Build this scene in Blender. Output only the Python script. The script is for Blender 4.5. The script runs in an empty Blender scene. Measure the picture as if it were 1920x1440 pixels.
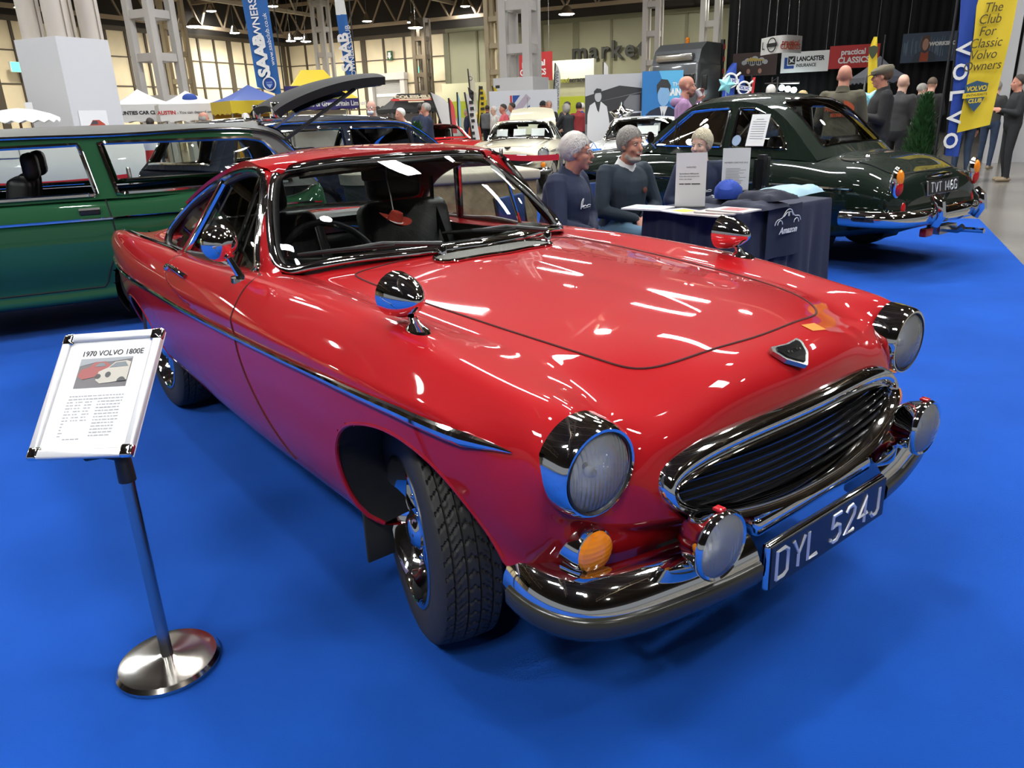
import bpy, math, random
import numpy as np
from mathutils import Vector, Matrix
random.seed(7)
C = bpy.context.scene.collection
PI = math.pi
# ---------------------------------------------------------------- camera solve (world = red car's frame: x forward, y to its left)
CAM = np.array([1.595, -1.6086, 1.3849]); YAW, PIT, ROLL = 2.47896, -0.34339, -0.03553; FPX = 1412.16
def _rot():
    cy, sy, cp, sp = math.cos(YAW), math.sin(YAW), math.cos(PIT), math.sin(PIT)
    f = np.array([cy*cp, sy*cp, sp]); r = np.array([sy, -cy, 0.]); u = np.cross(r, f)
    c, s = math.cos(ROLL), math.sin(ROLL)
    return c*r+s*u, -s*r+c*u, f
RGT, UPV, FWD = _rot()
def ray(px, py): return FWD+RGT*(px-960)/FPX-UPV*(py-720)/FPX
def at(px, py, depth): return CAM+ray(px, py)*depth          # survey helper: where a photographed point stands at a given distance
def hitz(px, py, z):
    d = ray(px, py); return CAM+d*((z-CAM[2])/d[2])
def ground(px, depth):                                       # floor point below the column of pixels, at a distance
    p = at(px, 0.0, depth); q = at(px, 1440.0, depth)
    t = (0-p[2])/(q[2]-p[2]); g = p+(q-p)*t
    # refine: vertical line through the horizon pixel
    yh = 720+(FWD[2]+RGT[2]*(px-960)/FPX)*FPX/UPV[2]
    h = at(px, yh, depth); return np.array([h[0], h[1], 0.0])
def hgt(py, px, depth):                                      # height of a pixel at that distance
    yh = 720+(FWD[2]+RGT[2]*(px-960)/FPX)*FPX/UPV[2]
    return at(px, py, depth)[2]
def face_cam(p): return math.atan2(CAM[1]-p[1], CAM[0]-p[0])
# ---------------------------------------------------------------- materials
MATS = {}
def mat(name, col=(.8, .8, .8), rough=.5, metal=0., coat=0., emit=0., ecol=None, trans=0., bump=0., bscale=200., var=0., vscale=3., sheen=0., ior=1.5, spec=.5, btype='noise'):
    if name in MATS: return MATS[name]
    m = bpy.data.materials.new(name); m.use_nodes = True; nt = m.node_tree; b = nt.nodes['Principled BSDF']
    b.inputs['Base Color'].default_value = (*col, 1); b.inputs['Roughness'].default_value = rough; b.inputs['Metallic'].default_value = metal
    b.inputs['Coat Weight'].default_value = coat; b.inputs['Coat Roughness'].default_value = .03; b.inputs['IOR'].default_value = ior
    b.inputs['Transmission Weight'].default_value = trans; b.inputs['Specular IOR Level'].default_value = spec
    b.inputs['Sheen Weight'].default_value = sheen
    if emit: b.inputs['Emission Color'].default_value = (*(ecol or col), 1); b.inputs['Emission Strength'].default_value = emit
    tc = None
    if bump or var: tc = nt.nodes.new('ShaderNodeTexCoord')
    if bump:
        if btype == 'noise':
            n = nt.nodes.new('ShaderNodeTexNoise'); n.inputs['Scale'].default_value = bscale; n.inputs['Detail'].default_value = 3; out = n.outputs['Fac']
        elif btype == 'voronoi':
            n = nt.nodes.new('ShaderNodeTexVoronoi'); n.inputs['Scale'].default_value = bscale; out = n.outputs['Distance']
        else:
            n = nt.nodes.new('ShaderNodeTexWave'); n.inputs['Scale'].default_value = bscale; n.bands_direction = btype; n.inputs['Distortion'].default_value = .6; out = n.outputs['Fac']
        nt.links.new(tc.outputs['Object'], n.inputs['Vector'])
        bp = nt.nodes.new('ShaderNodeBump'); bp.inputs['Strength'].default_value = bump; bp.inputs['Distance'].default_value = .005
        nt.links.new(out, bp.inputs['Height']); nt.links.new(bp.outputs['Normal'], b.inputs['Normal'])
    if var:
        n = nt.nodes.new('ShaderNodeTexNoise'); n.inputs['Scale'].default_value = vscale; n.inputs['Detail'].default_value = 5
        nt.links.new(tc.outputs['Object'], n.inputs['Vector'])
        r = nt.nodes.new('ShaderNodeValToRGB'); e = r.color_ramp.elements
        e[0].position = .3; e[1].position = .72
        e[0].color = (*[max(0, c*(1-var)) for c in col], 1); e[1].color = (*[min(1, c*(1+var*.6)+var*.01) for c in col], 1)
        nt.links.new(n.outputs['Fac'], r.inputs['Fac']); nt.links.new(r.outputs['Color'], b.inputs['Base Color'])
    MATS[name] = m; return m
def glassmat(name, tint=(.9, .93, .92), ior=1.5, rough=0., wave=0., wscale=60., wdir='Y', boost=0.):
    if name in MATS: return MATS[name]
    m = bpy.data.materials.new(name); m.use_nodes = True; nt = m.node_tree; nt.nodes.clear()
    o = nt.nodes.new('ShaderNodeOutputMaterial'); mx = nt.nodes.new('ShaderNodeMixShader'); t = nt.nodes.new('ShaderNodeBsdfTransparent'); g = nt.nodes.new('ShaderNodeBsdfGlossy'); f = nt.nodes.new('ShaderNodeFresnel')
    t.inputs[0].default_value = (*tint, 1); g.inputs['Roughness'].default_value = rough; f.inputs[0].default_value = ior
    fac = f.outputs[0]
    if boost:
        a = nt.nodes.new('ShaderNodeMath'); a.operation = 'ADD'; a.inputs[1].default_value = boost; nt.links.new(fac, a.inputs[0]); fac = a.outputs[0]
    nt.links.new(fac, mx.inputs[0]); nt.links.new(t.outputs[0], mx.inputs[1]); nt.links.new(g.outputs[0], mx.inputs[2]); nt.links.new(mx.outputs[0], o.inputs[0])
    if wave:
        tc = nt.nodes.new('ShaderNodeTexCoord'); w = nt.nodes.new('ShaderNodeTexWave'); w.inputs['Scale'].default_value = wscale; w.bands_direction = wdir
        nt.links.new(tc.outputs['Object'], w.inputs[0]); bp = nt.nodes.new('ShaderNodeBump'); bp.inputs['Strength'].default_value = wave; bp.inputs['Distance'].default_value = .004
        nt.links.new(w.outputs['Fac'], bp.inputs['Height']); nt.links.new(bp.outputs[0], g.inputs['Normal'])
    MATS[name] = m; return m
M_RED = mat('red_paint', (.43, .008, .012), .5, coat=1., spec=.06)
M_CHROME = mat('chrome', (.82, .82, .80), .045, 1.)
M_STEEL = mat('brushed_steel', (.50, .49, .47), .22, 1.)
M_BLACK = mat('black_plastic', (.012, .012, .013), .45)
M_BLACKM = mat('matt_black', (.006, .006, .007), .8)
M_BLACKG = mat('gloss_black', (.008, .008, .009), .12, coat=.5)
M_RUB = mat('tyre_rubber', (.030, .028, .024), .62, bump=.15, bscale=90)
M_LEATHER = mat('black_leather', (.014, .014, .015), .42, bump=.25, bscale=160)
M_WHITE = mat('white_card', (.80, .80, .79), .55)
M_GLASS = glassmat('window_glass', (.90, .93, .91))
M_GLASSD = glassmat('window_glass_dark', (.62, .68, .66))
M_AMBER = mat('amber_lens', (.85, .24, .01), .12, coat=.6, bump=.12, bscale=30, btype='Z')
M_REDLENS = mat('red_lens', (.45, .008, .01), .12, coat=.6)
def lensmat():
    m = glassmat('ribbed_lens', (.93, .95, .95), 1.5, .02, 1., 30, 'Y', .06); nt = m.node_tree; mx = [n for n in nt.nodes if n.type == 'MIX_SHADER'][0]; t = mx.inputs[1].links[0].from_node
    d = nt.nodes.new('ShaderNodeBsdfTranslucent'); d.inputs[0].default_value = (.85, .88, .86, 1); d2 = nt.nodes.new('ShaderNodeBsdfDiffuse'); d2.inputs[0].default_value = (.80, .82, .80, 1); bp = [n for n in nt.nodes if n.type == 'BUMP'][0]; nt.links.new(bp.outputs[0], d2.inputs['Normal'])
    a = nt.nodes.new('ShaderNodeMixShader'); a.inputs[0].default_value = .22; nt.links.new(t.outputs[0], a.inputs[1]); nt.links.new(d2.outputs[0], a.inputs[2]); nt.links.new(a.outputs[0], mx.inputs[1]); nt.nodes.remove(d); return m
M_LENS = lensmat()
M_REFL = mat('lamp_reflector', (.85, .85, .80), .3, .25, bump=.6, bscale=40, btype='voronoi')
# ---------------------------------------------------------------- mesh building
class MB:
    def __init__(s): s.v = []; s.f = []; s.m = []; s.cm = 0; s.mats = []
    def use(s, m):
        if m not in s.mats: s.mats.append(m)
        s.cm = s.mats.index(m); return s
    def add(s, vs, fs, M=None):
        b = len(s.v)
        for p in vs:
            p = Vector(p); s.v.append(tuple(M @ p) if M is not None else tuple(p))
        for f in fs: s.f.append(tuple(b+i for i in f)); s.m.append(s.cm)
        return s
    def box(s, c, d, M=None, bev=0.):
        x, y, z = d[0]/2, d[1]/2, d[2]/2
        if bev <= 0:
            vs = [(c[0]+i*x, c[1]+j*y, c[2]+k*z) for i in (-1, 1) for j in (-1, 1) for k in (-1, 1)]
            return s.add(vs, [(0, 1, 3, 2), (4, 6, 7, 5), (0, 4, 5, 1), (2, 3, 7, 6), (0, 2, 6, 4), (1, 5, 7, 3)], M)
        b = min(bev, x*.95, y*.95, z*.95)
        rings = []
        def rr(hx, hy, zz, n=4, r=b):
            o = []
            for cx, cy, a0 in ((hx-r, hy-r, 0), (-hx+r, hy-r, 90), (-hx+r, -hy+r, 180), (hx-r, -hy+r, 270)):
                for i in range(n+1):
                    a = math.radians(a0+90*i/n); o.append((c[0]+cx+r*math.cos(a), c[1]+cy+r*math.sin(a), c[2]+zz))
            return o
        for i in range(4):
            a = PI/2*i/3; k = b*(1-math.sin(a)); rings.append(rr(x-k, y-k, -z+b*(1-math.cos(a)), r=max(b-k, 1e-4)))
        for i in range(3, -1, -1):
            a = PI/2*i/3; k = b*(1-math.sin(a)); rings.append(rr(x-k, y-k, z-b*(1-math.cos(a)), r=max(b-k, 1e-4)))
        return s.loft(rings, True, True, True, M)
    def loft(s, rings, close=True, cap0=True, cap1=True, M=None):
        n = len(rings[0]); vs = [p for r in rings for p in r]; fs = []
        for i in range(len(rings)-1):
            for j in range(n if close else n-1):
                a = i*n+j; b2 = i*n+(j+1) % n; fs.append((a, b2, b2+n, a+n))
        if cap0: fs.append(tuple(range(n-1, -1, -1)))
        if cap1: fs.append(tuple((len(rings)-1)*n+j for j in range(n)))
        return s.add(vs, fs, M)
    def tube(s, path, r, n=8, closed=False, cap=True, flat=1., M=None, upv=None):
        P = [Vector(p) for p in path]; m = len(P); R = r if hasattr(r, '__len__') else [r]*m; rings = []; prev = None
        for i, p in enumerate(P):
            a = P[(i-1) % m] if (closed or i > 0) else P[i]; b = P[(i+1) % m] if (closed or i < m-1) else P[i]
            t = (b-a); t = t.normalized() if t.length > 1e-9 else Vector((0, 0, 1))
            if upv is not None: u = Vector(upv)
            elif prev is None: u = Vector((0, 0, 1)) if abs(t.z) < .9 else Vector((1, 0, 0))
            else: u = prev
            u = (u-t*u.dot(t)); u = u.normalized() if u.length > 1e-6 else t.orthogonal().normalized()
            prev = u; w = t.cross(u)
            rings.append([tuple(p+(u*math.cos(k*2*PI/n)*flat+w*math.sin(k*2*PI/n))*R[i]) for k in range(n)])
        if closed: rings.append(rings[0]); cap = False
        return s.loft(rings, True, cap, cap, M)
    def lathe(s, prof, n=32, M=None, cap=False):          # profile (radius, axial) about +x after M ; axis = x
        rings = [[(a, r*math.cos(k*2*PI/n), r*math.sin(k*2*PI/n)) for k in range(n)] for r, a in prof]
        return s.loft(rings, True, cap, cap, M)
    def latz(s, prof, n=32, M=None, cap=True):           # profile (radius, z) about z
        rings = [[(r*math.cos(k*2*PI/n), r*math.sin(k*2*PI/n), z) for k in range(n)] for r, z in prof]
        return s.loft(rings, True, cap, cap, M)
    def ball(s, c, r, n=16, m=10, M=None):
        rx, ry, rz = r if hasattr(r, '__len__') else (r, r, r); rings = []
        for i in range(1, m):
            a = PI*i/m; rings.append([(c[0]+rx*math.sin(a)*math.cos(k*2*PI/n), c[1]+ry*math.sin(a)*math.sin(k*2*PI/n), c[2]-rz*math.cos(a)) for k in range(n)])
        return s.loft(rings, True, True, True, M)
    def poly(s, pts, th, M=None, n=None):                  # flat polygon given in xy, extruded along +z by th
        k = len(pts); vs = [(p[0], p[1], 0) for p in pts]+[(p[0], p[1], th) for p in pts]
        return s.add(vs, [tuple(range(k-1, -1, -1)), tuple(range(k, 2*k))]+[(i, (i+1) % k, k+(i+1) % k, k+i) for i in range(k)], M)
    def quad(s, a, b, c, d): return s.add([a, b, c, d], [(0, 1, 2, 3)])
    def grid(s, G, M=None, flip=False):
        n, m = len(G), len(G[0]); vs = [p for r in G for p in r]
        fs = [(i*m+j, i*m+j+1, (i+1)*m+j+1, (i+1)*m+j) for i in range(n-1) for j in range(m-1)]
        if flip: fs = [f[::-1] for f in fs]
        return s.add(vs, fs, M)
    def slab(s, G, th, M=None):                           # a sheet with thickness along its normals
        A = np.array(G, float); du = np.gradient(A, axis=0); dv = np.gradient(A, axis=1); N = np.cross(du, dv); N /= (np.linalg.norm(N, axis=2, keepdims=True)+1e-12)
        B = A-N*th; n, m = A.shape[:2]
        s.grid(A.tolist(), M); s.grid(B.tolist(), M, True)
        rim = [(i, 0) for i in range(n)]+[(n-1, j) for j in range(1, m)]+[(i, m-1) for i in range(n-2, -1, -1)]+[(0, j) for j in range(m-2, 0, -1)]
        a = [tuple(A[i, j]) for i, j in rim]; b = [tuple(B[i, j]) for i, j in rim]; k = len(a)
        return s.add(a+b, [(i, k+i, k+(i+1) % k, (i+1) % k) for i in range(k)], M)
    def text(s, txt, size, M=None, th=.001, shear=0., bold=0., align='CENTER', sx=1.):
        cu = bpy.data.curves.new('t', 'FONT'); cu.body = txt; cu.size = size; cu.extrude = th/2; cu.align_x = align; cu.align_y = 'CENTER'; cu.shear = shear; cu.offset = bold; cu.resolution_u = 3
        o = bpy.data.objects.new('t', cu); C.objects.link(o)
        me = bpy.data.meshes.new_from_object(o.evaluated_get(bpy.context.evaluated_depsgraph_get()))
        vs = [(v.co.x*sx, v.co.y, v.co.z) for v in me.vertices]; fs = [tuple(p.vertices) for p in me.polygons]
        bpy.data.objects.remove(o); bpy.data.curves.remove(cu); bpy.data.meshes.remove(me)
        return s.add(vs, fs, M)
    def build(s, name, m=None, parent=None, smooth=35., label=None):
        me = bpy.data.meshes.new(name); me.from_pydata(s.v, [], s.f)
        ms = s.mats if s.mats else [m]
        for x in ms: me.materials.append(x)
        if s.mats: me.polygons.foreach_set('material_index', s.m)
        if smooth:
            me.polygons.foreach_set('use_smooth', [True]*len(s.f)); me.update()
            if smooth < 180: me.set_sharp_from_angle(angle=math.radians(smooth))
        me.update(); me.validate()
        o = bpy.data.objects.new(name, me); C.objects.link(o)
        if parent is not None: o.parent = parent
        if label: o['label'] = label
        return o
def tag(o, label, cat, group=None, kind=None):
    o['label'] = label; o['category'] = cat
    if group: o['group'] = group
    if kind: o['kind'] = kind
    return o
def thing(name, label, cat, loc=(0, 0, 0), rz=0., group=None, rot=None):
    o = bpy.data.objects.new(name, None); C.objects.link(o); o.location = loc; o.rotation_euler = rot or (0, 0, rz); o.empty_display_size = .1
    return tag(o, label, cat, group)
def struct(o): o['kind'] = 'structure'; return o
def copy_tree(o, parent=None):
    c = o.copy(); C.objects.link(c); c.parent = parent
    for ch in list(o.children): copy_tree(ch, c)
    return c
def T(x, y, z): return Matrix.Translation((x, y, z))
def RX(a): return Matrix.Rotation(a, 4, 'X')
def RY(a): return Matrix.Rotation(a, 4, 'Y')
def RZ(a): return Matrix.Rotation(a, 4, 'Z')
def SC(x, y, z): return Matrix.Diagonal((x, y, z, 1))
# plane frame: text/flat things facing direction n (horizontal), text x to the viewer's right
def facing(p, ang, tilt=0.): return T(*p) @ RZ(ang+PI/2) @ RX(PI/2-tilt)
def spline(xs, ys, xq):
    xs = np.asarray(xs, float); ys = np.asarray(ys, float); n = len(xs); h = np.diff(xs)
    A = np.zeros((n, n)); B = np.zeros((n,)+ys.shape[1:]); A[0, 0] = A[-1, -1] = 1
    for i in range(1, n-1):
        A[i, i-1] = h[i-1]; A[i, i] = 2*(h[i-1]+h[i]); A[i, i+1] = h[i]; B[i] = 3*((ys[i+1]-ys[i])/h[i]-(ys[i]-ys[i-1])/h[i-1])
    c = np.linalg.solve(A, B); xq = np.asarray(xq, float); k = np.clip(np.searchsorted(xs, xq)-1, 0, n-2); d = xq-xs[k]
    if ys.ndim > 1: d = d[:, None]; hh = h[k][:, None]
    else: hh = h[k]
    b = (ys[k+1]-ys[k])/hh-hh*(2*c[k]+c[k+1])/3; dd = (c[k+1]-c[k])/(3*hh)
    return ys[k]+b*d+c[k]*d*d+dd*d**3
def curve(pts, n=40, closed=False):
    P = np.array(pts, float)
    if closed: P = np.vstack([P[-2:], P, P[:3]])
    t = np.concatenate([[0], np.cumsum(np.linalg.norm(np.diff(P, axis=0), axis=1)**.7)])
    if closed: q = np.linspace(t[2], t[-3], n+1)[:-1]
    else: q = np.linspace(0, t[-1], n)
    return spline(t, P, q)
def resample(P, n, closed=False):
    P = np.asarray(P, float)
    if closed: P = np.vstack([P, P[:1]])
    t = np.concatenate([[0], np.cumsum(np.linalg.norm(np.diff(P, axis=0), axis=1))]); q = np.linspace(0, t[-1], n+1 if closed else n)
    o = np.stack([np.interp(q, t, P[:, i]) for i in range(P.shape[1])], 1); return o[:-1] if closed else o

# number plate characters as flat strokes (unit box, height 1)
PLATE = {'D': [[(0, 0), (0, 1), (.32, 1), (.5, .86), (.5, .14), (.32, 0), (0, 0)]], 'Y': [[(0, 1), (.27, .46), (.54, 1)], [(.27, .46), (.27, 0)]], 'L': [[(0, 1), (0, 0), (.45, 0)]], '5': [[(.46, 1), (.06, 1), (.03, .56), (.26, .62), (.46, .5), (.48, .2), (.32, 0), (.1, 0), (0, .12)]],
 '2': [[(.02, .82), (.12, .97), (.34, 1), (.48, .84), (.46, .62), (0, 0), (.5, 0)]], '4': [[(.36, 0), (.36, 1), (0, .3), (.5, .3)]], 'J': [[(.42, 1), (.42, .18), (.30, 0), (.12, 0), (0, .16)]], 'T': [[(0, 1), (.52, 1)], [(.26, 1), (.26, 0)]], 'V': [[(0, 1), (.27, 0), (.54, 1)]], '1': [[(.1, .85), (.18, 1), (.18, 0)]],
 '6': [[(.44, .9), (.3, 1), (.12, .95), (0, .6), (0, .2), (.14, 0), (.34, 0), (.48, .16), (.48, .38), (.34, .54), (.1, .5), (0, .36)]], 'G': [[(.5, .84), (.36, 1), (.14, 1), (0, .84), (0, .16), (.14, 0), (.38, 0), (.5, .14), (.5, .45), (.28, .45)]]}
def plate_text(name, txt, M, h, w, mt, parent, r=.0072):
    adv = {' ': .42, '1': .45}; tot = sum(adv.get(c, .74) for c in txt)-.22; k = w/tot; x = -w/2
    for c in txt:
        if c != ' ':
            m = MB()
            for st in PLATE[c]: m.tube([tuple(M @ Vector((x+a*k, (b-.5)*h, 0))) for a, b in st], r, 6, flat=1., cap=True, M=None)
            m.build(name, mt, parent, 40)
        x += adv.get(c, .74)*k
# ================================================================ camera, world
cam = bpy.data.cameras.new('camera'); camo = bpy.data.objects.new('camera', cam); C.objects.link(camo)
cam.sensor_fit = 'HORIZONTAL'; cam.sensor_width = 36; cam.lens = 36*FPX/1920; cam.clip_end = 400; cam.clip_start = .05
mw = Matrix.Identity(4)
for i in range(3): mw[i][0] = RGT[i]; mw[i][1] = UPV[i]; mw[i][2] = -FWD[i]; mw[i][3] = CAM[i]
camo.matrix_world = mw; bpy.context.scene.camera = camo
sc = bpy.context.scene; sc.view_settings.view_transform = 'Standard'; sc.view_settings.look = 'None'; sc.view_settings.gamma = 1; sc.view_settings.exposure = 0.0
sc.cycles.max_bounces = 7; sc.cycles.transparent_max_bounces = 16; sc.cycles.sample_clamp_indirect = 6; sc.cycles.caustics_reflective = False; sc.cycles.caustics_refractive = False
w = bpy.data.worlds.new('world'); sc.world = w; w.use_nodes = True
w.node_tree.nodes['Background'].inputs[0].default_value = (.86, .92, 1, 1); w.node_tree.nodes['Background'].inputs[1].default_value = .27
# ================================================================ hall lamps
HB = 10.5
M_LAMP = mat('lamp_glow', (1, 1, 1), .5, emit=240., ecol=(1., .97, .92))
M_PANEL = mat('panel_glow', (1, 1, 1), .5, emit=85., ecol=(.95, .98, 1.))
def make_lamp():
    t = thing('ceiling_light', 'round high bay lamp hanging under the hall roof', 'ceiling light', (0, 0, 0))
    a = MB().latz([(.05, .55), (.12, .5), (.20, .30), (.36, .02), (.38, 0), (.35, .0), (.18, .28)], 20, cap=False); a.tube([(0, 0, .5), (0, 0, 2.96)], .015, 6); a.build('housing', M_STEEL, t)
    MB().latz([(.34, .02), (.28, -.02), (.12, -.04), (.01, -.045)], 20).build('diffuser', M_LAMP, t)
    return t
lamp0 = make_lamp(); first = True
LAMPS = [(-19, -9), (-19, 0), (-19, 9), (-19, 18), (-19, 27), (-9.5, -7), (-9.5, 1.5), (-9.5, 10), (-9.5, 19), (-1, -9), (-1.8, -1.6), (-1, 8), (-1, 16), (7, -8), (7, .5), (7, 9), (15, -4), (15, 6), (-29, 3), (-29, 14), (-29, 26), (-39, 10), (-39, 24), (-20, 38), (-30, 38)]
for i, (x, y) in enumerate(LAMPS):
    o = lamp0 if first else copy_tree(lamp0); first = False
    o.location = (x, y, HB); o['group'] = 'high bay lamps under the hall roof'
def make_panel():
    t = thing('ceiling_panel_light', 'long rectangular light panel hanging under the hall roof', 'ceiling light', (0, 0, 0))
    MB().box((0, 0, .06), (2.4, .7, .12)).tube([(-.9, 0, .1), (-.9, 0, 5.24)], .01, 4).tube([(.9, 0, .1), (.9, 0, 5.24)], .01, 4).build('housing', M_STEEL, t); MB().box((0, 0, -.005), (2.3, .6, .01)).build('diffuser', M_PANEL, t)
    return t
p0 = make_panel()
for i, (x, y, a) in enumerate([(-6, 4, .4), (-4.5, 8.9, .4), (-12, 6, .4), (-10, 14, .4), (3, 4, .4), (-14, -2, .4), (-2.5, -6.5, .4), (4, -6, .4), (-25.5, 8, .4), (-21.5, 20, .4), (-34, 18, .4), (2.5, 13, .4)]):
    o = p0 if i == 0 else copy_tree(p0)
    o.location = (x, y, 8.2); o.rotation_euler = (0, 0, a); o['group'] = 'light panels under the hall roof'
# ================================================================ floor and carpet
def floor_mat():
    m = mat('polished_concrete', (.20, .185, .165), .22, var=.35, vscale=.6, bump=.02, bscale=3); return m
f = MB(); f.box((-20, 20, -.061), (160, 160, .1)); struct(f.build('floor', floor_mat(), None, 0))
M_CARPET = mat('blue_carpet', (.006, .075, .41), .95, var=.16, vscale=1.7, bump=.5, bscale=420, sheen=.04, spec=.1)
H1 = np.array([math.cos(math.radians(117.5)), math.sin(math.radians(117.5)), 0]); H2 = np.array([math.cos(math.radians(207.5)), math.sin(math.radians(207.5)), 0])
ck = hitz(1836, 410, 0)
cp = [ck, ck-H1*26, ck-H1*26+H2*13, ck+H2*13]
c = MB(); c.poly([(p[0], p[1]) for p in cp][::-1], .012, T(0, 0, -.012))
tag(c.build('carpet', M_CARPET, None, 0), 'bright blue exhibition carpet under the red car and its neighbours', 'carpet')
# ================================================================ the red coupe
car = thing('coupe', 'glossy red two-door coupe with a wide black oval grille in the middle of the stand', 'car', (0, 0, 0))
XS = [-3.5, -3.0, -2.45, -1.9, -1.4, -.85, -.3, .1, .40]
def line(ys, zs, nose): return [(x, y, z) for x, y, z in zip(XS, ys, zs)]+nose
OX = lambda z, y: .722-(z-.605)*.31-.16*(abs(y)/.49)**2*.25
def oval(deg, a=.492, b=.103):
    t = math.radians(deg); s, c_ = math.sin(t), math.cos(t); k = 2/2.5
    y = a*abs(s)**k; z = .607+b*math.copysign(abs(c_)**k, c_)+.018*(y/a)**2; return (OX(z, y)-.012, y, z)
LN = [
 line([0]*9, [.76, .865, .905, .92, .93, .938, .925, .902, .868], [(.52, 0, .846), (.615, 0, .822), (.668, 0, .775), oval(0)]),
 line([.17, .20, .21, .22, .22, .22, .22, .22, .21], [.758, .863, .903, .918, .928, .935, .922, .90, .866], [(.515, .205, .843), (.61, .20, .818), (.662, .20, .77), oval(9)]),
 line([.35, .42, .45, .48, .50, .50, .49, .475, .43], [.75, .85, .885, .895, .90, .908, .892, .870, .842], [(.5, .40, .815), (.585, .385, .785), (.645, .37, .745), oval(24)]),
 line([.47, .56, .60, .62, .62, .595, .575, .56, .535], [.75, .835, .862, .868, .873, .893, .882, .862, .828], [(.53, .545, .788), (.585, .53, .75), (.638, .49, .71), oval(48)]),
 line([.60, .68, .715, .72, .715, .69, .67, .66, .655], [.80, .86, .88, .885, .89, .907, .903, .880, .842], [(.565, .650, .808), (.535, .645, .71), (.612, .575, .655), oval(80)]),
 line([.64, .735, .78, .785, .78, .765, .75, .74, .725], [.775, .845, .865, .865, .87, .88, .877, .856, .815], [(.56, .738, .762), (.580, .715, .66), (.618, .575, .585), oval(112)]),
 line([.65, .755, .815, .825, .825, .82, .812, .80, .772], [.72, .79, .80, .80, .80, .81, .816, .80, .765], [(.55, .758, .69), (.580, .70, .59), (.634, .52, .535), oval(140)]),
 line([.645, .75, .825, .84, .845, .845, .84, .825, .79], [.68, .715, .715, .715, .715, .725, .745, .745, .715], [(.53, .760, .615), (.582, .68, .54), (.64, .44, .505), oval(180)]),
 line([.63, .74, .81, .835, .84, .84, .835, .82, .785], [.58, .58, .58, .57, .56, .56, .57, .59, .60], [(.50, .755, .54), (.568, .67, .488), (.63, .42, .465), (.672, 0, .462)]),
 line([.60, .70, .775, .80, .81, .81, .805, .795, .76], [.47, .43, .42, .41, .40, .39, .39, .42, .48], [(.485, .735, .46), (.56, .65, .44), (.615, .40, .43), (.65, 0, .43)]),
 line([.57, .65, .71, .73, .74, .735, .73, .735, .73], [.42, .36, .32, .30, .29, .275, .275, .32, .42], [(.46, .71, .425), (.54, .63, .418), (.595, .38, .415), (.62, 0, .415)]),
 line([.4, .5, .55, .58, .6, .6, .6, .58, .55], [.40, .33, .28, .25, .24, .235, .235, .28, .40], [(.40, .5, .42), (.45, .45, .42), (.5, .3, .415), (.52, 0, .415)]),
]
UK = np.concatenate([(np.array(XS)+3.5)/3.9, [1.045, 1.10, 1.15, 1.2]])
NU1, NV1 = 330, 11
us = np.concatenate([np.linspace(0, 1, 300), np.linspace(1, 1.2, 90)[1:]])
rows = np.stack([spline(UK, np.array(l), us) for l in LN], 0)      # v-lines x u x 3
vk = np.arange(len(LN), dtype=float); vs_ = np.linspace(0, len(LN)-1, NV1*11+1)
G = spline(vk, rows.reshape(len(LN), -1), vs_).reshape(len(vs_), len(us), 3)
G[0, :, 1] = 0; G[:, :, 1] = np.maximum(G[:, :, 1], 0)
# bulge of the door and front wing that ends in a curved crease above the trim
def crease(P):
    x, z = P[..., 0], P[..., 2]
    xc = np.interp(z, [.70, .735, .76, .80, .84, .88, .92], [-1.0, -1.15, -1.45, -1.66, -1.72, -1.70, -1.66])
    s = np.clip((x-xc+.03)/.06, 0, 1); s = s*s*(3-2*s)
    f = np.clip((z-.735)/.05, 0, 1)*np.clip((.93-z)/.04, 0, 1)*np.clip((.45-x)/1.0, 0, 1)*np.clip((P[..., 1]-.66)/.06, 0, 1)
    return .014*s*f
G[:, :, 1] += crease(G)
du = np.gradient(G, axis=1); dv = np.gradient(G, axis=0); NRM = np.cross(du, dv); NRM /= (np.linalg.norm(NRM, axis=2, keepdims=True)+1e-12)
if NRM[3, 150, 2] < 0: NRM = -NRM
NRM[0, :, 1] = 0
NRM[0] /= (np.linalg.norm(NRM[0], axis=1, keepdims=True)+1e-12)
ARCH_F = np.array([(-.165, .275), (-.19, .33), (-.212, .42), (-.205, .53), (-.135, .62), (-.037, .662), (.076, .682), (.19, .672), (.29, .635), (.37, .57), (.425, .49), (.455, .42), (.46, .36), (.46, .10), (-.165, .10)])
ARCH_R = np.array([(-2.10, .20), (-2.09, .34), (-2.12, .44), (-2.20, .53), (-2.32, .585), (-2.46, .60), (-2.60, .58), (-2.72, .52), (-2.79, .43), (-2.81, .34), (-2.80, .20), (-2.45, .1)])
def inpoly(x, z, P):
    r = np.zeros(np.shape(x), bool); n = len(P)
    for i in range(n):
        x1, z1 = P[i]; x2, z2 = P[(i+1) % n]
        c_ = ((z1 > z) != (z2 > z)) & (x < (x2-x1)*(z-z1)/(z2-z1+1e-12)+x1); r ^= c_
    return r
def snap(x, z, P, tol):
    n = len(P); best = np.full(np.shape(x), 9.); bx = x.copy(); bz = z.copy()
    for i in range(n):
        a = P[i]; b = P[(i+1) % n]; d = b-a; L = d@d
        t = np.clip(((x-a[0])*d[0]+(z-a[1])*d[1])/L, 0, 1); qx = a[0]+t*d[0]; qz = a[1]+t*d[1]; dd = np.hypot(qx-x, qz-z)
        k = dd < best; best = np.where(k, dd, best); bx = np.where(k, qx, bx); bz = np.where(k, qz, bz)
    k = best < tol; return np.where(k, bx, x), np.where(k, bz, z), best
AFs = resample(curve(ARCH_F[:13], 60), 60); AFs = np.vstack([AFs, ARCH_F[13:]]); ARs = np.vstack([resample(curve(ARCH_R[:11], 60), 60), ARCH_R[11:]])
nv, nu = G.shape[:2]
side = np.zeros((nv, nu), bool); side[NV1*5:, :] = True
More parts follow.
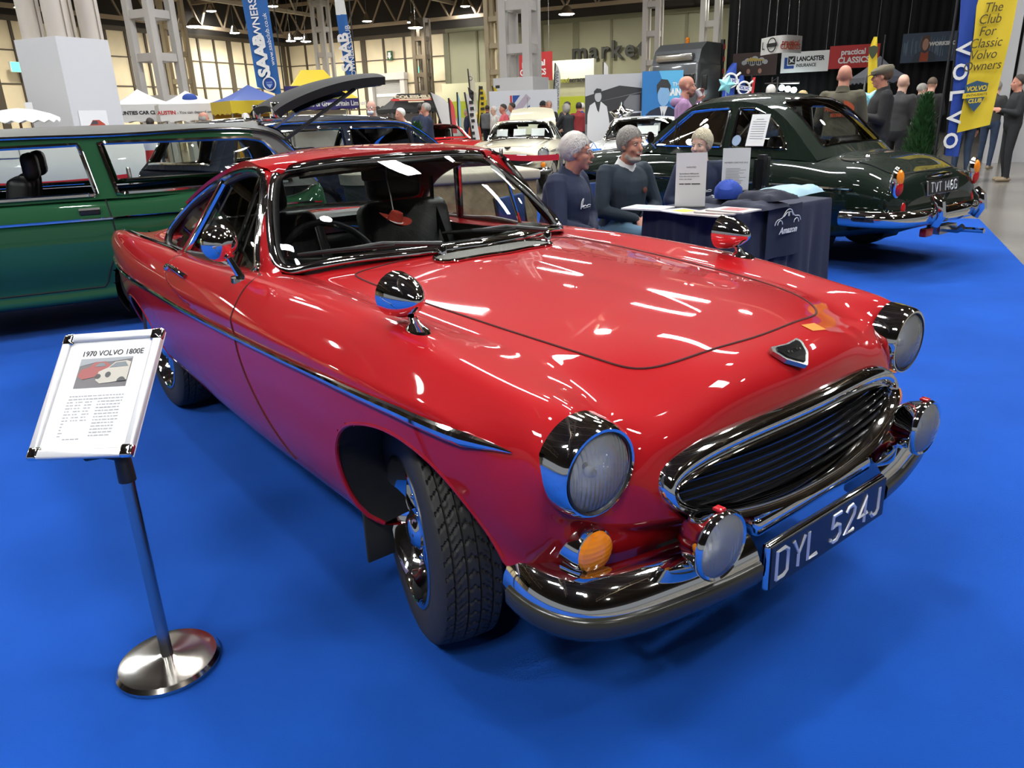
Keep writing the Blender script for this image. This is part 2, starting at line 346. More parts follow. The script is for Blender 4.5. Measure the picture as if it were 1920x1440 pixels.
# carve to the arch lines
for P in (AFs, ARs):
    sx, sz, dist = snap(G[..., 0], G[..., 2], P, .0085)
    okk = side & (NRM[..., 1] > .25)
    G[..., 0] = np.where(okk, sx, G[..., 0]); G[..., 2] = np.where(okk, sz, G[..., 2])
cen = (G[:-1, :-1]+G[1:, :-1]+G[:-1, 1:]+G[1:, 1:])/4
fside = side[:-1, :-1]
cut = fside & (inpoly(cen[..., 0], cen[..., 2], AFs) | inpoly(cen[..., 0], cen[..., 2], ARs))
# the cabin opening in the top
CAB = np.array([(-.66, 0), (-.715, .28), (-.80, .45), (-.90, .57), (-.99, .655), (-2.12, .60), (-2.38, .45), (-2.45, 0)])
top = ~fside; cab = top & inpoly(cen[..., 0], cen[..., 1], CAB)
HOODP = np.array([(-.66, -.01), (-.665, .40), (-.66, .485), (-.62, .50), (.12, .475), (.40, .425), (.475, .385), (.517, .30), (.540, .16), (.5475, .06), (.548, -.012)])
HOODS = resample(curve(HOODP, 80), 120)
hoodf = top & inpoly(cen[..., 0], cen[..., 1], HOODS) & ~cab
DOORP = np.array([(-.85, .95), (-.865, .74), (-.80, .58), (-.70, .46), (-.60, .37), (-.59, .32), (-1.72, .32), (-1.75, .45), (-1.76, .74), (-1.70, .87), (-1.66, .95)])
doorf = (np.arange(nv-1)[:, None] >= NV1*4.3) & inpoly(cen[..., 0], cen[..., 2], DOORP) & ~cut
def shell(name, mask, sides, parent, label=None):
    VS, FS, NS = [], [], []
    for sg in sides:
        idx = -np.ones((nv, nu), int)
        for i, j in zip(*np.nonzero(mask)):
            q = []
            for a, b in ((i, j), (i, j+1), (i+1, j+1), (i+1, j)):
                if idx[a, b] < 0:
                    idx[a, b] = len(VS); p = G[a, b]; n = NRM[a, b]; VS.append((p[0], p[1]*sg, p[2])); NS.append((n[0], n[1]*sg, n[2]))
                q.append(int(idx[a, b]))
            FS.append(tuple(q) if sg > 0 else tuple(q[::-1]))
    m = MB(); m.v = VS; m.f = FS; o = m.build(name, M_RED, parent, 180, label)
    o.data.normals_split_custom_set_from_vertices(NS); return o
rest = ~cut & ~cab & ~hoodf & ~doorf
shell('body', rest, (1, -1), car); shell('hood', hoodf, (1, -1), car)
DOOR_R = shell('door', doorf, (-1,), car); shell('door', doorf, (1,), car)
GF = G.reshape(-1, 3); NF = NRM.reshape(-1, 3)
IDX = np.arange(len(GF)); VROW = IDX//nu
def on_top(x, y, lift=0.):
    k = VROW < NV1*5; d = (GF[:, 0]-x)**2+(GF[:, 1]-abs(y))**2+np.where(k, 0, 9); i = int(np.argmin(d)); p = GF[i]; n = NF[i]
    dz = -(n[0]*(x-p[0])+n[1]*(abs(y)-p[1]))/max(n[2], .2); s = -1 if y < 0 else 1
    return Vector((x, y, p[2]+dz))+Vector((n[0], n[1]*s, n[2]))*lift
def on_side(x, z, s=-1, lift=0.):
    k = (VROW >= NV1*4.4); d = (GF[:, 0]-x)**2+(GF[:, 2]-z)**2+np.where(k, 0, 9); i = int(np.argmin(d)); p = GF[i]; n = NF[i]
    dy = -(n[0]*(x-p[0])+n[2]*(z-p[2]))/max(n[1], .25)
    return Vector((x, (p[1]+dy)*s, z))+Vector((n[0], n[1]*s, n[2]))*lift
M_SEAM = mat('panel_gap', (.05, .002, .002), .8)
hs = [on_top(x, y) for x, y in HOODS[4:]]; hs = hs+[Vector((p.x, -p.y, p.z)) for p in hs[::-1]]
MB().tube(hs, .0035, 6).build('hood_gap', M_SEAM, car)
for s in (-1, 1):
    pth = [on_side(x, z, s) for x, z in resample(curve([(-.872, .893), (-.872, .85), (-.868, .76), (-.85, .66), (-.79, .55), (-.70, .445), (-.60, .355)], 40), 50)]
    MB().tube([on_top(-.935, s*.708), on_top(-.905, s*.715)]+pth, .0035, 6).build('door_gap', M_SEAM, car)
    # wheel arch lips, liners
    for P, n0 in ((AFs[:60], 60), (ARs[:60], 60)):
        lip = [on_side(x, z, s, -.004) for x, z in P]
        MB().tube(lip, .007, 8).build('arch_lip', M_RED, car)
        ln = MB(); G0 = []
        for p in lip: G0.append([(p.x, p.y*(1-.0), p.z), (p.x, s*.62, p.z+.01), (p.x, s*.36, p.z+.02)])
        ln.grid(G0); cxy = sum((p.x for p in lip))/len(lip)
        ln.add([(cxy, s*.36, .3)]+[g[2] for g in G0], [(0, i+1, i+2) for i in range(len(G0)-1)])
        ln.build('wheel_well', M_BLACKM, car, 0)
    # chrome side trim
    xs = np.linspace(-3.15, .50, 90); tz = np.interp(xs, [-3.2, -2.45, -1.5, -.85, -.2, .15, .4], [.715, .718, .715, .727, .748, .75, .742])
    pth = [on_side(x, z, s, .004) for x, z in zip(xs, tz)]
    r = np.interp(xs, [-3.15, -3.05, -.3, 0, .38, .50], [.003, .009, .010, .012, .017, .002])
    m = MB(); m.tube(pth, r, 10, flat=1.0, upv=(0, 0, 1)); m.build('side_trim', M_CHROME, car)
    # chrome fin strip over the rear wing
    xs = np.linspace(-3.46, -1.76, 40); pth = [on_top(x, s*y, .004) for x, y in zip(xs, np.interp(xs, [-3.5, -3., -2.45, -1.9, -1.7], [.60, .68, .715, .725, .74]))]
    MB().tube(pth, .011, 8, flat=.6, upv=(0, 0, 1)).build('fin_trim', M_CHROME, car)
# underside, firewall between cabin and engine
m = MB(); m.box((-1.55, 0, .255), (3.9, 1.05, .03)); m.box((-1.0, 0, .42), (1.55, 1.4, .03)); m.build('floor_pan', M_BLACKM, car, 0)
m = MB(); m.box((-.70, 0, .57), (.03, 1.1, .54)); m.build('firewall', M_BLACKM, car, 0)
# ---------------------------------------------------------------- cabin
WSB = curve([(-.612, 0, .952), (-.655, .25, .950), (-.74, .43, .942), (-.83, .57, .922), (-.885, .628, .908)], 30)     # screen, lower edge
WST = curve([(-1.10, 0, 1.248), (-1.125, .25, 1.243), (-1.18, .42, 1.228), (-1.225, .485, 1.213)], 30)
def wframe(s):
    P = [tuple(p) for p in WSB]+[(-.925, .642, .928), (-.955, .641, .958), (-1.00, .625, 1.00), (-1.06, .598, 1.055), (-1.13, .562, 1.12), (-1.18, .53, 1.165), (-1.205, .508, 1.192)]+[tuple(p) for p in WST[::-1]]
    return [(x, y*s, z) for x, y, z in P]
wl = wframe(1)[1:-1]; loop = wframe(1)[:-1]+[WST[0]]+[(x, -y, z) for x, y, z in wl[::-1]]
LOOP = resample(curve(resample(loop, 70, True), 240, True), 160, True)
m = MB(); m.tube(LOOP, .0165, 10, closed=True, flat=.7, upv=(.75, 0, .66)); m.build('windscreen_frame', M_CHROME, car)
m = MB(); m.tube([tuple(Vector(p)+(Vector((-1.0, 0, 1.08))-Vector(p)).normalized()*.022) for p in LOOP], .013, 8, closed=True, flat=.6, upv=(.75, 0, .66)); m.build('windscreen_seal', M_BLACK, car)
gl = []
for k in range(15):
    t = k/14; row = []
    b = np.array([(x, y, z) for x, y, z in WSB]); tt = np.array(WST); bb = resample(b, 24); t2 = resample(tt, 24)
    # widen the lower rows to the pillar
    half = bb*(1-t)+t2*t; half[:, 1] *= 1+.10*math.sin(PI*t)*.5
    bulge = .022*math.sin(PI*t); half[:, 0] += bulge*.75; half[:, 2] += bulge*.66
    row = [tuple((x, -y, z)) for x, y, z in half[::-1]]+[tuple(p) for p in half[1:]]; gl.append(row)
MB().grid(gl).build('windscreen', M_GLASS, car, 180)
# side glass outline (DLO), measured on a leaning plane
def dy(z): return .705-.47*(z-.87)
DL = [(-.99, .905), (-1.03, .96), (-1.09, 1.07), (-1.135, 1.15), (-1.17, 1.195), (-1.22, 1.217), (-1.32, 1.222), (-1.46, 1.207), (-1.62, 1.170), (-1.78, 1.115), (-1.93, 1.045), (-2.04, .975), (-2.085, .925), (-2.075, .892), (-2.03, .876), (-1.92, .873), (-1.6, .875), (-1.3, .880), (-1.02, .885)]
DLO = resample(curve([(x, dy(z), z) for x, z in DL], 220, True), 150, True)
RB = [(-2.30, 0, .955), (-2.285, .25, .952), (-2.22, .46, .948)]; RT = [(-1.98, 0, 1.218), (-1.965, .22, 1.212), (-1.92, .40, 1.195)]     # rear window
# roof skin
def edge_at(x):       # upper DLO edge, y and z at x
    up = [p for p in DLO if p[2] > 1.0]; i = min(range(len(up)), key=lambda k: abs(up[k][0]-x)); return up[i]
R_ = []
for k in range(33):
    t = k/32; row = []
    zc0 = [(-1.10, 1.250), (-1.25, 1.266), (-1.5, 1.265), (-1.75, 1.256), (-1.98, 1.222)]
    cx = -1.10-.88*t; cz = float(spline([-1.98, -1.75, -1.5, -1.25, -1.10], [1.215, 1.250, 1.264, 1.261, 1.250], [cx])[0])
    # side edge follows from the pillar top along the drip rail and down the sail panel
    SE = resample(curve([(-1.222, .49, 1.216), (-1.235, .52, 1.214), (-1.34, .535, 1.232), (-1.48, .54, 1.216), (-1.64, .558, 1.176), (-1.80, .588, 1.118), (-1.93, .618, 1.055)], 60), 33)
    e = SE[k]
    for j in range(21):
        q = j/20; y = e[1]*math.sin(q*PI/2)**.9 if False else e[1]*q
        s = q**2.6; x = cx+(e[0]-cx)*q**2.2; z = cz+(e[2]-cz)*s; row.append((x, y, z))
    R_.append(row)
RR = [[(x, -y, z) for x, y, z in r[::-1]]+r[1:] for r in R_]
MB().slab(RR, .02).build('roof', M_RED, car, 180)
for s in (-1, 1):
    # windscreen pillar: strip between screen frame and side glass
    zq = np.linspace(.885, 1.2185, 30)
    ap = curve([(-.872, .645, .885), (-.905, .645, .912), (-.955, .641, .958), (-1.00, .625, 1.00), (-1.06, .598, 1.055), (-1.13, .562, 1.12), (-1.18, .53, 1.165), (-1.205, .508, 1.192), (-1.228, .488, 1.2185)], 120); bp_ = curve([(-.960, .712, .872), (-.99, dy(.905), .905), (-1.03, dy(.96), .96), (-1.09, dy(1.07), 1.07), (-1.135, dy(1.15), 1.15), (-1.17, dy(1.195), 1.195), (-1.20, dy(1.212), 1.212), (-1.245, dy(1.2195), 1.2195)], 120)
    a = [tuple(np.interp(z, ap[:, 2], ap[:, k]) for k in range(3)) for z in zq]; b = [tuple(np.interp(z, bp_[:, 2], bp_[:, k]) for k in range(3)) for z in zq]
    gr = []
    for i in range(30):
        A, B = Vector(a[i]), Vector(b[i]); row = []
        for k in range(9):
            t = k/8; p = A.lerp(B, t)+Vector((.45, .75, .25)).normalized()*.008*math.sin(PI*t); row.append((p.x, p.y*s, p.z))
        gr.append(row)
    m = MB(); m.slab(gr if s < 0 else [r[::-1] for r in gr], .012); m.build('windscreen_pillar', M_RED, car, 180)
    # sail panel between side glass and rear window
    c1 = resample(curve([(-1.93, .618, 1.055), (-2.03, .655, .985), (-2.10, .69, .925), (-2.16, .705, .862)], 30), 20)
    c2 = resample(curve([(-1.98, .36, 1.20), (-2.06, .42, 1.12), (-2.17, .47, 1.02), (-2.42, .52, .868)], 30), 20)
    c0 = resample(np.array([r[-1] for r in R_])[20:], 20)
    gr = [[tuple((Vector(c1[i]).lerp(Vector(c2[i]), q)+Vector((0, .03*math.sin(PI*q), .02*math.sin(PI*q))))[d]*(s if d == 1 else 1) for d in range(3)) for q in np.linspace(0, 1, 9)] for i in range(20)]
    MB().grid(gr).build('rear_pillar', M_RED, car, 180)
    # door top below the glass down to the shell
    lo = [(x, .705, .868) for x in np.linspace(-.9, -2.16, 30)]
    gr = []
    for x in np.linspace(-.90, -2.16, 40):
        yb = .735 if x > -1.7 else .735
        row = [(x, .70*s, .882), (x, .715*s, .884), (x, .735*s, .883), (x, .765*s, .872)]; gr.append(row)
    MB().grid(gr if s > 0 else [r[::-1] for r in gr]).build('sill_panel', M_RED, car, 180)
    L = [(x, y*s, z) for x, y, z in DLO]
    m = MB(); m.tube([(x, y*s+.004*s, z) for x, y, z in DLO], .0125, 10, closed=True, flat=1.0); m.build('side_window_trim', M_CHROME, car)
    m = MB(); m.tube([tuple(Vector(p)+(Vector((-1.5, p[1], 1.03))-Vector(p)).normalized()*.02) for p in L], .012, 8, closed=True); m.build('side_window_seal', M_BLACK, car)
    m = MB(); cx = (-1.5, (dy(1.03)-.01)*s, 1.03); m.add([cx]+[(x, (y-.01)*s, z) for x, y, z in DLO], [(0, i+1, (i+1) % len(DLO)+1) for i in range(len(DLO))]); m.build('side_window', M_GLASS, car, 0)
    # post between door window and quarter light; quarter vent post
    m = MB(); P = [(-1.565, (dy(1.17)+.004)*s, 1.168), (-1.765, (dy(.875)+.004)*s, .880)]; m.tube(P, .014, 8, flat=1.5, upv=(1, 0, 0)); m.build('window_post', M_CHROME, car)
    m = MB(); P = [(-1.60, (dy(1.17)+.009)*s, 1.158), (-1.795, (dy(.875)+.009)*s, .882)]; m.tube(P, .008, 6); m.build('window_post', M_RED, car)
    m = MB(); P = [(-1.20, (dy(1.21)+.003)*s, 1.208), (-1.255, (dy(.88)+.003)*s, .885)]; m.tube(P, .009, 8); m.build('vent_post', M_CHROME, car)
    m = MB(); m.tube([(-1.01, .712*s, .882), (-1.5, .716*s, .876), (-2.05, .714*s, .870)], .013, 8, flat=.8); m.build('waist_trim', M_CHROME, car)
# rear window and panel below it
def mir(P): return [(x, -y, z) for x, y, z in P[::-1]]+list(P[1:])
rb = curve(mir(RB), 30); rt = curve(mir(RT), 30)
MB().grid([[tuple(rb[j]*(1-k/6)+rt[j]*k/6) for j in range(30)] for k in range(7)]).build('rear_window', M_GLASSD, car, 180)
m = MB(); m.tube(resample(np.vstack([rb, rt[::-1]]), 80, True), .014, 8, closed=True); m.build('rear_window_trim', M_CHROME, car)
# ---------------------------------------------------------------- wheels
def tyre_mesh(Rr=.318, Wd=.175):
    prof = [(.200, -.075), (.215, -.083), (.24, -.088), (.27, -.0885), (.292, -.084), (.304, -.077)]
    pts = prof[:]; nt = 45
    for i in range(nt):
        t = -1+2*i/(nt-1); pts.append((Rr-.006*t*t-.002, .0715*t))
    pts += [(r, -a) for r, a in prof[::-1]]
    n = 432; rings = []
    for r, a in pts:
        ring = []
        for k in range(n):
            th = k*2*PI/n; rr = r
            if r > .300:
                q = a/.0715; d = 0
                if min(abs(abs(q)-.22), abs(abs(q)-.68)) < .035 : d = .0075
                ph = (k+(4 if abs(q) < .22 else 0)+abs(q)*16) % 9
                if ph < 1.3 and abs(q) < .97: d = max(d, .006)
                if .45 < abs(q) < .68 and (ph+4.5) % 9 < 1: d = max(d, .004)
                rr = r-d
            ring.append((a, rr*math.cos(th), rr*math.sin(th)))
        rings.append(ring)
    m = MB(); m.loft(rings, True, False, False); return m
def make_wheel(parent):            # axle along local x, outer face towards +x
    w = bpy.data.objects.new('wheel', None); C.objects.link(w); w.parent = parent
    tyre_mesh().build('tyre', M_RUB, w, 50)
    MB().lathe([(.196, -.07), (.205, .070), (.213, .078), (.212, .086), (.203, .088), (.196, .080), (.190, .062), (.180, .040), (.172, .028)], 64).build('rim', M_CHROME, w)
    m = MB(); m.use(M_BLACKG).lathe([(.178, .026), (.10, .030), (.02, .030)], 64)
    m.use(M_CHROME)
    for k in range(5):
        a = k*2*PI/5; ca, sa = math.cos(a), math.sin(a)
        def P(r, t, h): return (h, r*ca-t*sa, r*sa+t*ca)
        pr = [(.055, .040, .052), (.085, .034, .056), (.115, .036, .054), (.145, .046, .046), (.178, .058, .034)]
        g = []
        for r, wdt, h in pr: g.append([P(r, -wdt*.5-.008, h-.022), P(r, -wdt*.5, h), P(r, -wdt*.18, h+.002), P(r, -wdt*.12, h-.006), P(r, wdt*.12, h-.006), P(r, wdt*.18, h+.002), P(r, wdt*.5, h), P(r, wdt*.5+.008, h-.022)])
        m.grid(g, flip=True)
        m.use(M_BLACKG).add([P(.075, -.004, .0535), P(.16, -.011, .040), P(.16, .011, .040), P(.075, .004, .0535)], [(0, 1, 2, 3)]).use(M_CHROME)
        m.ball(P(.075, .052, .046), .010, 8, 6)
    m.build('wheel_face', None, w)
    MB().lathe([(.060, .04), (.056, .062), (.046, .070), (.044, .074), (.034, .080), (.012, .084), (.001, .084)], 40).build('hub_cap', M_CHROME, w)
    return w
w0 = None
for (x, s, rz, spin) in ((0., -1, -0.28, .3), (0., 1, -0.28, 1), (-2.45, -1, 0, .9), (-2.45, 1, 0, 2)):
    if w0 is None: w_ = w0 = make_wheel(car)
    else: w_ = copy_tree(w0, car)
    w_.location = (x, s*.648, .316); w_.rotation_euler = (spin, 0, s*PI/2+rz); w_.rotation_mode = 'XYZ'
# ---------------------------------------------------------------- grille
ring = [Vector((OX(z, y), y, z)) for (_, y, z) in [oval(d) for d in range(0, 181, 4)]]
ring = ring+[Vector((p.x, -p.y, p.z)) for p in ring[1:-1][::-1]]
ring = [Vector(p) for p in resample([tuple(p) for p in ring], 140, True)]
cen_ = Vector((.70, 0, .61))
m = MB(); rg = []
for i, p in enumerate(ring):
    a = ring[i-1]; b = ring[(i+1) % len(ring)]; t = (b-a).normalized(); o = t.cross(Vector((1, 0, .3))).normalized()
    if o.dot(p-cen_) < 0: o = -o
    f_ = Vector((1, 0, -.12)).normalized()
    wdt = .030+.014*o.z
    rg.append([tuple(p+o*dd*wdt+f_*ff) for dd, ff in ((.12, -.025), (.10, -.004), (-.02, .012), (-.25, .020), (-.55, .016), (-.85, .004), (-.98, -.002), (-1.02, .006), (-1.12, .008), (-1.2, .0), (-1.22, -.05))])
rg.append(rg[0]); m.grid(rg); m.build('grille_surround', M_CHROME, car, 60)
m = MB()
for i in range(11):
    z = .520+i*.0185; yy = .478
    f = max(0., 1-abs((z-.612)/.098)**2.6); yy = .455*f**(1/2.4)
    if yy < .05: continue
    P = [(OX(z, y)-.022, y, z+.016*(y/.49)**2) for y in np.linspace(-yy, yy, 30)]
    m.tube(P, .0062, 6, flat=.55, upv=(0, 0, 1))
m.build('grille_bars', M_BLACKG, car)
m = MB(); P = [(OX(z, y)-.05, y, z) for (_, y, z) in [oval(d, .49, .10) for d in range(0, 181, 6)]]; P += [(x, -y, z) for x, y, z in P[1:-1][::-1]]
m.add([(.66, 0, .61)]+P, [(0, i+1, (i+1) % len(P)+1) for i in range(len(P))]); m.build('grille_backing', M_BLACKM, car, 0)
# ---------------------------------------------------------------- lamps
def lamp_common(mb_bezel, *a): pass
for s in (-1, 1):
    h = MB().lathe([(.108, -.055), (.107, -.035), (.1045, -.01), (.100, .012), (.094, .020), (.088, .020), (.0865, .012)], 56, T(.618, s*.645, .708) @ RZ(s*.02) @ RY(.03)).build('headlamp', M_CHROME, car, 50)
    MB().lathe([(.088, .004), (.080, -.006), (.06, -.018), (.03, -.025), (.008, -.027)], 40, T(.618, s*.645, .708)).build('reflector', M_REFL, h)
    MB().lathe([(.0845, .013), (.075, .022), (.05, .030), (.025, .033), (.001, .034)], 48, T(.618, s*.645, .708)).build('lens', M_LENS, h)
    MB().lathe([(.0905, .0195), (.0865, .0215), (.0835, .0185)], 48, T(.618, s*.645, .708)).build('gasket', M_BLACK, h)
    m = MB().ball((.607, s*.645, .70), (.016, .012, .012), 10, 8).build('bulb', M_WHITE, h)
    # indicator
    k = MB().lathe([(.055, -.06), (.054, -.01), (.050, .002), (.047, .003)], 40, T(.612, s*.640, .515)).build('indicator', M_CHROME, car, 50)
    m = MB().lathe([(.048, .0), (.044, .012), (.03, .020), (.012, .023), (.001, .0235)], 40, T(.612, s*.640, .515)); m.build('amber_lens', M_AMBER, k)
    # fog lamp on the bumper
    fx, fy, fz = .785, s*.452, .535
    g = MB().lathe([(.001, -.085), (.02, -.082), (.045, -.068), (.064, -.042), (.073, -.012), (.078, .0), (.079, .010), (.074, .017), (.069, .014)], 44, T(fx, fy, fz)).build('fog_lamp', M_CHROME, car, 60)
    MB().lathe([(.070, .006), (.06, -.02), (.035, -.045), (.005, -.055)], 36, T(fx, fy, fz)).build('reflector', M_REFL, g)
    MB().lathe([(.071, .013), (.06, .021), (.04, .027), (.001, .030)], 40, T(fx, fy, fz)).build('lens', M_LENS, g)
    MB().box((fx-.002, fy, fz+.081), (.022, .020, .008), bev=.003).build('badge', M_REDLENS, g)
    MB().tube([(fx-.05, fy, fz-.05), (fx-.055, fy, fz-.085), (fx-.06, fy, fz-.11)], .012, 8).build('bracket', M_CHROME, g)
MB().tube([(.66, -.44, .47), (.69, -.47, .56), (.72, -.50, .60), (.70, -.44, .56)], .003, 6)
MB().tube([(.60, .36, .50), (.67, .385, .545), (.71, .41, .555), (.75, .44, .55)], .003, 6).build('cable', mat('pale_cable', (.5, .48, .42), .5), car)
# ---------------------------------------------------------------- bumper
def barsweep(path, prof, m):
    P = [Vector(p) for p in path]; rg = []
    for i, p in enumerate(P):
        a = P[max(0, i-1)]; b = P[min(len(P)-1, i+1)]; t = (b-a); t.z = 0; t.normalize(); o = Vector((0, 0, 1)).cross(t)
        if o.dot(Vector((p.x-.25, p.y, 0))) < 0: o = -o
        rg.append([tuple(p+o*d+Vector((0, 0, 1))*h) for d, h in prof])
    m.grid(rg); return m
half = [(.455, .715), (.53, .726), (.60, .714), (.643, .686), (.672, .640), (.690, .585), (.708, .50), (.726, .40), (.738, .28), (.745, .15), (.748, 0)]
def bpath(y0, y1, n=40):
    P = resample(curve([(x, y, 0) for x, y in half], 80), 120); return P
BP = bpath(0, 0); BL = [(x, -y, .415) for x, y, _ in BP]; ends = [p for p in BL if p[1] < -.275]
PRF = [(-.06, .058), (-.03, .068), (-.005, .064), (.016, .050), (.032, .030), (.041, .010), (.044, -.008), (.044, -.022), (.036, -.044), (.018, -.058), (-.02, -.064), (-.06, -.055)]
for s in (-1, 1):
    m = MB(); path = [(x, -y*s*-1 if False else y*(-s), z) for x, y, z in ends]
    path = [(x, s*abs(y), z) for x, y, z in ends]; m = barsweep(path, PRF if s > 0 else PRF, MB())
    rg_n = len(PRF); fe = [m.v[i] for i in range(rg_n)]; le = m.v[-rg_n:]
    m.add(fe, [tuple(range(rg_n))]); m.add(le, [tuple(range(rg_n))])
    b_ = m.build('front_bumper', M_CHROME, car, 60)
    pth = [Vector(p) for p in path[4:]]; m = barsweep([tuple(p) for p in pth], [(.030, .004), (.046, .003), (.0545, -.006), (.0545, -.036), (.046, -.052), (.015, -.060)], MB())
    rgn = 6; m.add(m.v[:rgn], [tuple(range(rgn))]); m.add(m.v[-rgn:], [tuple(range(rgn))]); m.build('rubber_strip', mat('rubber_strip', (.030, .030, .024), .22), b_, 60)
m = MB(); m.box((.705, 0, .475), (.10, .52, .055), bev=.02); m.build('bumper_bridge', M_CHROME, car)
m = MB(); m.box((.56, .42, .43), (.26, .05, .05)); m.box((.56, -.42, .43), (.26, .05, .05)); m.box((.55, 0, .40), (.2, .9, .08)); m.build('bumper_mount', M_BLACKM, car, 0)
# number plate
pl = MB(); PM = T(.79, 0, .394) @ RZ(PI/2) @ RX(PI/2) @ RX(-.02)
pl.box((0, 0, -.008), (.535, .122, .022), PM, bev=.01); plate = pl.build('number_plate', M_CHROME, car)
MB().box((0, 0, .0045), (.520, .108, .004), PM).build('plate_face', mat('plate_black', (.010, .011, .016), .3), plate, 0)
plate_text('plate_letter', 'DYL 524J', PM @ T(0, 0, .0035) @ SC(1, 1, .35), .074, .475, mat('plate_silver', (.62, .64, .68), .35, .5), plate)
# badge on the nose
m = MB(); p = on_top(.64, .0, .004); n = Vector((.45, 0, .9)).normalized()
BM = T(*p) @ RY(.56)
shp = [(-.035, -.055), (-.03, 0.0), (-.035, .055), (-.022, .062), (.012, .046), (.042, .006), (.045, 0), (.042, -.006), (.012, -.046), (-.022, -.062)]
m.poly(shp, .012, BM); bd = m.build('nose_badge', M_STEEL, car, 0)
MB().poly([(a*.78-.001, b*.78) for a, b in shp], .003, BM @ T(0, 0, .012)).build('badge_face', M_BLACKG, bd, 0)
MB().text('VOLVO', .018, BM @ T(-.004, 0, .0155) @ RZ(PI/2), .001).build('badge_lettering', M_CHROME, bd, 0)
m = MB(); P = [on_top(.56, .17, .002), on_top(.56, .235, .002), on_top(.595, .235, .002), on_top(.595, .17, .002)]
m.add(P, [(0, 1, 2, 3)]); m.build('orange_sticker', mat('orange_sticker', (.75, .25, .03), .4), car, 0)
# wing mirrors on the front wings and the door mirror
def bullet(name, p, s, yaw=0., sc_=1.):
    b = MB().tube([(p[0]-.03, p[1], p[2]-.012), (p[0]+.005, p[1], p[2]-.004)], .001, 4)
    m = MB(); q = Vector(p)
    m.loft([[(q.x+cx+ax*math.cos(k*PI/8), q.y+ay*math.sin(k*PI/8), q.z+h) for k in range(16)] for cx, ax, ay, h in ((.0, .048, .026, -.004), (.0, .044, .024, .003), (-.010, .020, .012, .016), (-.022, .015, .011, .03))], True, True, True)
    o = m.build(name, M_CHROME, car)
    MB().lathe([(r*.9, a*.9) for r, a in [(.001, .075), (.012, .073), (.020, .066), (.035, .048), (.050, .022), (.060, -.008), (.064, -.035), (.066, -.055), (.062, -.058)]], 36, T(q.x-.045, q.y, q.z+.075) @ RZ(yaw) @ RY(.03)).build('mirror_shell', M_CHROME, o)
    MB().lathe([(.056, -.049), (.03, -.051), (.001, -.052)], 32, T(q.x-.045, q.y, q.z+.075) @ RZ(yaw)).build('mirror_glass', mat('mirror_glass', (.9, .9, .9), .02, 1.), o)
    return o
for s in (-1, 1): bullet('wing_mirror', on_top(.02, s*.672), s)
m = MB(); q = on_side(-1.02, .872, -1)
q = Vector((-.985, -.755, .893))
m.loft([[(q.x+ax*math.cos(k*PI/8), q.y+ay*math.sin(k*PI/8), q.z+h) for k in range(16)] for ax, ay, h in ((.055, .032, -.02), (.053, .030, .0), (.02, .014, .006))], True, True, True)
m.tube([(q.x, q.y, q.z), (q.x-.02, q.y-.02, q.z+.06), (q.x-.03, q.y-.035, q.z+.10)], [.014, .010, .009], 10)
dm = m.build('door_mirror', M_CHROME, car)
MB().lathe([(.001, .045), (.025, .042), (.045, .030), (.057, .012), (.062, -.008), (.060, -.012)], 36, T(q.x-.035, q.y-.04, q.z+.115) @ RZ(-.15)).build('mirror_shell', M_CHROME, dm)
MB().lathe([(.059, -.010), (.001, -.012)], 32, T(q.x-.035, q.y-.04, q.z+.115) @ RZ(-.15)).build('mirror_glass', MATS['mirror_glass'], dm)
for s in (-1, 1):
    m = MB(); P = [on_side(x, z, s, l) for x, z, l in ((-1.42, .842, .004), (-1.45, .846, .024), (-1.52, .850, .030), (-1.60, .852, .026), (-1.63, .852, .004))]
    m.tube(P, [.012, .011, .010, .011, .013], 8, flat=.7); m.ball(on_side(-1.66, .845, s, .006), .014, 10, 8); m.build('door_handle', M_CHROME, car)
# ---------------------------------------------------------------- scuttle grille, wipers
m = MB(); P = [on_top(x, y, .006) for x, y in ((-.585, -.22), (-.60, 0), (-.585, .22), (-.545, .245), (-.50, .235), (-.47, .10), (-.465, 0), (-.47, -.10), (-.50, -.235), (-.545, -.245))]
lp = resample(curve([tuple(p) for p in P], 60, True), 50, True); m.tube(lp, .006, 8, closed=True); vg = m.build('scuttle_grille', M_CHROME, car)
m = MB(); c_ = on_top(-.53, 0, .005); m.add([tuple(c_)]+[tuple(p) for p in lp], [(0, i+1, (i+1) % len(lp)+1) for i in range(len(lp))]); m.build('grille_mesh', mat('grey_mesh', (.17, .17, .15), .5, .3, bump=1., bscale=260, btype='voronoi'), vg, 0)
for (px, py, tx, ty, tz) in ((-.60, -.18, -.845, -.60, .965), (-.60, .30, -.72, -.10, .99)):
    m = MB(); p = on_top(px, py, .0)
    m.latz([(.016, 0), (.015, .03), (.008, .04)], 14, T(*p)); wp = m.build('wiper', M_CHROME, car)
    a = p+Vector((0, 0, .04)); b = Vector((tx, ty, tz)); mid = a.lerp(b, .45)+Vector((.03, 0, .02))
    MB().tube([a, mid, b.lerp(a, .35)+Vector((.015, 0, .01))], [.010, .008, .006], 8).build('wiper_arm', M_BLACK, wp)
    d = (b-mid); s0 = mid-d*.15; MB().tube([s0+Vector((.0, 0, -.012)), s0.lerp(b, .5)+Vector((.004, 0, -.004)), b], [.006, .009, .005], 8).build('wiper_blade', M_BLACKM, wp)
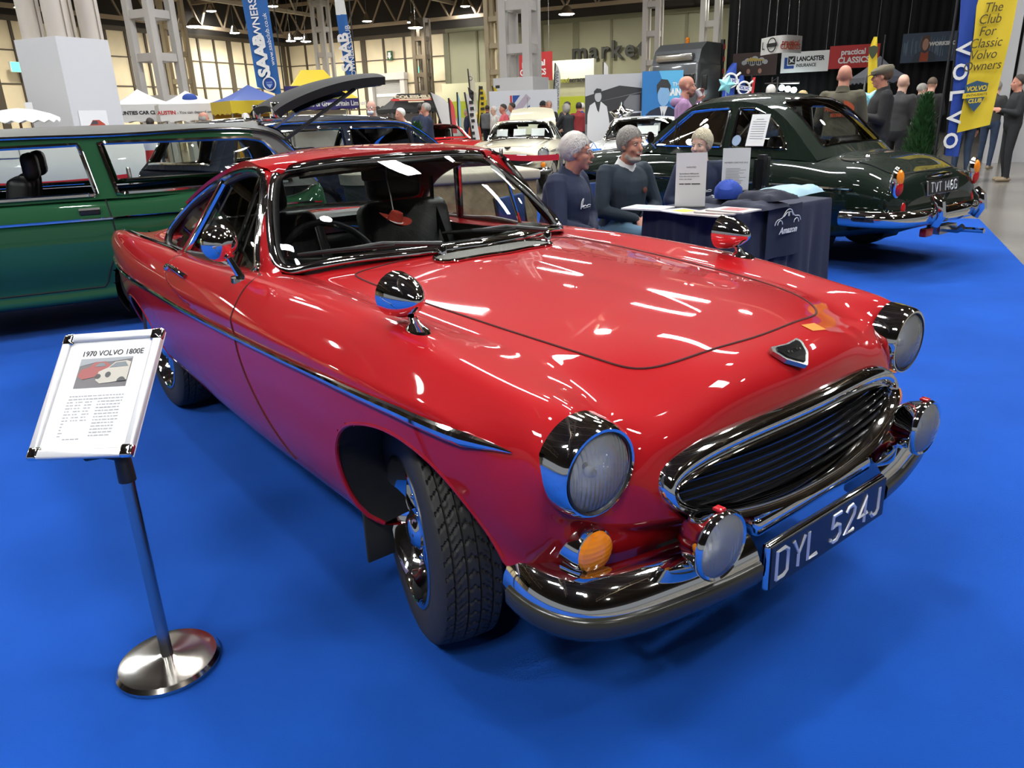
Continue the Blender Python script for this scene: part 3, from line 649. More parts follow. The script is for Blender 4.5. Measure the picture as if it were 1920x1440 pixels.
# ---------------------------------------------------------------- interior
def seat(y):
    m = MB(); sx = -1.52
    m.box((sx+.12, y, .45), (.52, .50, .16), bev=.06)
    m.box((0, 0, .26), (.14, .50, .58), T(sx-.12, y, .47) @ RY(-.26), bev=.06)
    o = m.build('seat', M_LEATHER, car)
    MB().box((0, 0, 0), (.09, .30, .17), T(sx-.33, y, 1.085) @ RY(-.2), bev=.04).build('headrest', M_LEATHER, o)
    MB().tube([(sx-.29, y-.08, .95), (sx-.32, y-.08, 1.05)], .007, 6).build('headrest_post', M_CHROME, o)
    MB().tube([(sx-.29, y+.08, .95), (sx-.32, y+.08, 1.05)], .007, 6).build('headrest_post', M_CHROME, o)
    return o
seat(-.36); seat(.36)
M_TAN = mat('tan_trim', (.12, .095, .06), .8)
m = MB(); m.box((-2.12, 0, .62), (.12, 1.15, .42), bev=.04); m.box((-2.0, 0, .50), (.36, 1.15, .10), bev=.03); m.build('rear_bench', M_LEATHER, car)
MB().box((-2.24, 0, .90), (.3, 1.1, .03)).build('parcel_shelf', M_BLACK, car, 0)
for s in (-1, 1): MB().box((-1.45, s*.66, .66), (1.3, .05, .42), bev=.02).build('door_card', M_BLACK if s < 0 else M_TAN, car)
m = MB(); m.slab([[(-.655-.30*(abs(y)/.62)**2.2-dx, y*(1-.06*(dx == 0)), z) for y in np.linspace(-.60, .60, 17)] for dx, z in ((0., .912), (.10, .908), (.20, .895), (.26, .86), (.27, .76), (.21, .60))], .02); m.build('dashboard', M_BLACK, car)
SW = T(-1.08, -.36, .86) @ RY(.95)
m = MB(); m.tube([tuple(SW @ Vector((.19*math.cos(a), .19*math.sin(a), 0))) for a in np.linspace(0, 2*PI, 49)[:-1]], .0135, 10, closed=True)
sw = m.build('steering_wheel', M_BLACKG, car); m = MB()
for a in (PI/2+.2, -PI/2-.2, PI): m.tube([tuple(SW @ Vector((.19*math.cos(a), .19*math.sin(a), 0))), tuple(SW @ Vector((.03*math.cos(a), .03*math.sin(a), -.03)))], [.018, .022], 8, flat=.3)
m.build('spokes', M_BLACKG, sw); MB().tube([tuple(SW @ Vector((0, 0, -.01))), tuple(SW @ Vector((0, 0, -.30)))], .03, 12).build('steering_column', M_BLACK, sw)
m = MB(); m.box((-1.27, .0, 1.175), (.03, .22, .055), bev=.012); m.tube([(-1.25, 0, 1.2), (-1.22, 0, 1.225)], .008, 6); m.build('interior_mirror', M_BLACK, car)
for s in (-1, 1):
    m = MB(); m.tube([(-1.80, s*.56, 1.10), (-1.74, s*.52, .98), (-1.6, s*.50, .80), (-1.5, s*.5, .55)], .022, 8, flat=.12, upv=(0, 1, 0)); m.build('seat_belt', mat('belt_grey', (.06, .06, .055), .7), car)
    MB().slab([[(-1.12, s*.10, 1.225), (-1.12, s*.40, 1.212)], [(-1.19, s*.10, 1.215), (-1.21, s*.40, 1.20)], [(-1.25, s*.10, 1.20), (-1.27, s*.38, 1.19)]], .012).build('sun_visor', mat('headlining', (.10, .09, .07), .8), car, 0)
hl = [[(x, y, z-.035) for x, y, z in r] for r in RR]; MB().grid(hl, flip=True).build('headlining', MATS['headlining'], car, 180)
# small round window sticker
MB().poly([(.045*math.cos(a), .030*math.sin(a)) for a in np.linspace(0, 2*PI, 24)[:-1]], .001, T(-1.115, .47, 1.150) @ RZ(.5) @ RY(.75)).build('window_sticker', M_WHITE, car, 0)
# the little red felt hat on its cord (hangs from the mirror)
HT = T(-1.17, -.035, .985)
hat = thing('hat_ornament', 'tiny red felt cowboy hat dangling on a cord behind the windscreen', 'ornament', (-1.17, -.035, .985))
m = MB(); rg = []
for r, z in ((.058, .010), (.045, .0), (.032, -.002), (.027, .008), (.024, .03), (.020, .044), (.008, .048), (.001, .044)):
    rg.append([(r*math.cos(a), r*math.sin(a)*1.25, z+(.014*abs(math.sin(a))**2 if r > .03 else 0)) for a in np.linspace(0, 2*PI, 29)[:-1]])
M_FELT = mat('red_felt', (.36, .030, .015), .9)
m.loft(rg, True, False, True, RX(-.25) @ RY(.3)); m.build('hat', M_FELT, hat)
MB().tube([tuple((RX(-.25) @ RY(.3)) @ Vector((.029*math.cos(a), .036*math.sin(a), .006))) for a in np.linspace(0, 2*PI, 29)[:-1]], .003, 6, closed=True).build('hat_band', M_WHITE, hat)
MB().tube([(0, 0, .045), (-.02, .005, .10), (-.05, .01, .165), (-.075, .025, .215)], .0025, 6).build('cord', mat('cord_grey', (.35, .34, .32), .6), hat)

for s in (-1, 1): MB().box((-.205, s*.66, .245), (.012, .22, .20), bev=.004).build('mud_flap', mat('old_rubber', (.022, .022, .016), .7), car)
# ================================================================ the exhibition hall
def lin(a, b, t): return np.asarray(a)*(1-t)+np.asarray(b)*t
def onplane(px, py, P0, n):
    d = ray(px, py); t = np.dot(np.asarray(P0)-CAM, n)/np.dot(d, n); return CAM+d*t
HN = H1
PB = ground(960, 57.); corner = onplane(555, 229, PB, HN); corner[2] = 0
M_CREAM = mat('cream_panel', (.80, .70, .48), .6, var=.18, vscale=.35); M_BATTEN = mat('dark_batten', (.07, .055, .035), .6)
M_SAGE = mat('sage_panel', (.27, .27, .18), .6, var=.12, vscale=.3); M_BATS = mat('sage_batten', (.15, .15, .09), .6)
WH = 7.6
def wall(name, a, b, h, mp, mbt, step, rows, th=.3, nrm=None):
    a = Vector(a); b = Vector(b); d = (b-a); L = d.length; ang = math.atan2(d.y, d.x); M = T(*a) @ RZ(ang); m = MB()
    m.use(mp).box((L/2, th/2, h/2), (L, th, h), M); m.use(mbt)
    n = int(L/step)
    for i in range(n+1): m.box((i*step, -.04, h/2), (.16 if i % 4 else .45, .1, h), M)
    for z in rows: m.box((L/2, -.03, z), (L, .08, .07), M)
    m.box((L/2, -.06, h-.12), (L, .14, .28), M); m.use(mat('upper_wall', (.03, .026, .022), .9)).box((L/2, th/2, (h+13.45)/2), (L, th, 13.45-h), M)
    return struct(m.build(name, None, None, 0))
lw = corner-H1*75; rs = lin(corner, onplane(845, 217, PB, HN), 1.0); rs[2] = 0; re_ = onplane(1420, 199, PB, HN); re_[2] = 0; far = onplane(2500, 160, PB, HN); far[2] = 0
wall('wall_left', lw, corner, WH, M_CREAM, M_BATTEN, 1.55, [2.2, 4.0, 5.8])
wall('wall_back', corner, rs, WH, M_CREAM, M_BATTEN, 1.9, [2.2, 4.0, 5.8])
wall('wall_back', rs, far, WH, M_SAGE, M_BATS, 2.6, [3.4], .3)
# roof deck, girders
M_DECK = mat('roof_deck', (.12, .085, .055), .9, var=.3, vscale=.5); M_GIRD = mat('girder_paint', (.32, .25, .17), .7); M_GIRDL = mat('girder_pale', (.42, .38, .30), .7)
m = MB(); m.box((-15, 25, 13.6), (170, 170, .3)); struct(m.build('ceiling', M_DECK, None, 0))
HC = Vector(corner)
def hp(a, b, z=0.): v = HC-Vector(H1)*a-Vector(H2)*b; return Vector((v.x, v.y, z))      # hall coordinates: a along the left wall, b along the back wall
def girder(p, q, z0, z1, m_, pitch=2.2):
    p = Vector(p); q = Vector(q); d = q-p; L = d.length; n = max(2, int(L/pitch)); u = d/L; m = MB(); pr = Vector((-u.y, u.x, 0))
    ang = math.atan2(u.y, u.x)
    for z in (z0, z1): m.box((L/2, 0, z), (L, .22, .24), T(p.x, p.y, 0) @ RZ(ang))
    for i in range(n):
        a = p+u*(L*i/n); b = p+u*(L*(i+.5)/n); c = p+u*(L*(i+1)/n)
        m.tube([(a.x, a.y, z0), (b.x, b.y, z1)], .075, 5); m.tube([(b.x, b.y, z1), (c.x, c.y, z0)], .075, 5)
    return struct(m.build('roof_beam', m_, None, 0))
for i, b in enumerate((4, 16, 28, 40, 52)): girder(hp(-1, b), hp(66, b), 9.3, 11.6, M_GIRDL if i in (0, 1) else M_GIRD)
for i, a in enumerate((1.2, 10, 20, 30, 40, 50)): girder(hp(a, -2), hp(a, 66), 9.6 if i else 8.2, 12.2 if i else 10.2, M_GIRD)
girder(hp(-1, .8), hp(70, .8), 8.0, 10.2, M_GIRD)
fl0 = thing('ceiling_light', 'wide flood lamp hung before the far cream walls', 'ceiling light'); MB().latz([(.10, .5), (.3, .3), (.52, .02), (.54, 0), (.5, 0), (.25, .26)], 20, cap=False).tube([(0, 0, .4), (0, 0, 6.25)], .015, 6).build('housing', M_STEEL, fl0); MB().latz([(.5, .02), (.4, -.03), (.01, -.05)], 20).build('diffuser', mat('flood_glow', (1, 1, 1), .5, emit=330., ecol=(1., .93, .80)), fl0)
for i_, (a_, b_) in enumerate([(6, 6), (6, 16), (6, 27), (6, 38), (16, 6), (27, 6), (38, 6), (48, 6), (58, 6)]):
    o_ = fl0 if i_ == 0 else copy_tree(fl0); o_.location = hp(a_, b_, 7.2); o_['group'] = 'high bay lamps under the hall roof'
for i in range(18):
    m = MB(); p, q = hp(3+i*3.4, -1, 13.2), hp(3+i*3.4, 64, 13.2); m.tube([p, q], .12, 4); struct(m.build('roof_beam', M_GIRD, None, 0))
# lattice towers
def tower(px, depth, w, m_, h=13.4, step=1.5, rung=.16, leg=.26, ang=None):
    g = ground(px, depth); m = MB(); M = T(g[0], g[1], 0) @ RZ(math.radians(27.5)); r = w/2
    for x in (-r, r):
        for y in (-r, r): m.box((x, y, h/2), (leg, leg, h), M)
    z = step*.6
    while z < h:
        for s in (-r, r): m.box((0, s, z), (w, leg*.6, rung*1.8), M); m.box((s, 0, z), (leg*.6, w, rung*1.8), M)
        z += step
    return struct(m.build('column', m_, None, 0))
M_COLG = mat('column_grey', (.50, .48, .46), .55); M_COLT = mat('column_tan', (.44, .37, .25), .6); M_COLW = mat('column_white', (.66, .64, .60), .5)
tower(318, 30, 1.05, M_COLG); tower(356, 46, .8, M_COLT); tower(622, 50, .7, M_COLG, leg=.2); tower(979, 27, .86, M_COLG, step=1.35); tower(936, 48, .85, M_COLT); tower(1220, 44, .72, M_COLG); tower(1325, 40, .7, M_COLW)
tower(42, 52, 1.4, M_BATTEN, 8, 1.2); tower(800, 56, .8, M_BATTEN, 8, 1.2)
# boarded pillar cluster at the left
g = ground(141, 13.); W1, W2 = 1.02, 1.04
BX = T(g[0], g[1], 0) @ RZ(math.radians(117.5))      # local x = H1, local y = H2
M_BOARD = mat('white_board', (.60, .60, .61), .65)
m = MB(); m.box((W1/2, W2/2, 1.43), (W1, W2, 2.88), BX); o = tag(m.build('pillar_cladding', M_BOARD, None, 0), 'tall white boarded box around the foot of the four round pillars', 'boarding'); 
for i, (a, b) in enumerate(((.18, .18), (W1-.18, .2), (.2, W2-.2), (W1-.18, W2-.2))):
    m = MB(); m.latz([(.15, 2.85), (.15, 13.4)], 20, BX @ T(a, b, 0)); m.box((a+.12, b, 8.1), (.06, .30, 10.5), BX); struct(m.build('pillar', mat('pillar_paint', (.50, .45, .39), .6), None))
# poster of a small red car pinned on the boarding
PW = BX @ T(.40, -.006, 1.47) @ RX(PI/2)
t = thing('car_poster', 'small white poster of a red hatchback pinned low on the white boarding', 'poster', (0, 0, 0))
MB().box((0, 0, .005), (.56, .46, .008), PW).build('sheet', M_WHITE, t, 0)
MB().poly([(-.22, -.14), (-.2, -.04), (-.10, -.01), (-.03, .07), (.10, .07), (.20, .0), (.23, -.06), (.22, -.14)], .003, PW @ T(0, 0, .009)).build('printed_car', mat('poster_red', (.45, .06, .035), .6), t, 0)
MB().poly([(-.09, -.005), (-.03, .058), (.05, .058), (.06, .0)], .003, PW @ T(0, 0, .0125)).build('printed_window', mat('poster_dark', (.06, .06, .07), .6), t, 0)
# black drapes on the right
PD = ground(1640, 34.)
M_DRAPE = mat('black_drape', (.006, .006, .007), .95)
a = onplane(1358, 200, PD, HN); b = onplane(1990, 178, PD, HN); a[2] = b[2] = 0
G_ = []
for i in range(121):
    p = lin(a, b, i/120)+HN*.10*math.sin(i*1.9); G_.append([(p[0], p[1], -.01), (p[0], p[1], 13.4)])
struct(MB().slab(G_, .03).build('wall_right', M_DRAPE, None, 180))
# ------------------------------------------------------------ signs hung on and before the drapes
def banner(name, label, px0, py0, px1, py1, P0, col, group=None, cat='banner', th=.04, n=HN, wires=True):
    a = onplane(px0, py0, P0, n); b = onplane(px1, py1, P0, n); x = Vector((b[0]-a[0], b[1]-a[1], 0)); w = x.length; h = a[2]-b[2]; ang = math.atan2(x.y, x.x)
    # heights: keep the rectangle level
    M = T((a[0]+b[0])/2, (a[1]+b[1])/2, (a[2]+b[2])/2) @ RZ(ang) @ RX(PI/2); t = thing(name, label, cat, (0, 0, 0), 0, group)
    MB().box((0, 0, 0), (w, h, th), M).build('sheet', col, t, 0)
    if wires:
        for s in (-1, 1): MB().tube([tuple(M @ Vector((s*w*.42, h/2, 0))), tuple(M @ Vector((s*w*.42, h/2, 0))+Vector((0, 0, 13.4-(M @ Vector((0, h/2, 0))).z)))], .012, 4).build('wire', M_STEEL, t)
    return t, M @ T(0, 0, th/2), w, h
PS = PD-HN*.9
def c3(name, r, g, b_, rough=.6): return mat(name, (r, g, b_), rough)
M_INK = c3('ink_black', .012, .012, .014); M_INKW = c3('ink_white', .82, .82, .80); M_INKR = c3('ink_red', .55, .03, .025); M_INKB = c3('ink_blue', .012, .07, .30); M_SKIN_P = c3('print_skin', .50, .27, .19)
M_SIGNR = c3('sign_red', .50, .03, .03)
t, M, w, h = banner('hanging_banner', 'brown banner with a cartoon cloud logo hung on the black drapes', 1375, 101, 1455, 140, PS, c3('banner_brown', .06, .035, .03), 'banners on the black drapes')
m = MB()
for x, y, r in ((-.16, .14, .13), (0, .2, .15), (.15, .15, .13), (-.05, .08, .15), (.1, .07, .14), (-.24, .08, .1), (.24, .08, .1)): m.poly([(x*w+r*h*1.1*math.cos(k*PI/10), y*h+r*h*math.sin(k*PI/10)) for k in range(20)], .01+.002*x, M)
m.build('cloud_print', c3('print_grey', .45, .47, .50), t, 0)
m = MB(); m.poly([(-.2*w, .13*h), (-.1*w, .3*h), (.1*w, .22*h), (.22*w, .16*h), (.2*w, .12*h)], .014, M); m.build('colour_print', c3('print_yellow', .55, .40, .10), t, 0)
m = MB(); [m.box((-.16*w+k*.045*w, .05*h+.02*h*(k % 2), .02), (.025*w, .14*h, .004), M) for k in range(8)]; m.build('cartoon_print', M_INK, t, 0)
for s in (-1, 1): MB().poly([(s*.13*w+r*math.cos(k*PI/8)*h, -.3*h+r*1.4*math.sin(k*PI/8)*h) for r in (.08,) for k in range(16)], .012, M).build('printed_head', M_SKIN_P, t, 0)
t, M, w, h = banner('hanging_banner', 'white insurance banner with a blue and black square logo on the drapes', 1466, 99, 1552, 133, PS, M_INKW, 'banners on the black drapes')
MB().text('LANCASTER', h*.30, M @ T(.115*w, .14*h, .004), .006, bold=.012, sx=.82).build('lettering', M_INK, t, 0)
MB().text('INSURANCE', h*.22, M @ T(.035*w, -.17*h, .004), .006, bold=.004, sx=.82).build('lettering', M_INK, t, 0)
m = MB(); m.poly([(-.43*w, -.30*h), (-.43*w, .25*h), (-.365*w, .25*h), (-.365*w, -.15*h), (-.22*w, -.15*h), (-.22*w, -.30*h)], .006, M); m.build('logo', M_INKB, t, 0)
m = MB(); m.poly([(-.35*w, -.10*h), (-.35*w, .30*h), (-.20*w, .30*h), (-.20*w, -.10*h)], .006, M); m.build('logo', M_INK, t, 0)
m = MB(); m.poly([(-.34*w, -.06*h), (-.30*w, .05*h), (-.33*w, .24*h), (-.29*w, .12*h), (-.22*w, .27*h), (-.26*w, .08*h), (-.21*w, -.02*h), (-.28*w, .03*h)], .010, M); m.build('logo', M_INKW, t, 0)
t, M, w, h = banner('hanging_banner', 'red magazine banner hung beside the white insurance banner', 1557, 87, 1646, 125, PS, M_SIGNR, 'banners on the black drapes')
MB().text('practical', h*.34, M @ T(-.02*w, .20*h, .004), .006, bold=.010, sx=.92).build('lettering', M_INKW, t, 0)
MB().text('CLASSICS', h*.36, M @ T(0, -.16*h, .004), .006, bold=.012, sx=.9).build('lettering', M_INKW, t, 0)
t, M, w, h = banner('hanging_banner', 'dark blue banner of a smiling bearded man in an orange shirt', 1694, 64, 1797, 113, PS, c3('banner_navy', .05, .075, .12), 'banners on the black drapes')
rr = random.Random(3)
m = MB()
for k in range(26): x = rr.uniform(-.48, .48); m.poly([(x*w, rr.uniform(-.45, .1)*h), (x*w+.02*w, -.3*h), (x*w+.02*w, rr.uniform(.1, .45)*h), (x*w, .2*h)], .003, M)
m.build('workshop_print', c3('print_slate', .12, .17, .24), t, 0)
m = MB(); m.poly([(-.30*w, -.48*h), (-.26*w, -.22*h), (-.17*w, -.12*h), (-.02*w, -.12*h), (.08*w, -.22*h), (.12*w, -.48*h)], .006, M); m.build('printed_jacket', c3('print_jacket', .035, .05, .075), t, 0)
m = MB(); m.poly([(-.17*w, -.48*h), (-.16*w, -.14*h), (-.09*w, -.2*h), (-.03*w, -.12*h), (-.02*w, -.48*h)], .008, M); m.build('printed_shirt', c3('print_orange', .36, .06, .02), t, 0)
m = MB(); m.poly([(-.095*w+.085*w*math.cos(k*PI/10), .14*h+.28*h*math.sin(k*PI/10)) for k in range(20)], .009, M); m.build('printed_hair', c3('print_brown', .10, .05, .03), t, 0)
m = MB(); m.poly([(-.095*w+.052*w*math.cos(k*PI/10), .10*h+.20*h*math.sin(k*PI/10)) for k in range(20)], .012, M); m.build('printed_face', M_SKIN_P, t, 0)
MB().text('WORKSHOP', h*.17, M @ T(.22*w, .10*h, .010), .004, bold=.012).build('lettering', M_INKW, t, 0)
# curved white hanging sign
P0 = PD-HN*4.0; t = thing('hanging_sign', 'curved white sign ring section hanging in front of the banners', 'sign', (0, 0, 0))
gr = []; NS_ = 24
for i in range(NS_+1):
    px = 1428+77*i/NS_; bow = -1.1*math.sin(PI*i/NS_)
    a = onplane(px, 71-6*i/NS_-0*bow, P0+HN*bow, HN); b = onplane(px, 104-7*i/NS_, P0+HN*bow, HN)
    gr.append([(a[0], a[1], 0), (b[0], b[1], 0)])
za = onplane(1466, 70, P0, HN)[2]; zb = onplane(1466, 102, P0, HN)[2]
MB().slab([[(r[0][0], r[0][1], zb), (r[0][0], r[0][1], za)] for r in gr], .03).build('sheet', M_INKW, t, 180)
def curved_text(txt, u0, size, zz, mt, sx=1., bold=.004):
    i = u0*NS_; k = int(i); p = Vector(gr[k][0]); q = Vector(gr[min(k+1, NS_)][0]); d = (q-p).normalized(); ang = math.atan2(d.y, d.x)
    c = p.lerp(q, i-k); MB().text(txt, size, T(c.x, c.y, zz) @ RZ(ang) @ RX(PI/2) @ T(0, 0, .05), .01, bold=bold, sx=sx).build('lettering', mt, t, 0)
curved_text('practical', .70, .30, zb+.56*(za-zb), c3('ink_orange', .60, .10, .05)); curved_text('CLASSICS', .70, .28, zb+.33*(za-zb), MATS['ink_orange'])
curved_text('L', .08, .42, zb+.5*(za-zb), M_INK); 
i = int(.31*NS_); p = Vector(gr[i][0]); q = Vector(gr[i+1][0]); ang = math.atan2(q.y-p.y, q.x-p.x)
MB().tube([tuple(T(p.x, p.y, (za+zb)/2) @ RZ(ang) @ Vector((.26*math.cos(k*PI/12), -.06, .26*math.sin(k*PI/12)))) for k in range(24)], .02, 5, closed=True).box((0, -.06, 0), (.62, .02, .14), T(p.x, p.y, (za+zb)/2) @ RZ(ang)).build('logo', M_INK, t, 0)
for i in (3, NS_-3): p = gr[i][0]; MB().tube([(p[0], p[1], za), ((gr[12][0][0]+p[0])/2, (gr[12][0][1]+p[1])/2, 13.4)], .012, 4).build('wire', M_STEEL, t)
# stage lights below the drapes
t = thing('stage_light', 'bright white stage lights on a small truss before the drapes', 'stage light', (0, 0, 0)); q = PD-HN*1.5
a = onplane(1452, 160, q, HN); b = onplane(1480, 165, q, HN)
m = MB(); 
for k in (-.14, .14): m.tube([(a[0]+k, a[1], 0), (a[0]+k, a[1], a[2]+.35)], .04, 6)
for z in np.arange(.3, a[2]+.3, .3): m.tube([(a[0]-.14, a[1], z), (a[0]+.14, a[1], z+.15)], .02, 5)
m.tube([(a[0]-.5, a[1], a[2]+.1), (b[0]+.5, b[1], b[2]+.2)], .04, 6); m.build('truss', M_STEEL, t)
for k in range(3): p = lin(a, b, .5+.4*k); MB().ball((p[0], p[1], p[2]-.05), .13, 12, 8).build('lamp', mat('stage_glow', (1, 1, 1), .5, emit=16., ecol=(.75, .95, 1)), t)
# ------------------------------------------------------------ things on the back wall
PWb = PB-HN*.25
t = thing('wall_sign', 'huge dark letters standing on the sage green back wall', 'sign', (0, 0, 0))
a = onplane(1072, 108, PWb, HN); b = onplane(1222, 90, PWb, HN); x = b-a; ang = math.atan2(x[1], x[0]); L = math.hypot(x[0], x[1]); M = T(a[0], a[1], (a[2]+b[2])/2) @ RZ(ang) @ RX(PI/2)
for k, ch in enumerate('market'): MB().text(ch, L*.27, M @ T(L*(.11, .29, .43, .57, .74, .88)[k], .15, .1), .2, bold=.03).build('letter', c3('letter_dark', .03, .034, .03), t, 0)
def panel(name, label, px0, py0, px1, py1, P0, m_, cat, n=HN, th=.12, kind=None):
    a = onplane(px0, py0, P0, n); b = onplane(px1, py1, P0, n); x = b-a; ang = math.atan2(x[1], x[0]); w = math.hypot(x[0], x[1]); h = abs(a[2]-b[2])
    M = T((a[0]+b[0])/2, (a[1]+b[1])/2, (a[2]+b[2])/2) @ RZ(ang) @ RX(PI/2); o = MB().box((0, 0, 0), (w, h, th), M).build(name, m_, None, 0)
    if kind: o['kind'] = kind
    else: tag(o, label, cat)
    return o, M @ T(0, 0, th/2), w, h
# roller door
o, M, w, h = panel('door_1', '', 698, 146, 765, 232, PB-HN*.15, mat('shutter_grey', (.30, .30, .29), .5, bump=.8, bscale=2.5, btype='Z'), '', th=.2, kind='structure')
m = MB(); m.box((-w/2, 0, .1), (.4, h+.2, .5), M); m.box((w/2, 0, .1), (.4, h+.2, .5), M); m.box((0, h*.5, .15), (w+.6, .5, .6), M); m.build('door_frame', M_COLG, o, 0)
m = MB(); m.box((0, h*.12, .03), (w*.75, .22, .05), M); m.build('door_stripe', M_INKW, o, 0)
for k in range(5): MB().poly([(-.38*w+.17*w*k+.28*math.cos(j*PI/8), -.18*h+.28*math.sin(j*PI/8)) for j in range(16)], .05, M).build('porthole', M_BLACK, o, 0)
# exit signs
def exit_sign(px, py, P0, label, n=HN, s=.5, em=2.5):
    p = onplane(px, py, P0, n); ang = math.atan2(n[1], n[0])-PI/2; M = T(*p) @ RZ(ang) @ RX(PI/2); t = thing('exit_sign', label, 'exit sign')
    MB().box((0, 0, 0), (2*s*1.1, s*1.1, .12), M, bev=.02).build('casing', M_INKW, t, 0)
    MB().box((0, 0, .065), (2*s, s, .01), M).build('panel', mat('exit_green', (.02, .35, .12), .5, emit=em, ecol=(.12, .9, .45)), t, 0)
    MB().poly([(-.15*s, .3*s), (.15*s, .3*s), (.15*s, 0), (.35*s, 0), (0, -.35*s), (-.35*s, 0), (-.15*s, 0)], .006, M @ T(.4*s, 0, .072)).build('arrow', mat('exit_white', (.9, .9, .9), .5, emit=2.), t, 0)
exit_sign(790, 132, PB-HN*1.2, 'glowing green exit sign on the post right of the roller door')
exit_sign(36, 126, lw+H1*30-H2*.9, 'glowing green exit sign at the far left of the hall', H2)
o, M, w, h = panel('direction_sign', 'dark green sign with a white arrow high on the cream wall', 726, 96, 736, 113, PB-HN*.2, c3('sign_green', .015, .09, .03), 'sign')
MB().poly([(-.25*w, .35*h), (.25*w, .35*h), (.25*w, 0), (.45*w, 0), (0, -.38*h), (-.45*w, 0), (-.25*w, 0)], .02, M).build('arrow', M_INKW, o, 0)
# food hall block
PF = PB-HN*4
o, M, w, h = panel('food_kiosk', 'pale food terrace building with a lime green counter band', 832, 158, 1118, 212, PF, c3('kiosk_cream', .52, .52, .36), 'kiosk', th=.6)
a = onplane(832, 190, PF-HN*.5, HN); b = onplane(1118, 214, PF-HN*.5, HN)
MB().box((0, -h/2+.55, .35), (w, 1.1, .1), M).build('counter_band', c3('lime_band', .34, .40, .02), o, 0)
MB().box((w*.37, h*.70, .0), (w*.26, h*.5, .5), M).build('upper_panel', c3('kiosk_panel', .60, .60, .46), o, 0)
MB().box((-w*.02, -h*.10, .3), (w*.16, .55, .1), M).build('yellow_board', c3('board_yellow', .62, .55, .05), o, 0)
def ontext(txt, px, py, size, mt, P0, par, n=HN, bold=.01, sx=1., shear=0.):
    p = onplane(px, py, P0, n); MB().text(txt, size, T(*p) @ RZ(math.atan2(n[1], n[0])-PI/2) @ RX(PI/2), .02, bold=bold, sx=sx, shear=shear).build('lettering', mt, par, 0)
PFt = PF-HN*.62
ontext('food', 1057, 151, .42, c3('ink_olive', .25, .26, .03), PFt, o); ontext('terrace', 1080, 149.5, .42, M_INK, PFt, o); ontext('food', 1082, 188, .42, M_INKW, PFt, o, bold=.02); ontext('food', 853, 199, .36, M_INKW, PFt, o, bold=.02); ontext('market', 876, 198, .36, M_INK, PFt, o)
# red banner behind the grey tower
t, M, w, h = banner('hanging_banner', 'red magazine banner half hidden behind the grey lattice column', 963, 101, 1036, 150, ground(1000, 33.), M_SIGNR, None)
MB().text('practical', h*.28, M @ T(.02*w, .12*h, .004), .006, bold=.012).build('lettering', M_INKW, t, 0); MB().text('CLASSICS', h*.30, M @ T(.0, -.2*h, .004), .006, bold=.012, sx=.85).build('lettering', M_INKW, t, 0)
# white cladding at the foot of the grey tower
g = ground(979, 26.2); m = MB(); m.box((0, 0, 1.28), (1.45, 1.45, 2.55), T(g[0], g[1], 0) @ RZ(math.radians(27.5))); tag(m.build('column_cladding', M_BOARD, None, 0), 'white boarded base of the grey lattice column in mid hall', 'boarding')
g = ground(1004, 22.5) if False else ground(982, 24.)
t = thing('display_stand', 'white pop-up display wall with a red and blue diagonal logo', 'display stand'); M = facing((g[0], g[1], 1.1), face_cam(g))
MB().box((0, .12, 0), (2.15, 1.75, .06), M).build('fabric', mat('display_white', (.62, .64, .68), .6), t, 0)
m = MB(); m.poly([(-.42, .18), (-.42, .85), (-.36, .85), (-.36, .24), (.2, .24), (.2, .18)], .01, M @ T(0, 0, .03)); m.build('logo', M_INKR, t, 0)
m = MB(); m.poly([(-.34, .55), (-.34, .85), (-.1, .85)], .01, M @ T(0, 0, .03)); m.poly([(.2, .56), (.2, .28), (-.06, .28)], .01, M @ T(0, 0, .03)); m.build('logo', M_INKB, t, 0)
MB().box((-.08, .55, .035), (.72, .2, .01), M @ T(-.08, .55, 0) @ RZ(.83) @ T(.08, -.55, 0)).build('print_band', c3('print_mauve', .42, .36, .44), t, 0)
for s in (-1, 1): MB().tube([tuple(M @ Vector((s*.9, .12, .7))), tuple(M @ Vector((s*.9, .12, -1.11)))], .025, 6).build('leg', M_STEEL, t)
for s in (.42, -.55):
    m = MB(); rr = random.Random(5)
    m.tube([tuple(M @ Vector((s+rr.uniform(-.25, .4), rr.uniform(-.3, .7), .035))) for _ in range(7)], .012, 4); m.build('line_print', c3('print_ink', .10, .12, .22), t, 0)
# big screen wall at the far right: grey steel leg and shutter panel
g = ground(1912, 16.5); M = T(g[0], g[1], 0) @ RZ(math.radians(27.5))
m = MB(); m.box((-.35, 0, 3), (.28, .25, 6.2), M); m.box((.4, .2, 2.2), (1.0, .1, 4.5), M); 
for k in range(9): m.box((-.62, .1, 1.3+k*.14), (.28, .05, .09), M)
struct(m.build('wall_panel', mat('panel_grey', (.40, .40, .41), .5), None, 0))

for px, py in ((14, 18), (70, 24), (133, 27), (246, 38), (345, 51), (396, 21), (440, 62), (512, 12), (545, 77), (574, 78), (688, 40), (772, 42), (872, 12), (1020, 6), (1088, 7), (1155, 8)):
    d_ = ray(px, py); t_ = min((9.0-CAM[2])/max(d_[2], .01), 54.); p = CAM+d_*t_; o_ = copy_tree(lamp0); o_.location = tuple(p); o_.scale = (1, 1, 1); o_['group'] = 'high bay lamps under the hall roof'
    hs_ = [c for c in o_.children if c.name.startswith('housing')][0]; hs_.data = hs_.data.copy()
    for v in hs_.data.vertices:
        if v.co.z > 2: v.co.z = 13.44-p[2]
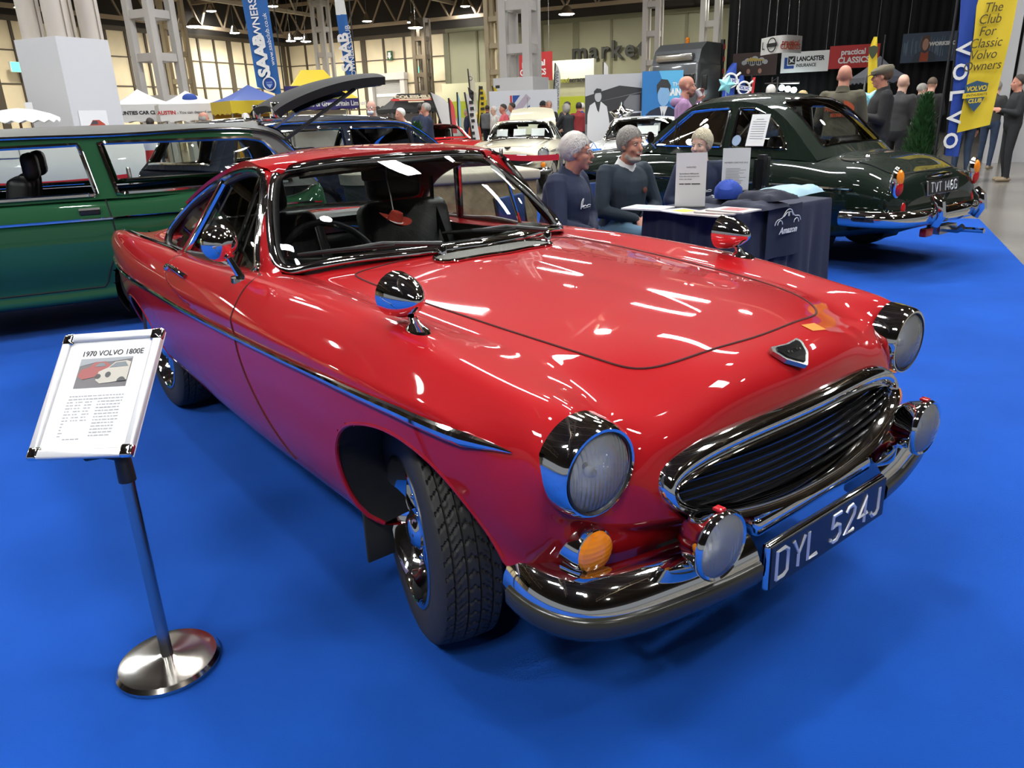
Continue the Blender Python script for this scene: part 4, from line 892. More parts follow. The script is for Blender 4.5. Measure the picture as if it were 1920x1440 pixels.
# ================================================================ the other cars: one builder, a table of shape per car (local frame: x forward, y left, origin on the floor)
def build_car(name, label, loc, rz, S, cat='car', group=None):
    root = thing(name, label, cat, (loc[0], loc[1], 0), rz, group)
    P = S['paint']; XS = np.array(S['X']); n = len(XS)
    g = lambda k: np.array(S[k], float) if hasattr(S[k], '__len__') else np.full(n, float(S[k]))
    zc, ys, zs, ym, zm, yl, zl = g('zc'), g('ys'), g('zs'), g('ym'), g('zm'), g('yl'), g('zl')
    o = np.zeros(n)
    L = [(o, zc), (ys*.45, zc-.2*(zc-zs)*.5), (ys*.80, zc*.45+zs*.55), (ys, zs), (ys*.3+ym*.7, zs*.62+zm*.38), (ym, zm), (ym*.995, zm*.55+zl*.45), (ym*.35+yl*.65, zl+.10*np.minimum(1, (zm-zl)/.3)), (yl, zl), (yl*.6, zl-.01), (o, zl-.01)]
    NU, NV = S.get('nu', 200), S.get('nv', 8)
    q = np.linspace(XS[0], XS[-1], NU); rows = []
    for y, z in L: rows.append(np.stack([q, spline(XS, y, q), spline(XS, z, q)], 1))
    rows = np.stack(rows); vv = np.linspace(0, len(L)-1, NV*(len(L)-1)+1)
    G = spline(np.arange(len(L), dtype=float), rows.reshape(len(L), -1), vv).reshape(len(vv), NU, 3); G[..., 1] = np.maximum(G[..., 1], 0); G[0, :, 1] = 0; G[-1, :, 1] = 0
    # pull the ends round
    nv = len(vv); sidem = np.zeros((nv, NU), bool); sidem[NV*3:] = True
    arches = []
    for ax in S['axles']:
        R0 = S['arch']; zt = S.get('archz', S['wr']*2+.02); 
        arches.append(np.array([(ax+R0*math.cos(a)*1.0, S['wr']*.95+(zt-S['wr']*.95)*math.sin(a)) for a in np.linspace(PI, 0, 25)]+[(ax+R0, 0), (ax-R0, 0)]))
    cutm = np.zeros((nv-1, NU-1), bool)
    for A in arches:
        sx, sz, dd = snap(G[..., 0], G[..., 2], A, S.get('tol', .02)); k = sidem; G[..., 0] = np.where(k, sx, G[..., 0]); G[..., 2] = np.where(k, sz, G[..., 2])
        c = (G[:-1, :-1]+G[1:, 1:])/2; cutm |= inpoly(c[..., 0], c[..., 2], A) & sidem[:-1, :-1]
    gh = S['gh']; c = (G[:-1, :-1]+G[1:, 1:])/2
    topm = ~sidem[:-1, :-1]; cab = topm & (c[..., 0] > gh['belt'][-1][0]+.06) & (c[..., 0] < gh['belt'][0][0]-.05) & (c[..., 1] < gh['belt'][0][1]-.06)
    keep = ~cutm & ~cab
    def mk(nm, mask, m_, sides=(1, -1)):
        VS, FS = [], []
        for sg in sides:
            idx = -np.ones((nv, NU), int)
            for i, j in zip(*np.nonzero(mask)):
                f = []
                for a, b in ((i, j), (i, j+1), (i+1, j+1), (i+1, j)):
                    if idx[a, b] < 0: idx[a, b] = len(VS); p = G[a, b]; VS.append((p[0], p[1]*sg, p[2]))
                    f.append(int(idx[a, b]))
                FS.append(tuple(f) if sg > 0 else tuple(f[::-1]))
        m = MB(); m.v = VS; m.f = FS; m.m = [0]*len(FS)
        if nm == 'body':
            for e in (0, NU-1):
                rim = [tuple(p) for p in G[:, e]]+[(p[0], -p[1], p[2]) for p in G[::-1, e]]; rim = resample(rim, 60, True); cx = rim.mean(0)
                m.add([tuple(cx)]+[tuple(p) for p in rim], [(0, i+1, (i+1) % 60+1) for i in range(60)])
        return m.build(nm, m_, root, 60)
    dp = S.get('doors', []); cs = c; used = np.zeros_like(keep)
    for D in dp:
        D = np.array(D); k = keep & (np.arange(nv-1)[:, None] >= NV*3) & inpoly(cs[..., 0], cs[..., 2], D); used |= k; mk('door', k, P, (1,)); mk('door', k, P, (-1,))
    mk('body', keep & ~used, P)
    GF2 = G.reshape(-1, 3); rw = np.arange(len(GF2))//NU
    def sidept(x, z, s, off=.006, lo=3):
        k = rw >= NV*lo; d = (GF2[:, 0]-x)**2+(GF2[:, 2]-z)**2+np.where(k, 0, 9); p = GF2[int(np.argmin(d))]; return (x, (p[1]+off)*s, z)
    def toppt(x, y, off=.004):
        k = rw < NV*3; d = (GF2[:, 0]-x)**2+(GF2[:, 1]-abs(y))**2+np.where(k, 0, 9); return (x, y, GF2[int(np.argmin(d))][2]+off)
    for D in dp:
        for s in (-1, 1): MB().tube([sidept(x, z, s, 0) for x, z in resample(np.array(D[:S.get('dgap', len(D))]), 40)], .006, 5).build('door_gap', M_BLACKM, root)
    for z0, xa, xb, r in S.get('trims', []):
        for s in (-1, 1):
            xs = np.linspace(xa, xb, 50); MB().tube([sidept(x, (z0 if not hasattr(z0, '__len__') else np.interp(x, [xa, xb], z0)), s, .004) for x in xs], r, 6).build('side_trim', M_CHROME, root)
    for ax in S['axles']:
        for s in (-1, 1):
            R0 = S['arch']; wy = yl.max()+.02; MB().grid([[(ax+R0*1.02*math.cos(q), s*(wy-d), max(.10, S['wr']+R0*1.02*math.sin(q))) for d in (0, .15, .30)]+[(ax, s*(wy-.3), S['wr'])] for q in np.linspace(-.6, PI+.6, 25)]).build('wheel_well', M_BLACKM, root, 0)
    # wheels
    w0 = None
    for ax in S['axles']:
        for s in (-1, 1):
            if w0 is None:
                w = bpy.data.objects.new('wheel', None); C.objects.link(w); w.parent = root; w0 = w; R1 = S['wr']; k = R1/.318
                MB().lathe([(.19*k, -.07), (.24*k, -.082), (.29*k, -.078), (R1, -.055), (R1+.002, 0), (R1, .055), (.29*k, .078), (.24*k, .082), (.195*k, .072)], 40).build('tyre', M_RUB, w)
                MB().lathe([(.20*k, .07), (.19*k, .045), (.17*k, .05), (.13*k, .066), (.115*k, .07), (.11*k, .085), (.06*k, .10), (.001, .104)], 40).build('hub_cap', S.get('hub', M_CHROME), w)
            else: w = copy_tree(w0, root)
            w.location = (ax, s*(ym.max()-.13), S['wr']+.004); w.rotation_euler = (.4, 0, s*PI/2)
    # ---- greenhouse
    cent = gh['cent']; tw, tr = gh['tw'], gh['tr']; NT = 61
    arch = resample(curve(gh['arch'], 160), NT); cl = resample(curve(cent, 160), NT)
    # match parameters by x so rows stay straight across
    tt = np.linspace(0, 1, NT); NQ = 25; A = np.zeros((NT, NQ, 3))
    for i in range(NT):
        for j in range(NQ):
            qv = -1+2*j/(NQ-1); a = abs(qv); e = a**gh.get('pw', 2.6)
            A[i, j] = (cl[i, 0]+(arch[i, 0]-cl[i, 0])*a**2, arch[i, 1]*qv, cl[i, 2]+(arch[i, 2]-cl[i, 2])*e)
    A = A[::-1] if False else A
    m = MB(); ws = MB(); rwin = MB(); jp = gh.get('jp', 3)
    iw, ir = int(tw*(NT-1)), int(tr*(NT-1)); b0, b1 = gh.get('b0', 2), gh.get('b1', 2)
    Gt = A.tolist()
    def isglass(i, j):
        if jp <= j < NQ-1-jp:
            if b0 <= i < iw: return 1
            if ir <= i < NT-1-b1 and not gh.get('openrear'): return 2
        return 0
    for i in range(NT-1):
        for j in range(NQ-1):
            k = isglass(i, j); t_ = (m, ws, rwin)[k]
            if gh.get('openrear') and i >= ir and jp <= j < NQ-1-jp: continue
            t_.add([Gt[i][j], Gt[i+1][j], Gt[i+1][j+1], Gt[i][j+1]], [(0, 1, 2, 3)])
    def weld(mb, nm, mt, sm=50):
        o = mb.build(nm, mt, root, 0); bm = bmesh.new(); bm.from_mesh(o.data); bmesh.ops.remove_doubles(bm, verts=bm.verts, dist=1e-4); bmesh.ops.recalc_face_normals(bm, faces=bm.faces)
        for f in bm.faces: f.smooth = True
        bm.to_mesh(o.data); bm.free(); o.data.set_sharp_from_angle(angle=math.radians(sm)); return o
    weld(m, 'roof', S.get('roofpaint', P)); weld(ws, 'windscreen', M_GLASS)
    if rwin.f: weld(rwin, 'rear_window', M_GLASS)
    tm = gh.get('trim', M_CHROME)
    def loopq(i0, i1): return [Gt[i0][j] for j in range(jp, NQ-jp)]+[Gt[i][NQ-1-jp] for i in range(i0, i1+1)]+[Gt[i1][j] for j in range(NQ-1-jp, jp-1, -1)]+[Gt[i][jp] for i in range(i1, i0-1, -1)]
    MB().tube(resample(loopq(b0, iw), 90, True), .014, 6, closed=True).build('windscreen_frame', tm, root)
    MB().tube(resample(loopq(ir, NT-1-b1), 90, True), .014, 6, closed=True).build('rear_window_frame', tm, root)
    # sides between the belt and the roof edge
    belt = np.array(gh['belt']); bx = belt[::-1, 0]
    NS, NZ = 110, 26; xs = np.linspace(arch[-1, 0]+.004, arch[0, 0]-.004, NS); order = np.argsort(arch[:, 0])
    up = arch[order] if np.all(np.diff(arch[:, 0]) < 1e-6) else arch[np.argsort(arch[:, 0])]
    at_ = np.stack([xs, np.interp(xs, up[:, 0], up[:, 1]), np.interp(xs, up[:, 0], up[:, 2])], 1); ab_ = np.stack([xs, np.interp(xs, bx, belt[::-1, 1]), np.interp(xs, bx, belt[::-1, 2])], 1)
    Sd = np.stack([ab_*(1-k/NZ)+at_*(k/NZ) for k in range(NZ+1)], 1)       # NS x NZ+1 x 3
    wins = [np.array(resample(curve(w_, 120, True) if sm_ else np.vstack([w_, w_[:1]]), 80, True)) for w_, sm_ in gh['wins']]
    for W_ in wins:
        sx, sz, dd = snap(Sd[..., 0], Sd[..., 2], W_, .012); Sd[..., 0] = sx; Sd[..., 2] = sz
    c = (Sd[:-1, :-1]+Sd[1:, 1:])/2; hole = np.zeros(c.shape[:2], bool)
    for W_ in wins: hole |= inpoly(c[..., 0], c[..., 2], W_)
    def sy(x, z):
        t0 = np.interp(x, xs, at_[:, 2]); b0_ = np.interp(x, xs, ab_[:, 2]); k = np.clip((z-b0_)/max(t0-b0_, .02), 0, 1.2); return np.interp(x, xs, ab_[:, 1])*(1-k)+np.interp(x, xs, at_[:, 1])*k
    for s in (-1, 1):
        m = MB(); VS = [(p[0], p[1]*s, p[2]) for p in Sd.reshape(-1, 3)]; FS = []
        for i, j in zip(*np.nonzero(~hole)):
            f = (i*(NZ+1)+j, (i+1)*(NZ+1)+j, (i+1)*(NZ+1)+j+1, i*(NZ+1)+j+1); FS.append(f if s < 0 else f[::-1]); m.m.append(1 if xs[i] < S.get('vinylx', -99) else 0)
        m.v = VS; m.f = FS; m.mats = [S.get('pillarpaint', P), S.get('roofpaint', P)]; m.build('side_pillars', None, root, 40)
        for W_ in wins:
            Lp = [(x, (sy(x, z)+.004)*s, z) for x, z in W_]; cx = tuple(np.mean(np.array(Lp), 0)-np.array([0, .012*s, 0]))
            MB().add([cx]+[(x, y-.012*s, z) for x, y, z in Lp], [(0, i+1, (i+1) % len(Lp)+1) for i in range(len(Lp))]).build('side_window', M_GLASS, root, 0)
            MB().tube(Lp, gh.get('tr_r', .013), 6, closed=True).build('window_trim', tm, root)
    # cabin: tub, seats, wheel
    zb = belt[0][2]; m = MB(); x0, x1 = gh['tub']
    m.box(((x0+x1)/2, 0, .34), (x1-x0, yl.max()*1.7, .06)); m.build('floor_pan', M_BLACKM, root, 0)
    for sx in gh.get('seats', []):
        for y in (-.34, .34):
            o_ = MB().box((sx+.2, y, .50), (.5, .5, .18), bev=.05).box((0, 0, .28), (.14, .48, .58), T(sx-.05, y, .52) @ RY(-.2), bev=.05).build('seat', S.get('seatm', M_LEATHER), root)
            if gh.get('headrest'): MB().box((sx-.24, y, zb+.22), (.10, .27, .19), bev=.05).tube([(sx-.2, y, zb-.05), (sx-.22, y, zb+.14)], .02, 6).build('headrest', M_LEATHER, o_)
    dx = gh['belt'][0][0]-.30; MB().box((dx, 0, zb-.09), (.28, 1.25, .16), bev=.04).build('dashboard', M_BLACK, root)
    SWm = T(dx-.28, gh.get('drv', -.34), zb-.02) @ RY(1.0); MB().tube([tuple(SWm @ Vector((.2*math.cos(a), .2*math.sin(a), 0))) for a in np.linspace(0, 2*PI, 33)[:-1]], .013, 6, closed=True).build('steering_wheel', M_BLACKG, root)
    return root, sidept, toppt
import bmesh
def round_bar(path, r, flat=.62, n=10, m=None): m = m or MB(); return m.tube(path, r, n, flat=flat, upv=None)
def mirx(P): return [(x, -y, z) for x, y, z in P[::-1]]+list(P[1:] if abs(P[0][1]) < 1e-6 else P)
M_DKGREEN = mat('deep_green_paint', (.006, .013, .008), .5, coat=1., spec=.06); M_GREEN = mat('wagon_green_paint', (.016, .085, .034), .5, coat=1., spec=.06); M_CREAMP = mat('cream_paint', (.74, .68, .50), .3, coat=1.); M_NAVYP = mat('midnight_blue_paint', (.006, .010, .022), .5, coat=1., spec=.06); M_VINYL = mat('grey_vinyl', (.10, .10, .095), .55, bump=.2, bscale=200)
# ---- dark green saloon, rear three quarter (its nose points away to the left)
AMZ = dict(paint=M_DKGREEN, X=[-1.02, -.99, -.90, -.70, -.35, .0, .5, 1.0, 1.6, 2.0, 2.5, 3.0, 3.25, 3.38],
  zc=[.64, .74, .83, .915, .965, 1.0, 1.02, 1.02, 1.02, 1.0, .985, .94, .86, .72], ys=[.48, .56, .62, .655, .68, .69, .69, .69, .69, .68, .66, .62, .56, .45], zs=[.60, .69, .77, .84, .875, .905, .93, .945, .95, .94, .92, .87, .79, .66],
  ym=[.58, .68, .745, .785, .805, .81, .81, .81, .81, .81, .80, .77, .70, .58], zm=[.52, .58, .63, .66, .67, .68, .68, .68, .68, .68, .67, .65, .60, .54], yl=[.52, .60, .66, .70, .72, .73, .73, .73, .73, .73, .72, .69, .62, .52], zl=[.42, .38, .35, .32, .27, .25, .24, .24, .24, .24, .26, .32, .36, .40],
  axles=[0., 2.60], arch=.36, archz=.70, wr=.315, trims=[((.70, .725), -.66, 2.9, .011)], doors=[[(1.72, .93), (1.74, .6), (1.66, .34), (.72, .34), (.70, .93)]],
  nu=240, nv=16,
  gh=dict(belt=[(1.92, .70, .965), (1.5, .715, .945), (.5, .715, .935), (-.05, .685, .915), (-.22, .65, .895)],
    arch=[(1.88, .665, .985), (1.62, .62, 1.19), (1.35, .575, 1.36), (1.05, .565, 1.425), (.65, .565, 1.425), (.35, .575, 1.36), (.12, .60, 1.22), (-.06, .63, 1.06), (-.22, .65, .91)],
    cent=[(2.02, 0, 1.02), (1.78, 0, 1.20), (1.50, 0, 1.40), (1.15, 0, 1.495), (.75, 0, 1.505), (.35, 0, 1.45), (.08, 0, 1.30), (-.12, 0, 1.12), (-.30, 0, .955)],
    tw=.33, tr=.70, jp=3, b0=2, b1=3, pw=3.0, tub=(-.1, 1.9), seats=[.95, .25], drv=-.34,
    wins=[([(1.70, 1.025), (1.46, 1.22), (1.27, 1.355), (1.02, 1.372), (.80, 1.372), (.80, 1.02)], 0), ([(.70, 1.02), (.70, 1.365), (.52, 1.36), (.36, 1.30), (.22, 1.19), (.12, 1.05), (.115, 1.01)], 0)]))
AX, AY, AR = -2.33, 5.46, 3.105
amz, sp_, tp_ = build_car('saloon', 'very dark green rounded saloon seen from behind with number plate TVT 146G', (AX, AY), AR, AMZ)
amz_parts = amz
for s in (-1, 1):
    # tail lamps: tall almond with amber top, red lower half
    m = MB(); m.ball((-.955, s*.665, .745), (.045, .055, .145), 16, 12); k = m.build('tail_lamp', M_CHROME, amz)
    MB().ball((-.975, s*.667, .79), (.04, .042, .075), 14, 10).build('amber_lens', M_AMBER, k); MB().ball((-.977, s*.667, .715), (.04, .042, .07), 14, 10).build('red_lens', M_REDLENS, k)
    MB().ball((-1.0, s*.60, .545), (.025, .034, .055), 12, 8).build('reflector', M_REDLENS, amz)
    MB().tube([(-1.17, s*.37, .40), (-1.20, s*.37, .48), (-1.18, s*.37, .58), (-1.13, s*.37, .64)], [.03, .045, .045, .028], 10, flat=1.2).build('bumper_guard', M_CHROME, amz)
hp_ = [(-1.125, 0, .47), (-1.12, .25, .47), (-1.10, .50, .47), (-1.05, .70, .47), (-.95, .80, .47), (-.78, .845, .47), (-.62, .85, .47)]
MB().tube(curve(mirx(hp_), 60), .055, 12, flat=1.25, upv=(0, 0, 1)).build('rear_bumper', M_CHROME, amz)
PMz = T(-1.02, 0, .685) @ RZ(-PI/2) @ RX(PI/2-.12)
o = MB().box((0, 0, 0), (.54, .125, .018), PMz, bev=.006).build('number_plate', M_CHROME, amz); MB().box((0, 0, .010), (.525, .11, .004), PMz).build('plate_face', M_BLACK, o, 0)
plate_text('plate_letter', 'TVT 146G', PMz @ T(0, 0, .010) @ SC(1, 1, .35), .076, .45, MATS['plate_silver'], o)
MB().tube([(-.975, -.20, .775), (-1.0, -.1, .785), (-1.01, 0, .788), (-1.0, .1, .785), (-.975, .20, .775)], [.018, .026, .028, .026, .018], 8, flat=.7).build('plate_lamp', M_CHROME, amz)
MB().ball((-1.06, -.19, .50), (.035, .03, .035), 10, 8).build('boot_handle', M_CHROME, amz)
MB().ball(tuple(tp_(-.55, .42, .0)), (.025, .02, .03), 10, 8).build('boot_badge', M_CHROME, amz)
MB().box((-1.08, .30, .33), (.06, .12, .07), bev=.01).build('rear_fog_lamp', M_REDLENS, amz)
MB().tube([(-.95, 0, .33), (-1.20, 0, .33), (-1.24, 0, .36)], .03, 8).box((-1.08, -.0, .33), (.08, .3, .07)).build('tow_bar', M_STEEL, amz); MB().tube([(-.8, -.45, .26), (-1.22, -.47, .27)], .024, 10).build('exhaust_pipe', M_CHROME, amz)
L = [tp_(x, y, .003) for x, y in [(-.95, .0), (-.93, .30), (-.85, .50), (-.62, .56), (-.40, .545), (-.31, .40), (-.30, 0)]]; L = [tuple(p) for p in resample(curve(L, 60), 40)]
MB().tube(L+[(x, -y, z) for x, y, z in L[::-1]], .005, 5).build('boot_gap', M_BLACKM, amz)
m = MB(); p = sp_(1.66, 1.0, 1, .0); m.tube([(1.62, .74, 1.0), (1.64, .80, 1.06)], .008, 6); m.lathe([(.001, .03), (.04, .02), (.06, -.01), (.055, -.02), (.001, -.02)], 20, T(1.63, .83, 1.11)); m.build('door_mirror', M_CHROME, amz)
MB().tube([(1.69, .712, 1.03), (1.33, .60, 1.34)], .007, 6).build('vent_post', M_CHROME, amz) if False else MB().tube([(1.40, .712, 1.03), (1.44, .63, 1.26)], .008, 6).build('vent_post', M_CHROME, amz)
# notice and round sticker inside the side window
WM = T(.46, .672, 1.17) @ RZ(0) @ RX(PI/2+.32)
MB().box((-.02, 0, 0), (.20, .29, .004), T(.44, .655, 1.17) @ RX(PI/2-.0) @ RX(.28)).build('window_notice', M_WHITE, amz, 0)
m = MB(); [m.box((0, .10-k*.022, .0), (.15 if k else .08, .005, .008), T(.42, .655, 1.17) @ RX(PI/2) @ RX(.28)) for k in range(9)]; m.build('notice_print', c3('print_grey2', .35, .35, .36), amz, 0)
MB().poly([(.05*math.cos(k*PI/12), .05*math.sin(k*PI/12)) for k in range(24)], .003, T(.63, .69, 1.08) @ RX(PI/2) @ RX(.28)).build('window_sticker', c3('sticker_blue', .30, .40, .55), amz, 0)
# ---- green estate on the left, nose to the left, tailgate open
WG = dict(paint=M_GREEN, X=[-1.27, -1.24, -1.15, -.6, 0, .5, 1.0, 1.6, 2.1, 2.6, 3.1, 3.45, 3.55], zc=[.80, .90, .93, .935, .94, .94, .94, .94, .94, .94, .92, .88, .74],
  ys=[.66, .72, .75, .765, .77, .77, .77, .77, .77, .77, .75, .70, .6], zs=[.78, .88, .905, .91, .915, .915, .915, .915, .915, .91, .89, .85, .72], ym=[.72, .79, .83, .85, .855, .855, .855, .855, .855, .85, .83, .78, .66], zm=[.68, .72, .73, .73, .73, .73, .73, .73, .73, .73, .72, .70, .62],
  yl=[.66, .72, .75, .77, .78, .78, .78, .78, .78, .78, .76, .70, .6], zl=[.42, .36, .32, .28, .24, .22, .22, .22, .22, .23, .27, .34, .42], axles=[0., 2.62], arch=.35, archz=.68, wr=.315, trims=[(.795, -1.2, 3.3, .010)], nu=260, nv=16,
  doors=[[(.30, .93), (.285, .82), (.27, .62), (.36, .44), (.40, .32), (1.28, .32), (1.30, .93)]], dgap=99, vinylx=-.78, roofpaint=M_VINYL, hub=M_CHROME,
  gh=dict(belt=[(2.36, .75, .93), (1.8, .79, .925), (.5, .79, .925), (-.6, .785, .925), (-1.22, .77, .92)],
    arch=[(2.34, .72, .935), (2.1, .68, 1.12), (1.86, .64, 1.29), (1.5, .63, 1.335), (.8, .63, 1.345), (0, .63, 1.345), (-.82, .62, 1.335), (-.96, .63, 1.29), (-1.07, .68, 1.12), (-1.20, .75, .935)],
    cent=[(2.48, 0, .95), (2.25, 0, 1.12), (1.95, 0, 1.31), (1.5, 0, 1.385), (.8, 0, 1.41), (0, 0, 1.41), (-.78, 0, 1.40), (-1.03, 0, 1.36), (-1.17, 0, 1.15), (-1.26, 0, .95)],
    tw=.22, tr=.86, jp=2, b0=1, b1=1, pw=4.0, openrear=True, tub=(-1.1, 2.2), seats=[.98], headrest=True, trim=M_CHROME, tr_r=.016,
    wins=[([(1.45, .955), (1.30, 1.28), (.40, 1.29), (.345, .955)], 0), ([(.215, .955), (.275, 1.295), (-.72, 1.29), (-.84, 1.265), (-.93, 1.16), (-1.00, .96)], 0)]))
WX, WY, WR = -5.125, -.014, math.radians(-102)
wag, wsp, wtp = build_car('estate_car', 'dark green estate car with grey vinyl roof and its tailgate raised', (WX, WY), WR, WG)
for s in (-1, 1):
    m = MB(); p = wsp(.41, .85, s, .0); m.box((.41, p[1]+s*.004, .85), (.13, .02, .05), bev=.008); o = m.build('door_handle', M_BLACK, wag); MB().box((.41, p[1]+s*.012, .868), (.13, .014, .014)).build('handle_bar', M_CHROME, o)
    MB().tube(curve([(2.25, s*.70, 1.0), (1.88, s*.655, 1.285), (1.5, s*.645, 1.335), (.8, s*.645, 1.345), (0, s*.645, 1.345), (-.82, s*.64, 1.335), (-.99, s*.66, 1.26), (-1.20, s*.765, .95)], 70), .012, 8).build('rain_gutter', M_CHROME, wag)
    MB().tube([(-1.02, s*.60, 1.26), (-1.62, s*.57, 1.62)], .014, 6).build('gas_strut', M_STEEL if s < 0 else M_BLACK, wag)
    MB().box((-.96, s*.46, 1.415), (.16, .07, .04), bev=.01).box((-1.0, s*.46, 1.47), (.06, .07, .14), bev=.01).build('tailgate_hinge', M_CHROME, wag)
# raised tailgate
gr = []
for i in range(25):
    t_ = i/24; x = -1.0-.86*t_; z = 1.47+.225*math.sin(t_*PI*.5)**.8; gr.append([(x, y, z-.05*(abs(y)/.62)**3) for y in np.linspace(-.62, .62, 13)])
tg = MB(); tg.slab(gr, .06); o = tg.build('tailgate', M_BLACKM, wag, 60)
MB().slab([[(x, y*.82, z-.05) for x, y, z in r] for r in gr[4:17]], .008).build('tailgate_glass', M_GLASSD, o, 180)
MB().tube([(-1.85, -.5, 1.67), (-1.88, 0, 1.68), (-1.85, .5, 1.67)], .03, 8).build('tailgate_edge', M_BLACK, o)
# ---- midnight blue estate behind it
BK = dict(WG); BK.update(paint=M_NAVYP, roofpaint=M_NAVYP, pillarpaint=M_NAVYP, doors=[], trims=[(.86, -.9, 3.2, .012)], gh=dict(WG['gh']))
BK['gh'].update(openrear=False, headrest=False, arch=[(2.30, .72, .95), (2.02, .67, 1.12), (1.74, .62, 1.29), (1.4, .60, 1.345), (.8, .59, 1.365), (0, .59, 1.36), (-.8, .60, 1.33), (-1.0, .64, 1.20), (-1.12, .70, 1.03), (-1.2, .74, .94)],
  cent=[(2.46, 0, .96), (2.18, 0, 1.14), (1.82, 0, 1.36), (1.4, 0, 1.44), (.8, 0, 1.465), (0, 0, 1.46), (-.7, 0, 1.43), (-1.02, 0, 1.32), (-1.16, 0, 1.12), (-1.25, 0, .95)], wins=[([(2.12, .97), (1.76, 1.22), (1.70, .97)], 0), ([(1.64, .97), (1.68, 1.26), (1.5, 1.29), (.72, 1.30), (.62, .97)], 0), ([(.52, .97), (.60, 1.30), (-.30, 1.29), (-.34, .97)], 0), ([(-.46, .97), (-.44, 1.28), (-.86, 1.24), (-1.0, .97)], 0)], seats=[.9], drv=-.34)
BR = math.radians(105); pA = at(836, 300, 10.3); g = (pA[0]-2.3*math.cos(BR)-.74*math.sin(BR), pA[1]-2.3*math.sin(BR)+.74*math.cos(BR))
bk, _, btp = build_car('estate_car', 'midnight blue estate car parked nose away behind the red coupe', g, BR, BK)
for s in (-1, 1): MB().tube(curve([(2.30, s*.73, .97), (1.74, s*.64, 1.31), (1.4, s*.615, 1.36), (.5, s*.605, 1.38), (-.3, s*.61, 1.37), (-.85, s*.63, 1.31)], 50), .014, 8).build('rain_gutter', M_CHROME, bk)
m = MB(); m.box((1.62, -.05, 1.25), (.03, .22, .07), bev=.01); m.build('interior_mirror', M_BLACK, bk)
for s in (-1, 1): MB().lathe([(.11, -.06), (.11, .02), (.09, .04), (.001, .05)], 24, T(3.47, s*.60, .70)).build('headlamp', M_CHROME, bk)
# ---- two more coupes of the red one's shape: cream with its boot open, white behind the dark green saloon
def clone_coupe(label, paint, loc, rz):
    r = thing('coupe', label, 'car', loc, rz); done = {}
    for o in list(car.children):
        if o.name.split('.')[0] in ('orange_sticker', 'window_sticker', 'cable', 'door_mirror', 'wing_mirror', 'fog_lamp', 'number_plate'): continue
        c = copy_tree(o, r)
        for x in [c]+list(c.children):
            if x.type == 'MESH' and M_RED.name in [m_.name for m_ in x.data.materials]:
                x.data = x.data.copy(); x.data.materials[[m_.name for m_ in x.data.materials].index(M_RED.name)] = paint
    return r
g = ground(950, 13.4); CR = face_cam(g)-math.radians(10)
crm = clone_coupe('cream classic coupe with its boot lid up and white notices in its windscreen', M_CREAMP, (g[0]-.6*math.cos(CR), g[1]-.6*math.sin(CR), 0), CR)
for y, w_ in ((-.38, .22), (-.03, .24), (.34, .26)): MB().box((0, 0, 0), (.005, w_, .17), T(-.98, y, 1.04) @ RY(-.62)).build('windscreen_notice', M_WHITE, crm, 0)
gr = [[(-2.42-.25*math.sin(k/12*PI/2), y*(1-.15*(k/12)**3), .90+.62*k/12-.06*(y/.6)**2*(k/12)) for y in np.linspace(-.52, .52, 15)] for k in range(13)]
MB().slab(gr, .03).build('boot_lid', M_CREAMP, crm, 180); MB().tube([(-2.6, -.1, 1.5), (-2.6, -.1, 1.72)], .006, 5).build('aerial', M_STEEL, crm)
g = ground(1176, 11.6); CR = face_cam(g)-math.radians(9); WPAINT = mat('white_paint', (.72, .73, .70), .5, coat=1., spec=.06)
ws_ = clone_coupe('white classic coupe facing out between the posters and the dark green saloon', WPAINT, (g[0]-.7*math.cos(CR), g[1]-.7*math.sin(CR), 0), CR)
MB().box((0, 0, 0), (.005, .36, .2), T(-.98, .1, 1.04) @ RY(-.62)).build('windscreen_notice', M_WHITE, ws_, 0)
RS = dict(AMZ); RS.update(paint=mat('bright_red_paint', (.55, .012, .016), .5, coat=1., spec=.06), X=[-1.0, -.95, -.8, -.5, -.1, .3, .8, 1.2, 1.6, 2.0, 2.4, 2.75, 2.95, 3.05], zc=[.60, .68, .75, .80, .83, .84, .84, .84, .84, .83, .80, .74, .66, .55], zs=[.56, .64, .70, .75, .78, .79, .79, .79, .79, .78, .75, .69, .61, .5], nu=120, axles=[0, 2.3], trims=[], doors=[],
  gh=dict(AMZ['gh'], belt=[(1.45, .68, .84), (1.0, .70, .83), (.3, .70, .82), (-.3, .68, .81)], arch=[(1.42, .65, .845), (1.15, .60, 1.02), (.98, .56, 1.13), (.7, .54, 1.16), (.3, .54, 1.15), (.0, .57, 1.05), (-.28, .63, .83)], cent=[(1.55, 0, .86), (1.28, 0, 1.03), (1.02, 0, 1.18), (.7, 0, 1.22), (.3, 0, 1.21), (-.05, 0, 1.08), (-.36, 0, .84)], wins=[([(1.18, .86), (.95, 1.08), (.30, 1.10), (.05, .98), (-.05, .86)], 0)], seats=[.5], tub=(-.2, 1.4)))
g = ground(795, 20.4); rs_, _, _ = build_car('sports_car', 'low bright red sports car behind the boy in orange', (g[0], g[1]), face_cam(g)+math.radians(25), RS)
